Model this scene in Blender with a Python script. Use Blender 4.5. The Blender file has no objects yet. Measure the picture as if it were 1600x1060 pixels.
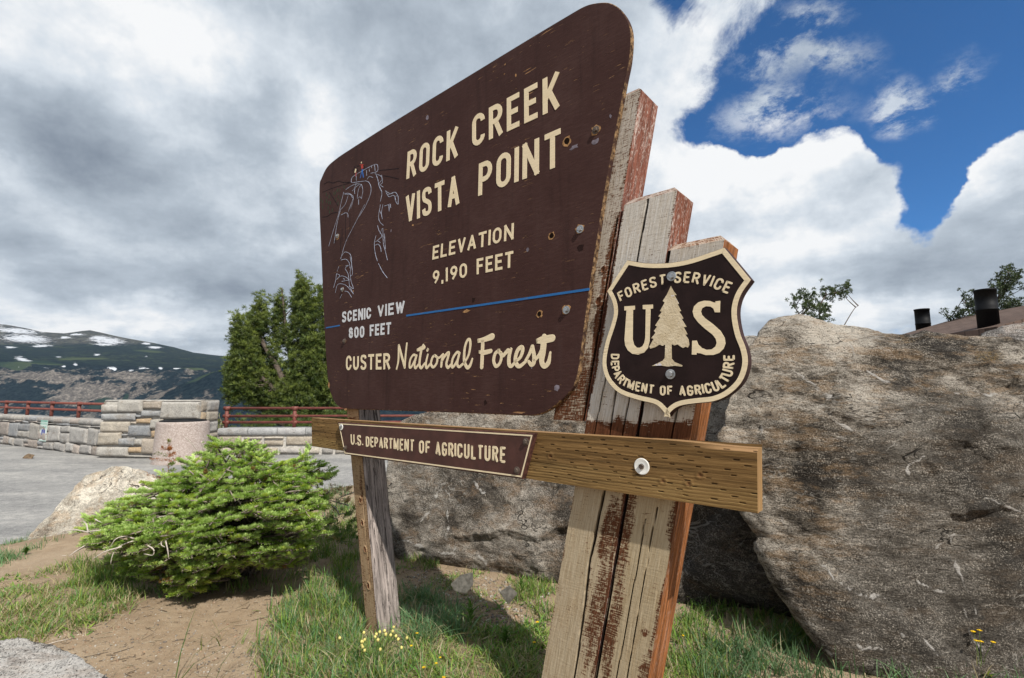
import bpy, bmesh, math, random
import numpy as np
from mathutils import Vector, Matrix

# ------------------------------------------------------------------ camera
scene = bpy.context.scene
COL = scene.collection
FPX, HORIZON = 750.0, 615.0            # focal length and horizon row in 1600x1060 photo pixels
PITCH = math.atan((HORIZON - 530.0) / FPX)
CAM = np.array([0.0, 0.0, 1.45])
cam_d = bpy.data.cameras.new("camera")
cam_d.sensor_width = 36.0
cam_d.lens = 36.0 * FPX / 1600.0
cam_d.clip_start, cam_d.clip_end = 0.05, 60000.0
cam = bpy.data.objects.new("camera", cam_d)
COL.objects.link(cam)
cam.location = CAM
cam.rotation_euler = (math.pi / 2 + PITCH, 0, 0)
scene.camera = cam

# ------------------------------------------------------------------ exposure
vs = scene.view_settings
vs.view_transform, vs.look = 'Standard', 'None'
vs.exposure, vs.gamma, vs.use_curve_mapping = 0.26, 1.0, False

scene.cycles.use_denoising = True
# ------------------------------------------------------------------ sun
SUN_DIR = np.array([0.50, -0.866, 0.0])       # high on the right behind the viewer, raking the sign's face
SUN_EL = math.radians(46)
SUN_DIR = SUN_DIR / np.linalg.norm(SUN_DIR) * math.cos(SUN_EL)
SUN_DIR[2] = math.sin(SUN_EL)
sun_d = bpy.data.lights.new("sun", 'SUN')
sun_d.energy, sun_d.angle, sun_d.color = 5.0, math.radians(0.6), (1.0, 0.95, 0.86)
sun = bpy.data.objects.new("sun", sun_d)
COL.objects.link(sun)
sun.rotation_euler = Vector(SUN_DIR).to_track_quat('Z', 'Y').to_euler()
sun.location = (-20, -5, 25)

# ------------------------------------------------------------------ helpers: view rays of the photo
_c, _s = math.cos(PITCH), math.sin(PITCH)
def ray(px, py):
    """direction in the world of photo pixel (px, py), forward component in units of FPX"""
    dx, du = px - 800.0, 530.0 - py
    return np.array([dx, _c * FPX - _s * du, _s * FPX + _c * du])
def at_depth(px, py, Y):
    r = ray(px, py); return CAM + r * (Y / r[1])
def at_height(px, py, z):
    r = ray(px, py); return CAM + r * ((z - CAM[2]) / r[2])
def project(P):
    P = np.asarray(P, float) - CAM
    f = P[..., 1] * _c + P[..., 2] * _s
    u = -P[..., 1] * _s + P[..., 2] * _c
    f = np.where(np.abs(f) < 1e-6, 1e-6, f)
    return 800 + P[..., 0] / f * FPX, 530 - u / f * FPX, f

# ------------------------------------------------------------------ node helpers
class NT:
    def __init__(s, tree):
        s.t = tree; s.n = tree.nodes; s.l = tree.links
    def new(s, typ, **kw):
        nd = s.n.new(typ)
        for k, v in kw.items(): setattr(nd, k, v)
        return nd
    def put(s, sock, val):
        if isinstance(val, bpy.types.NodeSocket): s.l.new(val, sock)
        elif val is not None: sock.default_value = val
    def math(s, op, a, b=None, c=None, clamp=False):
        nd = s.new('ShaderNodeMath', operation=op); nd.use_clamp = clamp
        s.put(nd.inputs[0], a)
        if b is not None: s.put(nd.inputs[1], b)
        if c is not None: s.put(nd.inputs[2], c)
        return nd.outputs[0]
    def vmath(s, op, a, b=None):
        nd = s.new('ShaderNodeVectorMath', operation=op)
        s.put(nd.inputs[0], a)
        if b is not None: s.put(nd.inputs[1], b)
        return nd.outputs['Value'] if op in ('LENGTH', 'DOT_PRODUCT', 'DISTANCE') else nd.outputs[0]
    def mapping(s, vec, scale=(1, 1, 1), loc=(0, 0, 0), rot=(0, 0, 0), typ='POINT'):
        nd = s.new('ShaderNodeMapping', vector_type=typ)
        s.put(nd.inputs['Vector'], vec)
        nd.inputs['Scale'].default_value = scale; nd.inputs['Location'].default_value = loc; nd.inputs['Rotation'].default_value = rot
        return nd.outputs[0]
    def noise(s, vec, scale=5, detail=4, rough=0.55, dist=0.0, lac=2.0, col=False):
        nd = s.new('ShaderNodeTexNoise'); nd.noise_dimensions = '3D'
        if vec is not None: s.put(nd.inputs['Vector'], vec)
        nd.inputs['Scale'].default_value = scale; nd.inputs['Detail'].default_value = detail
        nd.inputs['Roughness'].default_value = rough; nd.inputs['Distortion'].default_value = dist
        nd.inputs['Lacunarity'].default_value = lac
        return nd.outputs['Color' if col else 'Fac']
    def voronoi(s, vec, scale=5, feature='F1', rnd=1.0, out='Distance'):
        nd = s.new('ShaderNodeTexVoronoi', feature=feature)
        if vec is not None: s.put(nd.inputs['Vector'], vec)
        nd.inputs['Scale'].default_value = scale; nd.inputs['Randomness'].default_value = rnd
        return nd.outputs[out]
    def ss(s, v, a, b, lo=0.0, hi=1.0, typ='SMOOTHSTEP'):
        nd = s.new('ShaderNodeMapRange', interpolation_type=typ); nd.clamp = True
        s.put(nd.inputs['Value'], v)
        nd.inputs['From Min'].default_value = a; nd.inputs['From Max'].default_value = b
        nd.inputs['To Min'].default_value = lo; nd.inputs['To Max'].default_value = hi
        return nd.outputs['Result']
    def mix(s, fac, a, b, blend='MIX'):
        nd = s.new('ShaderNodeMix', data_type='RGBA', blend_type=blend); nd.clamp_factor = True
        s.put(nd.inputs[0], fac)
        s.put(nd.inputs[6], a if isinstance(a, bpy.types.NodeSocket) else (*a, 1.0) if len(a) == 3 else a)
        s.put(nd.inputs[7], b if isinstance(b, bpy.types.NodeSocket) else (*b, 1.0) if len(b) == 3 else b)
        return nd.outputs[2]
    def ramp(s, fac, stops, interp='LINEAR'):
        nd = s.new('ShaderNodeValToRGB'); nd.color_ramp.interpolation = interp
        el = nd.color_ramp.elements
        while len(el) < len(stops): el.new(0.5)
        for e, (p, c) in zip(el, stops):
            e.position = p; e.color = (*c, 1.0) if len(c) == 3 else c
        s.put(nd.inputs[0], fac)
        return nd.outputs[0]
    def attr(s, name, out='Fac'):
        nd = s.new('ShaderNodeAttribute', attribute_name=name); return nd.outputs[out]
    def bump(s, h, strength=0.5, dist=0.01, nrm=None):
        nd = s.new('ShaderNodeBump'); nd.inputs['Strength'].default_value = strength; nd.inputs['Distance'].default_value = dist
        s.put(nd.inputs['Height'], h)
        if nrm is not None: s.put(nd.inputs['Normal'], nrm)
        return nd.outputs[0]
    def tc(s, out='Object'):
        return s.new('ShaderNodeTexCoord').outputs[out]

# ------------------------------------------------------------------ world: clear blue sky behind broken cloud
world = bpy.data.worlds.new("World"); scene.world = world; world.use_nodes = True
W = NT(world.node_tree)
for nd in list(W.n): W.n.remove(nd)
sky = W.new('ShaderNodeTexSky', sky_type='NISHITA')
sky.sun_disc = False
sky.sun_elevation = SUN_EL
sky.sun_rotation = math.atan2(SUN_DIR[0], SUN_DIR[1])
sky.altitude = 2800; sky.air_density = 1.0; sky.dust_density = 0.3; sky.ozone_density = 2.0
wdir = W.vmath('NORMALIZE', W.tc('Generated'))
wsep = W.new('ShaderNodeSeparateXYZ'); W.put(wsep.inputs[0], wdir)
zz = W.math('ADD', W.math('MAXIMUM', wsep.outputs[2], 0.0), 0.22)
comb = W.new('ShaderNodeCombineXYZ')
W.put(comb.inputs[0], W.math('DIVIDE', wsep.outputs[0], zz)); W.put(comb.inputs[1], W.math('DIVIDE', wsep.outputs[1], zz))
deck = comb.outputs[0]                           # position on the flat cloud deck
wn1 = W.noise(deck, 1.3, 6, 0.56, col=True)
wn2 = W.noise(wdir, 3.4, 9, 0.62, col=True)
warp = W.vmath('ADD', W.vmath('MULTIPLY', W.vmath('SUBTRACT', wn1, (.5, .5, .5)), (.10, .10, .10)),
               W.vmath('MULTIPLY', W.vmath('SUBTRACT', wn2, (.5, .5, .5)), (.17, .17, .17)))
wd2 = W.vmath('ADD', wdir, warp)
def blob(px, py, rx, ry, amp, rot=0.0, vec=wd2, inner=0.0):
    """soft elliptical patch of the sky round the direction of a photo pixel; radii in pixels"""
    r = ray(px, py); L = np.linalg.norm(r); d = Vector(r / L)
    q = d.to_track_quat('-Z', 'Y')
    k = FPX / L / L * 1.0
    q = q @ Matrix.Rotation(math.radians(rot), 3, 'Z').to_quaternion()
    m = W.mapping(vec, scale=(rx / L * 1.15, ry / L * 1.15, 0.6), loc=tuple(d), rot=tuple(q.to_euler()), typ='TEXTURE')
    return W.ss(W.vmath('LENGTH', m), inner, 1.0, amp, 0.0)
def total(items):
    acc = None
    for it in items:
        b = blob(*it) if not isinstance(it, bpy.types.NodeSocket) else it
        acc = b if acc is None else W.math('ADD', acc, b)
    return acc
BRIGHT = [W.math('ADD', 0.62, 0.0),
    (40, 20, 160, 110, -.06), (180, 60, 200, 130, .34), (300, 30, 150, 90, .24), (70, 195, 230, 90, -.28), (5, 250, 80, 55, .34), (120, 230, 150, 50, -.16),
    (400, 130, 130, 130, -.10), (480, 180, 70, 90, .26), (560, 190, 100, 80, .16), (640, 60, 280, 120, -.04), (270, 350, 190, 60, -.16), (80, 395, 220, 70, -.24),
    (5, 435, 80, 60, .22), (180, 500, 190, 36, .34), (390, 440, 200, 60, -.24), (330, 270, 200, 80, .06), (230, 470, 150, 26, .18), (330, 500, 200, 36, .06), (60, 320, 160, 40, .10),
    (1100, 90, 190, 180, .26), (1280, 230, 220, 110, .52), (1090, 290, 180, 110, .46), (1200, 400, 190, 80, .24), (1460, 370, 210, 65, -.26, 15), (1540, 425, 230, 80, -.30),
    (1330, 475, 220, 50, .42), (1580, 200, 150, 80, .34, 30), (1480, 300, 140, 80, .16, 30), (1800, 300, 300, 250, .10)]
BLUE = [(1580, -10, 520, 280, 1.4, 0, wd2, .45), (1320, 110, 210, 160, .9, 0, wd2, .3), (1150, 200, 140, 70, 1.0, -20), (1440, 235, 90, 145, 1.6, 0, wd2, .35), (1062, 10, 75, 55, .95),
    (1290, 275, 150, 95, -1.6, 0, wd2, .5), (1100, 300, 130, 70, -.9, 0, wd2, .3), (1640, 285, 165, 90, -1.5, 35, wd2, .4), (2100, 100, 500, 400, .8)]
WISP = [(1290, 80, 90, 50, 1.0, -20), (1200, 180, 120, 45, .95, -10), (1400, 160, 45, 55, 1.1), (1455, 165, 50, 45, .7), (1520, 110, 36, 46, .8), (1275, 10, 70, 40, .8), (1190, 90, 60, 100, .7)]

bright = total(BRIGHT)
fine = W.noise(W.mapping(deck, (1, 1, 1), (3.1, 1.7, 0)), 2.2, 8, 0.6)
puff = W.noise(wdir, 7.0, 8, 0.6)
lev = W.math('ADD', bright, W.math('MULTIPLY', W.math('SUBTRACT', fine, 0.5), 1.25))
lev = W.math('ADD', lev, W.math('MULTIPLY', W.math('SUBTRACT', puff, 0.5), 0.75))
puff2 = W.noise(wdir, 20.0, 8, 0.66)
lev = W.math('ADD', lev, W.math('MULTIPLY', W.math('SUBTRACT', puff2, 0.5), 0.34))
cloud_col = W.ramp(lev, [(0.0, (.22, .265, .33)), (0.3, (.35, .405, .475)), (0.55, (.48, .545, .62)), (0.8, (.71, .77, .835)), (1.0, (.96, .97, .98))])
blue = total(BLUE)
edge_n = W.math('MULTIPLY', W.math('SUBTRACT', W.noise(wdir, 6.5, 12, 0.68, 0.4), 0.5), 1.9)
bmask = W.ss(W.math('ADD', blue, edge_n), 0.22, 0.70)
wisp = W.math('MULTIPLY', total(WISP), W.ss(W.noise(W.mapping(wdir, (1, 1, 1.6), rot=(.3, .5, .4)), 11.0, 10, .70, .15), .44, .64))
bmask = W.math('MULTIPLY', bmask, W.math('SUBTRACT', 1.0, W.math('MINIMUM', wisp, 0.85)))
skyc = W.mix(1.0, sky.outputs[0], (.24, .68, 1.02), 'MULTIPLY')
bg_sky = W.new('ShaderNodeBackground'); W.put(bg_sky.inputs[0], skyc); bg_sky.inputs[1].default_value = 0.115
bg_cl = W.new('ShaderNodeBackground'); W.put(bg_cl.inputs[0], cloud_col); bg_cl.inputs[1].default_value = 0.82
mixw = W.new('ShaderNodeMixShader'); W.put(mixw.inputs[0], bmask)
W.l.new(bg_cl.outputs[0], mixw.inputs[1]); W.l.new(bg_sky.outputs[0], mixw.inputs[2])
wout = W.new('ShaderNodeOutputWorld'); W.l.new(mixw.outputs[0], wout.inputs[0])
world.cycles.sampling_method = 'MANUAL'; world.cycles.sample_map_resolution = 512

# ------------------------------------------------------------------ numpy noise
_rng = np.random.RandomState(7)
_PERM = _rng.permutation(256); _PERM = np.concatenate([_PERM, _PERM, _PERM])
_GR = _rng.normal(size=(256, 3)); _GR /= np.linalg.norm(_GR, axis=1)[:, None]
def perlin(P):
    P = np.asarray(P, float); i = np.floor(P).astype(int); f = P - i; i &= 255
    u = f * f * f * (f * (f * 6 - 15) + 10)
    def g(dx, dy, dz):
        h = _PERM[_PERM[_PERM[i[..., 0] + dx] + i[..., 1] + dy] + i[..., 2] + dz]
        return (_GR[h] * (f - np.array([dx, dy, dz]))).sum(-1)
    x0 = g(0,0,0) + u[..., 0] * (g(1,0,0) - g(0,0,0)); x1 = g(0,1,0) + u[..., 0] * (g(1,1,0) - g(0,1,0))
    x2 = g(0,0,1) + u[..., 0] * (g(1,0,1) - g(0,0,1)); x3 = g(0,1,1) + u[..., 0] * (g(1,1,1) - g(0,1,1))
    y0 = x0 + u[..., 1] * (x1 - x0); y1 = x2 + u[..., 1] * (x3 - x2)
    return (y0 + u[..., 2] * (y1 - y0)) * 1.5
def fbm(P, f=1.0, octv=4, gain=0.5, seed=0.0):
    P = np.asarray(P, float); a, s, n = 1.0, 0.0, 0.0
    for k in range(octv):
        s = s + a * perlin(P * f + seed + 17.3 * k); n += a; a *= gain; f *= 2.03
    return s / n
def ridged(P, f=1.0, octv=4, gain=0.5, seed=0.0):
    P = np.asarray(P, float); a, s, n = 1.0, 0.0, 0.0
    for k in range(octv):
        s = s + a * (1 - np.abs(perlin(P * f + seed + 9.1 * k)) * 1.6); n += a; a *= gain; f *= 2.1
    return s / n
def sstep(x, a, b):
    t = np.clip((np.asarray(x, float) - a) / (b - a), 0, 1); return t * t * (3 - 2 * t)
def xyz(x, y, z=0.0):
    x, y, z = np.broadcast_arrays(np.asarray(x, float), np.asarray(y, float), np.asarray(z, float))
    return np.stack([x, y, z], -1)
def seg_dist(X, Y, poly):
    """distance from points to an open polyline"""
    best = np.full(np.shape(X), 1e9)
    for (x0, y0), (x1, y1) in zip(poly[:-1], poly[1:]):
        dx, dy = x1 - x0, y1 - y0
        t = np.clip(((X - x0) * dx + (Y - y0) * dy) / (dx * dx + dy * dy + 1e-12), 0, 1)
        best = np.minimum(best, np.hypot(X - x0 - t * dx, Y - y0 - t * dy))
    return best
def inside(X, Y, poly):
    X = np.asarray(X, float); Y = np.asarray(Y, float); r = np.zeros(X.shape, bool)
    n = len(poly)
    for k in range(n):
        x0, y0 = poly[k]; x1, y1 = poly[(k + 1) % n]
        if y0 == y1: continue
        c = (y0 > Y) != (y1 > Y)
        r ^= c & (X < (x1 - x0) * (Y - y0) / (y1 - y0) + x0)
    return r

# ------------------------------------------------------------------ mesh helpers
def mesh(name, V, F, mats, parent=None, smooth=False, attrs=None, cols=None, mat_idx=None, uv=None):
    """V (n,3); F an (m,k) array or a list of such arrays / lists"""
    me = bpy.data.meshes.new(name)
    V = np.asarray(V, np.float32)
    Fs = F if isinstance(F, list) else [F]
    loops, tot = [], []
    for f in Fs:
        f = np.asarray(f, np.int32)
        if f.size == 0: continue
        if f.ndim == 1: f = f[None, :]
        loops.append(f.ravel()); tot.append(np.full(len(f), f.shape[1], np.int32))
    loops = np.concatenate(loops); tot = np.concatenate(tot)
    st = np.concatenate([[0], np.cumsum(tot)[:-1]]).astype(np.int32)
    me.vertices.add(len(V)); me.vertices.foreach_set('co', V.ravel())
    me.loops.add(len(loops)); me.loops.foreach_set('vertex_index', loops)
    me.polygons.add(len(tot)); me.polygons.foreach_set('loop_start', st); me.polygons.foreach_set('loop_total', tot)
    me.polygons.foreach_set('use_smooth', np.full(len(tot), smooth, bool))
    if mat_idx is not None: me.polygons.foreach_set('material_index', np.asarray(mat_idx, np.int32))
    for m in (mats if isinstance(mats, (list, tuple)) else [mats]): me.materials.append(m)
    for k, a in (attrs or {}).items():
        at = me.attributes.new(k, 'FLOAT', 'POINT'); at.data.foreach_set('value', np.asarray(a, np.float32).ravel())
    for k, a in (cols or {}).items():
        at = me.attributes.new(k, 'FLOAT_COLOR', 'POINT')
        a = np.asarray(a, np.float32); a = np.concatenate([a, np.ones((len(a), 1), np.float32)], 1)
        at.data.foreach_set('color', a.ravel())
    if uv is not None:
        l = me.uv_layers.new(name='uv'); l.data.foreach_set('uv', np.asarray(uv, np.float32)[loops].ravel())
    me.update(calc_edges=True); me.validate()
    o = bpy.data.objects.new(name, me); COL.objects.link(o)
    if parent is not None: o.parent = parent
    return o
class Geo:
    """collects pieces for one mesh object"""
    def __init__(s): s.V = []; s.F = []; s.M = []; s.n = 0; s.A = {}; s.C = []
    def add(s, V, F, mi=0, col=None, **at):
        V = np.asarray(V, float).reshape(-1, 3)
        Fs = F if isinstance(F, list) else [F]
        for f in Fs:
            f = np.asarray(f, int)
            if f.ndim == 1: f = f[None, :]
            s.F.append(f + s.n); s.M.append(np.full(len(f), mi))
        s.V.append(V); s.n += len(V)
        s.C.append(np.broadcast_to(np.asarray((1, 1, 1) if col is None else col, float), (len(V), 3)))
        for k in set(s.A) | set(at):
            s.A.setdefault(k, [])
            while sum(len(a) for a in s.A[k]) < s.n - len(V): s.A[k].append(np.zeros(s.n - len(V) - sum(len(a) for a in s.A[k])))
            s.A[k].append(np.broadcast_to(np.asarray(at.get(k, 0.0), float), (len(V),)))
    def build(s, name, mats, parent=None, smooth=False, col=False, uv=None):
        return mesh(name, np.concatenate(s.V), s.F, mats, parent, smooth, {k: np.concatenate(a) for k, a in s.A.items()},
                    {'tint': np.concatenate(s.C)} if col else None, np.concatenate(s.M), uv)
def grid_faces(nu, nv, off=0):
    """quads of an (nv rows, nu columns) vertex grid"""
    i = np.arange(nv - 1)[:, None] * nu + np.arange(nu - 1)[None, :]
    return np.stack([i, i + 1, i + 1 + nu, i + nu], -1).reshape(-1, 4) + off
def tube(path, rad, n=8, caps=True):
    path = np.asarray(path, float); m = len(path); rad = np.broadcast_to(np.asarray(rad, float), (m,))
    T = np.gradient(path, axis=0); T /= np.linalg.norm(T, axis=1)[:, None] + 1e-12
    ref = np.array([0, 0, 1.0]) if abs(T[0, 2]) < 0.9 else np.array([1.0, 0, 0])
    V = []
    for k in range(m):
        a = np.cross(ref, T[k]); a /= np.linalg.norm(a) + 1e-12; b = np.cross(T[k], a); ref = b if abs(np.dot(T[k], ref)) > 0.95 else ref
        th = np.arange(n) / n * 2 * math.pi
        V.append(path[k] + rad[k] * (np.cos(th)[:, None] * a + np.sin(th)[:, None] * b))
    V = np.concatenate(V)
    F = [np.array([[k * n + i, k * n + (i + 1) % n, (k + 1) * n + (i + 1) % n, (k + 1) * n + i] for k in range(m - 1) for i in range(n)])]
    if caps: F += [np.array([list(range(n))[::-1]]), np.array([[(m - 1) * n + i for i in range(n)]])]
    return V, F
def lathe(prof, n=32, axis_pt=(0, 0, 0)):
    prof = np.asarray(prof, float); th = np.arange(n) / n * 2 * math.pi
    V = np.stack([np.outer(prof[:, 0], np.cos(th)), np.outer(prof[:, 0], np.sin(th)), np.repeat(prof[:, 1:2], n, 1)], -1).reshape(-1, 3) + np.asarray(axis_pt)
    m = len(prof)
    F = [np.array([[k * n + i, k * n + (i + 1) % n, (k + 1) * n + (i + 1) % n, (k + 1) * n + i] for k in range(m - 1) for i in range(n)])]
    return V, F
def catmull(P, n=8, closed=False):
    P = np.asarray(P, float); N = len(P); out = []
    idx = range(N) if closed else range(N - 1)
    for k in idx:
        p0 = P[(k - 1) % N] if closed or k > 0 else 2 * P[0] - P[1]
        p1 = P[k]; p2 = P[(k + 1) % N]
        p3 = P[(k + 2) % N] if closed or k + 2 < N else 2 * P[-1] - P[-2]
        t = (np.arange(n) / n)[:, None]
        out.append(0.5 * (2 * p1 + (p2 - p0) * t + (2 * p0 - 5 * p1 + 4 * p2 - p3) * t ** 2 + (3 * p1 - p0 - 3 * p2 + p3) * t ** 3))
    if not closed: out.append(P[-1:])
    return np.concatenate(out)
def tag(o, label=None, cat=None, group=None, kind=None):
    if label: o['label'] = label
    if cat: o['category'] = cat
    if group: o['group'] = group
    if kind: o['kind'] = kind
    return o
def empty(name, loc=(0, 0, 0), rz=0.0):
    o = bpy.data.objects.new(name, None); COL.objects.link(o); o.location = loc; o.rotation_euler = (0, 0, rz); o.empty_display_size = 0.2
    return o

# ------------------------------------------------------------------ materials
def material(name, rough=0.8, spec=0.3):
    m = bpy.data.materials.new(name); m.use_nodes = True
    t = NT(m.node_tree); b = t.n['Principled BSDF']
    b.inputs['Roughness'].default_value = rough; b.inputs['Specular IOR Level'].default_value = spec
    return m, t, b
def simple(name, col, rough=0.6, spec=0.4, metal=0.0, var=0.15, scale=30, bump=0.0):
    m, t, b = material(name, rough, spec)
    n = t.noise(t.tc('Object'), scale, 5, 0.6)
    c = t.mix(t.ss(n, .3, .7), tuple(x * (1 - var) for x in col), tuple(min(1, x * (1 + var)) for x in col))
    t.put(b.inputs['Base Color'], c); b.inputs['Metallic'].default_value = metal
    if bump: t.put(b.inputs['Normal'], t.bump(n, bump, 0.003))
    return m

# ------------------------------------------------------------------ terrain shape
ISLAND = [(-14, -1), (-6.5, 3.7), (-4.95, 4.65), (-3.5, 6.2), (-2.85, 7.3), (-1.5, 8.6), (1, 9.3), (8, 10), (60, 13), (90, -60), (-60, -60)]
WALL_L = [(-26, 20.2), (-15.75, 14.7), (-9.32, 11.25)]
WALLLINE = [(-400, 230), (-60, 38.8), (-26, 20.9), (-15.6, 15.4), (-9.3, 12.0), (6.5, 12.6), (30, 40), (200, 400)]
def height(x, y, rough=True):
    x = np.asarray(x, float); y = np.asarray(y, float)
    ins = inside(x, y, ISLAND); d = seg_dist(x, y, ISLAND + ISLAND[:1])
    h = np.where(ins, 0.035 + 0.265 * sstep(d, 0.0, 1.5), -0.03 - 0.05 * sstep(d, 0, .15))
    P = xyz(x, y)
    if rough:
        k = np.where(ins, sstep(d, 0.05, 0.6), 0.0)
        h = h + k * (0.035 * fbm(P, 0.9, 3) + 0.012 * fbm(P, 5.0, 3))
        h = h + k * 0.05 * sstep(y, 3.2, 2.4) * sstep(x, -1.2, -2.0)
    beyond = (y - np.interp(x, [p[0] for p in WALLLINE], [p[1] for p in WALLLINE]))
    dw = seg_dist(x, y, WALLLINE)
    s = np.where(beyond > 0, dw, 0.0)
    h = h - 0.35 * sstep(s, 0, 1.0) - np.clip(s - 0.5, 0, 14) * 0.22 - np.clip(s - 14.5, 0, None) * 0.75
    return h
def on_ground(px, py, it=8):
    """where the view ray of a photo pixel meets the terrain"""
    px = np.asarray(px, float); py = np.asarray(py, float)
    r = np.stack([px - 800, _c * FPX - _s * (530 - py), _s * FPX + _c * (530 - py)], -1)
    z = np.full(px.shape, 0.2)
    for _ in range(it):
        t = (z - CAM[2]) / np.minimum(r[..., 2], -1e-3)
        P = CAM + r * t[..., None]
        z = 0.5 * z + 0.5 * np.maximum(height(P[..., 0], P[..., 1]), -0.1)
    P[..., 2] = height(P[..., 0], P[..., 1])
    return P

# ================================================================== setting
def ticks(segs):
    out = []
    for a, b, n in segs: out.append(np.linspace(a, b, n, endpoint=False))
    return np.append(np.concatenate(out), segs[-1][1])
def ground_material():
    m, t, b = material('dirt', 0.95, 0.15)
    oc = t.tc('Object')
    big = t.noise(oc, 1.3, 5, 0.6); mid = t.noise(oc, 14, 6, 0.65); fin = t.noise(oc, 260, 4, 0.7)
    c = t.ramp(t.math('ADD', t.math('MULTIPLY', big, .6), t.math('MULTIPLY', mid, .4)), [(.3, (.19, .13, .082)), (.5, (.315, .238, .162)), (.72, (.42, .335, .242))])
    g = t.voronoi(oc, 150, out='Color'); gsep = t.new('ShaderNodeSeparateColor'); t.put(gsep.inputs[0], g)
    gd = t.voronoi(oc, 150)
    peb = t.math('MULTIPLY', t.ss(gsep.outputs[0], .55, .8), t.ss(gd, .5, .25))
    pc = t.ramp(gsep.outputs[1], [(0, (.16, .12, .09)), (.4, (.42, .32, .22)), (.75, (.55, .46, .36)), (1, (.62, .57, .50))])
    c = t.mix(t.math('MULTIPLY', peb, .65), c, pc)
    c = t.mix(t.ss(fin, .35, .7, 0, .35), c, (.13, .08, .045))
    t.put(b.inputs['Base Color'], c)
    hgt = t.math('ADD', t.math('MULTIPLY', mid, .8), t.math('ADD', t.math('MULTIPLY', fin, .22), t.math('MULTIPLY', peb, .28)))
    t.put(b.inputs['Normal'], t.bump(hgt, 0.75, 0.02))
    return m
M_DIRT = ground_material()
gx = ticks([(-420, -60, 14), (-60, -12, 24), (-12, -4.5, 60), (-4.5, 2.6, 260), (2.6, 8, 40), (8, 60, 30), (60, 420, 14)])
gy = ticks([(-420, -40, 10), (-40, -3, 14), (-3, 1.0, 20), (1.0, 5.2, 180), (5.2, 14, 110), (14, 60, 40), (60, 420, 20)])
GX, GY = np.meshgrid(gx, gy)
GZ = height(GX, GY)
tag(mesh('ground', xyz(GX, GY, GZ).reshape(-1, 3), grid_faces(len(gx), len(gy)), M_DIRT, smooth=True), kind='structure')

def asphalt_material():
    m, t, b = material('asphalt', 0.9, 0.25)
    oc = t.tc('Object')
    st = t.math('ADD', t.math('MULTIPLY', t.noise(t.mapping(oc, (0.6, 1.3, 1), rot=(0, 0, .12)), 0.9, 6, 0.7), .55), t.math('MULTIPLY', t.noise(oc, 9, 5, .75), .45))
    fin = t.noise(oc, 70, 3, 0.8); fin2 = t.noise(oc, 240, 2, 0.7)
    c = t.ramp(st, [(.36, (.14, .14, .142)), (.5, (.25, .245, .238)), (.64, (.40, .385, .36))])
    c = t.mix(t.ss(fin, .5, .72, 0, .45), c, (.50, .48, .45)); c = t.mix(t.ss(fin, .5, .3, 0, .55), c, (.085, .085, .09))
    cr = t.ss(t.noise(t.mapping(oc, (0.35, 1.6, 1)), 3.2, 7, .6, .4), .495, .5, 0, 1); cr2 = t.ss(t.noise(t.mapping(oc, (0.35, 1.6, 1)), 3.2, 7, .6, .4), .505, .5, 0, 1)
    c = t.mix(t.math('MULTIPLY', t.math('MULTIPLY', cr, cr2), .7), c, (.05, .05, .05))
    t.put(b.inputs['Base Color'], c)
    t.put(b.inputs['Normal'], t.bump(t.math('ADD', fin, t.math('MULTIPLY', fin2, .5)), .6, .01))
    return m
M_ASPH = asphalt_material()
lot = [(-60, 38.3), (-60, -2), (-14, -1.2), (2, -1.2), (8, 10.2), (6.5, 12.3), (-9.3, 11.75), (-15.6, 15.1), (-26, 20.6)]
ax = ticks([(-60, -16, 20), (-16, 8, 120)]); ay = ticks([(-2, 22, 120), (22, 39, 12)])
AX, AY = np.meshgrid(ax, ay)
keep = inside(AX, AY, lot).reshape(-1)
af = grid_faces(len(ax), len(ay)); af = af[keep[af].all(1)]
tag(mesh('parking_lot', xyz(AX, AY, 0.012 * fbm(xyz(AX, AY), .5, 2)).reshape(-1, 3), af, M_ASPH, smooth=True), kind='structure')

# ------------------------------------------------------------------ masonry
def stone_material(name, palette, rough=0.9):
    m, t, b = material(name, rough, 0.25)
    oc = t.tc('Object'); tint = t.mix(1, t.attr('tint', 'Color'), (.80, .79, .77), 'MULTIPLY')
    n1 = t.noise(oc, 9, 6, .65); n2 = t.noise(oc, 55, 5, .7)
    c = t.mix(t.ss(n1, .35, .7, 0, .5), tint, t.mix(1, tint, (.55, .55, .58), 'MULTIPLY'))
    c = t.mix(t.ss(n2, .54, .68, 0, .5), c, (.66, .64, .60)); c = t.mix(t.ss(n2, .46, .32, 0, .8), c, (.07, .065, .06)); c = t.mix(t.ss(t.noise(oc, 4, 6, .7), .52, .64, 0, .45), c, (.20, .16, .12))
    t.put(b.inputs['Base Color'], c); t.put(b.inputs['Normal'], t.bump(t.math('ADD', n1, t.math('MULTIPLY', n2, .5)), .8, .03))
    return m
M_STONE = stone_material('wall_stone', None)
M_MORTAR = simple('mortar', (.40, .38, .35), .95, .1, var=.25, scale=25, bump=.6)
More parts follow.
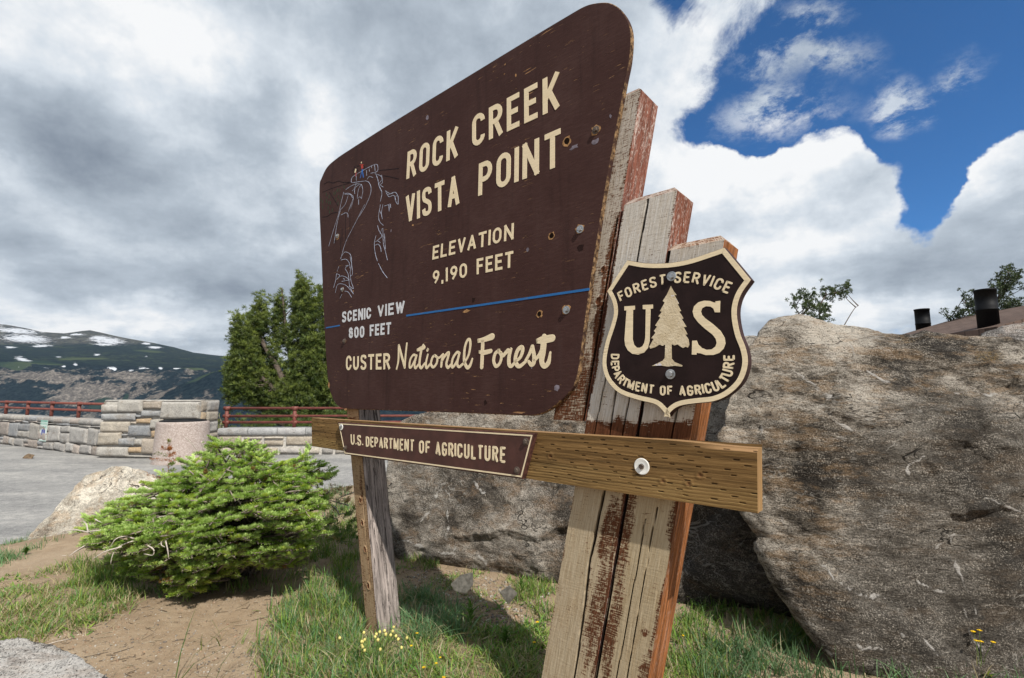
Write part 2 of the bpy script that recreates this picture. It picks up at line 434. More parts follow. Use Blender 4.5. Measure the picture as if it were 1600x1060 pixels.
def stone_block(g, O, U, N, u0, u1, z0, z1, depth, col, rnd, jag=0.02):
    """one dressed stone on a wall face: a bulged, noisy little slab; U along the wall, N out of it"""
    nu, nz = max(4, int((u1 - u0) / .06) + 2), max(4, int((z1 - z0) / .06) + 2)
    def knots_(n, L): return np.concatenate([[0, .004 / L, .018 / L], np.linspace(.045 / L, 1 - .045 / L, n), [1 - .018 / L, 1 - .004 / L, 1]]) if L > .1 else np.linspace(0, 1, n)
    ku, kz = knots_(nu, u1 - u0), knots_(nz, z1 - z0); nu, nz = len(ku), len(kz); uu, ww = np.meshgrid(ku, kz)
    j = rnd.uniform(-jag, jag, 8)
    u = u0 + (u1 - u0) * uu + (j[0] * (1 - ww) + j[1] * ww) * (1 - uu) + (j[2] * (1 - ww) + j[3] * ww) * uu
    z = z0 + (z1 - z0) * ww + (j[4] * (1 - uu) + j[5] * uu) * (1 - ww) + (j[6] * (1 - uu) + j[7] * uu) * ww
    e = np.minimum(np.minimum(uu, 1 - uu) * (u1 - u0), np.minimum(ww, 1 - ww) * (z1 - z0))
    edge = (uu == 0) | (uu == 1) | (ww == 0) | (ww == 1)
    P3 = xyz(u, z, rnd.uniform(0, 50))
    d = depth * (.35 + .65 * sstep(e, 0, .03)) + 0.026 * fbm(P3, 5, 4) * sstep(e, 0, .03) + .010 * fbm(P3, 22, 2) + rnd.uniform(-.008, .012)
    d = np.where(edge, -0.03, d)
    V = O + U * u[..., None] + N * d[..., None] + np.array([0, 0, 1.0]) * z[..., None]
    g.add(V.reshape(-1, 3), grid_faces(nu, nz), col=col)
def masonry(g, O, U, N, L, H, rnd, rows, wmin, wmax, cols, gap=.014, depth=.035, jag=.012, top=None):
    zs = np.concatenate([[0], np.cumsum(rows)]); zs = zs / zs[-1] * H
    for r in range(len(rows)):
        u = rnd.uniform(-.15, 0)
        while u < L:
            w = rnd.uniform(wmin, wmax) * (1.15 if rows[r] > 1 else .8)
            a, b_ = max(u, 0), min(u + w, L)
            u += w
            if b_ - a < .07: continue
            c = np.array(cols[rnd.randint(len(cols))]) * rnd.uniform(.8, 1.15)
            if rnd.rand() < .25 and zs[r + 1] - zs[r] > .22:
                zm = zs[r] + (zs[r + 1] - zs[r]) * rnd.uniform(.4, .6)
                stone_block(g, O, U, N, a + gap, b_ - gap, zs[r] + gap, zm - gap * .6, depth, c, rnd, jag)
                c = np.array(cols[rnd.randint(len(cols))]) * rnd.uniform(.8, 1.15)
                stone_block(g, O, U, N, a + gap, b_ - gap, zm + gap * .6, zs[r + 1] - gap, depth, c, rnd, jag)
            else: stone_block(g, O, U, N, a + gap, b_ - gap, zs[r] + gap, zs[r + 1] - gap, depth, c, rnd, jag)
def core(O, U, N, L, H, T, inset=0.0):
    b0 = O - U * 0; V = []
    for z in (-.25, H):
        for u in (inset, L - inset):
            for n in (-inset, -T): V.append(b0 + U * u + N * n + np.array([0, 0, z]))
    V = np.array(V)
    F = np.array([[0, 1, 3, 2], [4, 6, 7, 5], [0, 4, 5, 1], [2, 3, 7, 6], [0, 2, 6, 4], [1, 5, 7, 3]])
    return V, F
def unit(a):
    a = np.asarray(a, float); return a / np.linalg.norm(a)
GREYS = [(.40, .385, .375), (.46, .445, .43), (.35, .36, .38), (.48, .42, .38), (.42, .37, .34), (.50, .475, .445)]
BROWN = [(.42, .38, .33), (.35, .34, .33), (.47, .37, .26), (.28, .29, .31), (.50, .45, .38), (.40, .33, .27)]
TANS = [(.54, .475, .39), (.48, .44, .385), (.57, .52, .45), (.45, .43, .41)]
def wall_run(O, E, H, T, rows, wmin, wmax, cols, seed, g, gm, gap=.014, jag=.012, both=True, depth=.035, recess=.012):
    O = np.array([*O, 0.0]); E = np.array([*E, 0.0]); U = unit(E - O); L = np.linalg.norm(E - O); N = np.array([U[1], -U[0], 0])
    if N[1] > 0: N = -N
    rnd = np.random.RandomState(seed)
    masonry(g, O, U, N, L, H, rnd, rows, wmin, wmax, cols, gap, depth, jag)
    V, F = core(O - N * recess, U, N, L, H, T); gm.add(V, F)
    if both:   # end faces
        masonry(g, O - N * T, N, -U, T, H, rnd, rows, wmin, wmax, cols, gap, depth, jag)
        masonry(g, E, -N, U, T, H, rnd, rows, wmin, wmax, cols, gap, depth, jag)
    return O, U, N, L
def coping(g, O, U, N, L, H, T, rnd, wmin, wmax, h, cols, over=.03):
    u = 0.0
    while u < L:
        w = rnd.uniform(wmin, wmax); b_ = min(u + w, L)
        c = np.array(cols[rnd.randint(len(cols))]) * rnd.uniform(.85, 1.15)
        nu, nz = 12, 10
        prof = np.array([(over - .02, 0), (over, .015), (over + .008, h * .5), (over, h - .015), (over - .02, h), (-T * .33, h + .006), (-T * .66, h + .004), (-T - over, h), (-T - over, .0)])
        uu = np.linspace(u + .008, b_ - .008, nu)
        V = np.array([[O + U * a + N * (p[0]) + np.array([0, 0, H + p[1]]) for a in uu] for p in prof])
        V += 0.012 * np.stack([fbm(V, 4, 3, seed=k * 9.7) for k in range(3)], -1)
        g.add(V.reshape(-1, 3), grid_faces(nu, len(prof)), col=c)
        m = len(prof)
        g.add(V[:, 0], [np.arange(m)[::-1]], col=c); g.add(V[:, -1], [np.arange(m)], col=c)
        u = b_
# left wall, curving towards us along the lot
t_ = empty('stone_wall', (0, 0, 0)); tag(t_, 'long low grey stone wall carrying the accessible parking sign', 'stone wall')
g, gm = Geo(), Geo(); rnd = np.random.RandomState(4)
gc = Geo()
for k in range(2):
    O, U, N, L = wall_run(WALL_L[k], WALL_L[k + 1], .70, .5, [1.0, 1.9, .25], .38, .85, GREYS, 11 + k, g, gm, gap=.008, both=False, jag=.035, depth=.06, recess=.03)
    coping(gc, O, U, N, L, .70, .5, rnd, .3, .7, .12, GREYS, .02)
g.build('stonework', M_STONE, t_, True, True); gm.build('mortar', M_MORTAR, t_); gc.build('coping', M_STONE, t_, True, True)
WL_U, WL_N, WL_O = U, N, O
# pier
t_ = empty('stone_pier', (0, 0, 0)); tag(t_, 'taller stone pier of mixed brown and grey blocks beside the concrete bin', 'stone pier')
g, gm, gc = Geo(), Geo(), Geo()
PIER_O, PIER_E = (-9.36, 11.12), (-7.06, 10.98)
O = np.array([*PIER_O, 0.0]); E_ = np.array([*PIER_E, 0.0]); U = unit(E_ - O); L = np.linalg.norm(E_ - O); N = np.array([U[1], -U[0], 0.0]); rnd = np.random.RandomState(23)
def pier_uz(px, py):
    r = ray(px, py); t = np.dot(O - CAM, N) / np.dot(r, N); P = CAM + r * t; return np.dot(P - O, U), P[2]
LAY = [(838, 150, 884, 212, 0), (872, 120, 1058, 212, 0), (1060, 124, 1192, 190, 1), (1196, 126, 1512, 262, 0), (806, 216, 1002, 270, 2), (1004, 225, 1046, 250, 3), (1048, 194, 1192, 248, 2), (1008, 250, 1116, 296, 4), (798, 270, 956, 356, 5), (958, 276, 1006, 298, 1), (954, 300, 1114, 392, 3),
       (1118, 256, 1206, 336, 0), (1208, 266, 1360, 330, 2), (1362, 266, 1508, 340, 5), (788, 356, 896, 452, 5), (898, 362, 950, 388, 2), (884, 392, 996, 456, 2), (998, 396, 1064, 454, 0), (1066, 394, 1114, 402, 1), (1118, 338, 1206, 396, 4), (1208, 334, 1330, 420, 3), (1332, 344, 1504, 420, 0), (1056, 402, 1176, 516, 1),
       (1180, 400, 1206, 520, 2), (1208, 424, 1350, 530, 5), (1352, 424, 1502, 536, 2), (778, 458, 952, 536, 0), (954, 458, 1052, 512, 4), (948, 516, 1120, 544, 0), (1122, 520, 1500, 548, 1)]
PAL = [(.47, .45, .42), (.46, .40, .34), (.36, .37, .385), (.30, .315, .34), (.50, .37, .24), (.52, .47, .40)]
for (x0, y0, x1, y1, c) in LAY:
    (u0, z1), (u1, z0) = pier_uz(x0 / 4.706, 600 + y0 / 4.706), pier_uz(x1 / 4.706, 600 + y1 / 4.706)
    stone_block(g, O, U, N, (-.035 if x0 < 845 else max(u0, -.02)) + .008, min(u1, L + .01) - .008, max(z0, -.06) + .008, z1 - .008, rnd.uniform(.05, .085), np.array(PAL[c]) * rnd.uniform(.9, 1.1), rnd, .016)
masonry(g, O - N * .62, N, -U, .62, 1.29, rnd, [.9, 1.05, 1.0, .8, .9], .28, .62, BROWN, .014, .05, .018); masonry(g, E_, -N, U, .62, 1.29, rnd, [.9, 1.05, 1.0, .8, .9], .28, .62, BROWN, .014, .05, .018)
V, F = core(O - N * .012, U, N, L, 1.275, .6); gm.add(V, F)
coping(gc, O - N * .03, U, N, L, 1.262, .56, rnd, .4, .9, .035, [(.47, .45, .42), (.50, .48, .45)], .03)
g.build('stonework', M_STONE, t_, True, True); gm.build('mortar', M_MORTAR, t_); gc.build('coping', M_STONE, t_, True, True)
# right wall
t_ = empty('stone_wall', (0, 0, 0)); tag(t_, 'low tan block wall with smooth grey capstones behind the fir shrub', 'stone wall')
g, gm, gc = Geo(), Geo(), Geo()
O, U, N, L = wall_run((-7.0, 11.62), (6.4, 12.1), .46, .5, [.9, 1.3], .38, .8, TANS, 31, g, gm, gap=.032, jag=.008, both=False, depth=.035, recess=.016)
coping(gc, O, U, N, L, .46, .5, rnd, .65, .85, .16, [(.44, .445, .455), (.50, .50, .51), (.40, .41, .425)], .035)
g.build('stonework', M_STONE, t_, True, True); gm.build('mortar', M_MORTAR, t_); gc.build('coping', M_STONE, t_, True, True)
WR_O, WR_U, WR_N = O, U, N

# ------------------------------------------------------------------ pipe railings
M_RAIL = simple('rust_red_paint', (.150, .044, .033), .6, .4, var=.25, scale=14)
def railing(label, O, U, L, z0, ztop, rails, spacing, start=0.0, group='pipe railings on the stone walls'):
    t = empty('railing', (0, 0, 0)); tag(t, label, 'railing', group)
    us = np.arange(start, L, spacing)
    for u in us:
        P = O + U * u; g = Geo()
        g.add(*tube([P + (0, 0, z0), P + (0, 0, ztop + .03)], .042, 12))
        for z in rails: g.add(*tube([P + U * -.075 + (0, 0, z), P + U * .075 + (0, 0, z)], .044, 12))
        g.add(*tube([P + (0, 0, ztop - .06), P + (0, 0, ztop + .045)], .05, 12))
        g.build('post', M_RAIL, t, True)
    for z in rails:
        P0, P1 = O + U * us[0], O + U * us[-1]
        mesh('rail', *tube([P0 + (0, 0, z), P1 + (0, 0, z)], .031, 12), M_RAIL, t, True)
    return t
Zw = np.array([0, 0, 1.0])
o2 = np.array([*WALL_L[2], 0]) + WL_N * -.25; u2 = -WL_U
railing('red pipe railing with two rails on the long left wall', o2 + u2 * .1, u2, 18, .78, 1.19, (1.02, 1.19), 1.62, 0.55)
railing('red pipe railing with three rails on the wall with grey capstones', WR_O - WR_N * .2 , WR_U, 13, .58, 1.09, (.75, .90, 1.09), 1.63, .06)

# ------------------------------------------------------------------ concrete bin
def aggregate():
    m, t, b = material('exposed_aggregate', .85, .2)
    oc = t.tc('Object'); v = t.voronoi(oc, 95, out='Color'); s_ = t.new('ShaderNodeSeparateColor'); t.put(s_.inputs[0], v)
    c = t.ramp(s_.outputs[0], [(0, (.23, .185, .165)), (.45, (.315, .26, .235)), (.8, (.38, .325, .30)), (1, (.48, .43, .40))])
    c = t.mix(t.ss(t.noise(oc, 2.2, 5, .6), .4, .7, 0, .3), c, (.21, .17, .155))
    t.put(b.inputs['Base Color'], c); t.put(b.inputs['Normal'], t.bump(t.voronoi(oc, 95), .3, .005)); return m
M_AGG = aggregate(); M_BLACK = simple('black_plastic', (.006, .0065, .008), .6, .12)
bx, by = at_depth(284, 700, 10.45)[0], 10.45
t_ = empty('litter_bin', (bx, by, 0)); tag(t_, 'round pinkish concrete litter bin standing by the stone pier', 'litter bin')
mesh('bin_body', *lathe([(.0, -.05), (.52, -.05), (.525, .02), (.50, .05), (.485, .80), (.475, .845), (.44, .86), (.41, .85)], 48), M_AGG, t_, True)
mesh('lid', *lathe([(.43, .845), (.43, .875), (.40, .885), (.33, .895), (.31, .87), (.29, .70), (0, .70)], 48), M_BLACK, t_, True)

# ------------------------------------------------------------------ accessible parking sign on the left wall
def flat_mat(name, col, rough=.4): return simple(name, col, rough, .4, var=.06, scale=60)
M_SWHITE = flat_mat('sign_white', (.62, .66, .64)); M_SGREEN = flat_mat('sign_green', (.13, .36, .28)); M_SBLUE = flat_mat('sign_blue', (.012, .025, .26))
HAZE = 1.1e-5

# ------------------------------------------------------------------ far mountains across the valley
def lerp_keys(keys, px): return np.interp(px, MX, keys)
MX = [-900, -500, -200, 0, 30, 60, 95, 125, 135, 150, 185, 230, 270, 300, 330, 360, 420, 600, 900, 1500, 2600]
SIL = [440, 462, 486, 507, 512, 519, 521, 517, 516, 519, 527, 535, 543, 551, 555, 558, 563, 568, 572, 574, 570]
MID = [505, 520, 530, 541, 543, 545, 547, 547, 547, 548, 550, 553, 557, 560, 563, 566, 569, 573, 576, 578, 576]
EDGE = [545, 552, 560, 563, 566, 569, 571, 572, 573, 574, 575, 576, 576, 576, 576, 577, 578, 580, 582, 584, 582]
def mountain_material():
    m, t, b = material('mountain_cover', 1.0, 0.0)  # cover colours kept dark in place of cloud shadow
    oc = t.tc('Object'); snow = t.attr('snow'); rock = t.attr('rock'); mead = t.attr('meadow')
    n1 = t.noise(oc, .016, 9, .72); n2 = t.noise(oc, .05, 6, .8); n3 = t.noise(oc, .0016, 5, .6)
    forest = t.mix(t.ss(n2, .4, .62), (.007, .014, .022), (.018, .029, .037))
    rk = t.ramp(n2, [(.3, (.022, .024, .030)), (.5, (.095, .088, .085)), (.68, (.24, .215, .19))])
    rm = t.ss(t.math('ADD', rock, t.math('MULTIPLY', t.math('SUBTRACT', n1, .5), 2.6)), .42, .62)
    c = t.mix(rm, forest, rk)
    mm = t.ss(t.math('ADD', mead, t.math('MULTIPLY', t.math('SUBTRACT', n1, .5), 1.4)), .42, .62)
    c = t.mix(mm, c, t.mix(t.ss(n3, .4, .65), (.020, .036, .034), (.050, .066, .042)))
    sm = t.ss(t.math('ADD', snow, t.math('MULTIPLY', t.math('SUBTRACT', n1, .5), 3.4)), .64, .74)
    c = t.mix(sm, c, (.44, .46, .50))
    t.put(b.inputs['Base Color'], c)
    return m
M_MOUNT = mountain_material()
def ell(X, Y, cx, cy, rx, ry, rot=0.0):
    a = math.radians(rot); gs = 1.15 if cy < 540 else 1.45; dx, dy = (X - cx) * gs, (Y - cy) * gs; u = dx * math.cos(a) + dy * math.sin(a); v = -dx * math.sin(a) + dy * math.cos(a)
    return np.clip(1.25 - np.hypot(u / rx, v / ry) * .75, 0, 1)
mpx = np.concatenate([np.arange(-900, -40, 14.0), np.arange(-40, 430, 1.25), np.arange(430, 2600, 24.0)])
rows = [(2050, 690, 0), (2300, 655, 1), (2750, None, 2), (3050, None, 3), (5200, None, 4), (7600, None, 5), (8600, None, 6)]
nr = [50, 110, 60, 70, 70, 10]
Ds, Ys, K = [], [], []
for px in (0,): pass
e_, m_, s_ = lerp_keys(EDGE, mpx), lerp_keys(MID, mpx), lerp_keys(SIL, mpx)
ykey = [np.full(mpx.shape, 720.0), np.full(mpx.shape, 668.0), 0.55 * e_ + 0.45 * 668 - 22, e_, m_, s_, s_ + 14]
for k in range(6):
    tt = np.arange(nr[k]) / nr[k]
    for t in tt:
        Ds.append(rows[k][0] * (1 - t) + rows[k + 1][0] * t); Ys.append(ykey[k] * (1 - t) + ykey[k + 1] * t)
Ds.append(8600); Ys.append(ykey[6])
D2 = np.repeat(np.array(Ds)[:, None], len(mpx), 1); Y2 = np.array(Ys); X2 = np.repeat(mpx[None, :], len(Ds), 0)
MXw = (X2 - 800) / FPX * D2; MZ = CAM[2] + (HORIZON - Y2) * D2 / FPX
P = xyz(MXw, D2)
cliff = sstep(D2, 2080, 2350) * sstep(D2, 3080, 2950)
MZ += cliff * (60 * (ridged(P, .0028, 5, .55) - .62) + 9 * fbm(P, .02, 3)); DD = D2 + cliff * 120 * fbm(P, .003, 4, seed=5)
up = sstep(D2, 3050, 3400); MZ += up * sstep(D2, 8000, 7000) * (16 * fbm(P, .0011, 5) ) + up * 4 * fbm(P, .006, 4)
snow = np.zeros(X2.shape)
for a in [(20, 517, 40, 5, 5), (35, 529, 48, 8, 4), (115, 523, 16, 2.2, 0), (62, 541, 26, 3.2, -3), (165, 533, 32, 7.5, 4), (150, 528, 18, 4, 0), (160, 538.5, 18, 2.2, 0), (98, 528, 12, 2, 0), (12, 543.5, 12, 2.6, 3), (35, 562, 20, 4, 14), (240, 543.5, 18, 3.4, 4), (225, 537, 10, 2, 4), (150, 554.5, 7, 1.8, 0), (90, 559, 8, 2, 0), (176, 577, 13, 4, 8), (223, 577, 11, 4, -6), (252, 577, 6, 3.5, 20), (276, 577, 11, 2.6, 0), (118, 571, 6, 4, 40), (100, 574, 5, 5, 45), (72, 577, 7, 2.4, 15), (228, 557, 4, 1.4, 0), (205, 580, 7, 2, 0), (-60, 500, 60, 9, 8), (-200, 520, 80, 8, 5)]:
    snow = np.maximum(snow, ell(X2, Y2, *a))
rock = np.clip(.38 * cliff + .25 * fbm(P, .0035, 3), 0, 1) + .55 * sstep(Y2, 548, 534) * up - .30 * up * sstep(Y2, 545, 560)
for a in [(150, 615, 80, 16, -4), (70, 590, 60, 8, 0), (205, 590, 45, 8, 10)]: rock += .75 * ell(X2, Y2, *a)  # first one is a sun patch on the canyon wall, painted as pale rock
for a in [(30, 620, 60, 14, 0), (40, 600, 40, 5, 0)]: rock -= .5 * ell(X2, Y2, *a)
mead = .30 + .15 * up
for a in [(60, 567, 60, 5, 5), (20, 570, 40, 7, 0), (160, 634, 28, 12, -25), (200, 622, 14, 6, -60), (300, 577, 35, 2.5, 0), (130, 562, 60, 3, 0), (230, 549, 40, 3, 4)]: mead = np.maximum(mead, .95 * ell(X2, Y2, *a))
mead = mead * np.ones(X2.shape)
tag(mesh('mountains', xyz(MXw * DD / D2, DD, MZ).reshape(-1, 3), grid_faces(len(mpx), len(Ds)), M_MOUNT, smooth=True, attrs={'snow': snow.ravel(), 'rock': rock.ravel(), 'meadow': mead.ravel()}), kind='structure')
# wooded spur coming down from the right
RX = [120, 200, 240, 270, 300, 330, 350, 380, 420, 520, 700, 1000, 1600, 2400]
RY = [690, 640, 619, 607, 595, 583, 578.5, 577, 575, 572, 570, 572, 574, 570]
rp = np.concatenate([np.arange(120, 560, 1.6), np.arange(560, 2400, 26.0)]); cr = np.interp(rp, RX, RY)
tt = np.linspace(0, 1, 90); R_D = 1150 + 560 * tt
RYY = 720 * (1 - tt[:, None]) + cr[None, :] * tt[:, None] + 26 * np.sin(tt * math.pi)[:, None] * -.3
RD = np.repeat(R_D[:, None], len(rp), 1)
RD = np.vstack([RD, np.full((1, len(rp)), 2000.0)]); RYY = np.vstack([RYY, cr[None, :] + 45])
RXX = np.repeat(rp[None, :], len(RD), 0); XW = (RXX - 800) / FPX * RD; ZW = CAM[2] + (HORIZON - RYY) * RD / FPX
P = xyz(XW, RD); ZW += 9 * (ridged(P, .006, 4) - .6) + 4.5 * fbm(P, .035, 3)
scree = ell(RXX, RYY, 262, 606, 85, 10, -31) * 1.15
rk = .12 + .9 * scree + .4 * ell(RXX, RYY, 300, 625, 50, 14, -10); md = .1 + .75 * ell(RXX, RYY, 320, 588, 46, 4, -24) - .9 * scree
tag(mesh('wooded_hill', xyz(XW, RD, ZW).reshape(-1, 3), grid_faces(len(rp), len(RD)), M_MOUNT, smooth=True, attrs={'snow': np.zeros(XW.size), 'rock': rk.ravel(), 'meadow': md.ravel()}), kind='structure')

# ------------------------------------------------------------------ mountain air
hm = bpy.data.materials.new('mountain_air'); hm.use_nodes = True; ht = NT(hm.node_tree)
for nd in list(ht.n): ht.n.remove(nd)
hv = ht.new('ShaderNodeVolumePrincipled'); hv.inputs['Color'].default_value = (.72, .84, 1, 1); hv.inputs['Density'].default_value = HAZE; hv.inputs['Anisotropy'].default_value = .2
ho = ht.new('ShaderNodeOutputMaterial'); ht.l.new(hv.outputs[0], ho.inputs['Volume'])
hz0 = float(min(MZ.min(), ZW.min(), GZ.min())) - 1.0; hz1 = float(max(MZ.max(), ZW.max())) + 5.0
hx0, hx1, hy0, hy1 = float((MXw * DD / D2).min()) - 50, float((MXw * DD / D2).max()) + 50, -500.0, 9200.0
V = np.array([(x, y, z) for z in (hz0, hz1) for y in (hy0, hy1) for x in (hx0, hx1)])
tag(mesh('haze', V, np.array([[0, 2, 3, 1], [4, 5, 7, 6], [0, 1, 5, 4], [2, 6, 7, 3], [0, 4, 6, 2], [1, 3, 7, 5]]), hm), kind='stuff')

# ================================================================== the park sign
SD = 1.40                                    # distance from the eye to the plane of the sign's face
_d = ray(-60, HORIZON); _d = -_d / np.linalg.norm(_d); _d[2] = 0; _d /= np.linalg.norm(_d)
_n = np.array([-_d[1], _d[0], 0.0])          # away from the viewer
S_RZ = math.atan2(_d[1], _d[0])
def _plane_uz(px, py, v=0.0):
    r = ray(px, py); t = (SD + v) / (r @ _n); P = r * t
    return P @ _d, P[2] + CAM[2]
S_U0 = -1.75
S_BASE = CAM + _n * SD + _d * S_U0; S_BASE[2] = 0.30
def sp(px, py, v=0.0):
    """photo pixel -> (u, z) in the sign's own frame, on the plane v metres behind its face"""
    u, z = _plane_uz(px, py, v); return np.array([u - S_U0, z - S_BASE[2]])
def sps(pts, v=0.0): return np.array([sp(x, y, v) for x, y in pts])
def zpts(pts, ox, oy, sc): return [(ox + x / sc, oy + y / sc) for x, y in pts]
SIGN = empty('park_sign', S_BASE, S_RZ)
tag(SIGN, 'large weathered brown wooden vista point sign with stepped posts, crossbeam and shield', 'sign')

# ------------------------------------------------------------------ routed lettering
def arc(cx, cy, rx, ry, a0, a1, n=10):
    a = np.radians(np.linspace(a0, a1, n)); return [(cx + rx * math.cos(t), cy + ry * math.sin(t)) for t in a]
def glyph(ch, q):
    """strokes of a letter in the unit square; q = width / height of the square (for round bowls)"""
    r = min(.5 * q, .42)
    O_ = arc(.5, 1 - r, .5, r, 0, 180) + arc(.5, r, .5, r, 180, 360)
    S_ = [tuple(p) for p in catmull([(.98, .78), (.88, .95), (.5, 1), (.12, .95), (.02, .76), (.14, .60), (.5, .51), (.86, .40), (.98, .23), (.88, .05), (.5, 0), (.12, .05), (.02, .22)], 5)]
    G = {
        'O': ([O_], 1), '0': ([O_], 1), 'C': ([arc(.5, 1 - r, .5, r, -5, 180) + arc(.5, r, .5, r, 180, 365)], 0),
        'G': ([arc(.5, 1 - r, .5, r, -5, 180) + arc(.5, r, .5, r, 180, 360) + [(1, .46)], [(1, .46), (.55, .46)]], 0),
        'E': ([[(0, 0), (0, 1)], [(0, 1), (1, 1)], [(0, .52), (.82, .52)], [(0, 0), (1, 0)]], 0),
        'F': ([[(0, 0), (0, 1)], [(0, 1), (1, 1)], [(0, .52), (.82, .52)]], 0),
        'L': ([[(0, 1), (0, 0)], [(0, 0), (1, 0)]], 0), 'I': ([[(.5, 0), (.5, 1)]], 0), '1': ([[(.55, 0), (.55, 1)], [(.55, .98), (.2, .8)]], 0),
        'T': ([[(.5, 0), (.5, 1)], [(0, 1), (1, 1)]], 0), 'K': ([[(0, 0), (0, 1)], [(1, 1), (.05, .36)], [(.36, .58), (1, 0)]], 0),
        'R': ([[(0, 0), (0, 1)], [(0, 1), (.5, 1)] + arc(.5, .75, .5, .25, 90, -90) + [(0, .5)], [(.5, .5), (1, 0)]], 0),
        'P': ([[(0, 0), (0, 1)], [(0, 1), (.5, 1)] + arc(.5, .73, .5, .27, 90, -90) + [(0, .46)]], 0),
        'D': ([[(0, 0), (0, 1)], [(0, 1), (.4, 1)] + arc(.4, 1 - r, .6, r, 90, 0) + arc(.4, r, .6, r, 0, -90) + [(0, 0)]], 0),
        'V': ([[(0, 1), (.5, 0)], [(.5, 0), (1, 1)]], 0), 'A': ([[(0, 0), (.5, 1)], [(.5, 1), (1, 0)], [(.18, .3), (.82, .3)]], 0),
        'N': ([[(0, 0), (0, 1)], [(0, 1), (1, 0)], [(1, 0), (1, 1)]], 0), 'M': ([[(0, 0), (0, 1)], [(0, 1), (.5, .1)], [(.5, .1), (1, 1)], [(1, 1), (1, 0)]], 0),
        'W': ([[(0, 1), (.25, 0)], [(.25, 0), (.5, .9)], [(.5, .9), (.75, 0)], [(.75, 0), (1, 1)]], 0), 'S': ([S_], 0),
        'U': ([[(0, 1)] + arc(.5, r, .5, r, 180, 360) + [(1, 1)]], 0), 'H': ([[(0, 0), (0, 1)], [(1, 0), (1, 1)], [(0, .5), (1, .5)]], 0),
        '9': ([arc(.5, .7, .5, .3, 0, 360), arc(.5, .7, .5, .3, 0, -25) + [(.75, .28), (.3, -.02)]], 0),
        '8': ([arc(.5, .76, .42, .24, 0, 360), arc(.5, .26, .5, .26, 0, 360)], 0), ',': ([[(.6, .1), (.2, -.22)]], 0), '.': ([[(.5, .0), (.5, .06)]], 0),
    }
    return G[ch]
GW = {'I': .12, '1': .4, ',': .25, '.': .10, 'M': 1.25, 'W': 1.35, 'L': .85, 'E': .88, 'F': .86, 'T': .95, 'A': 1.05, 'N': 1.05}
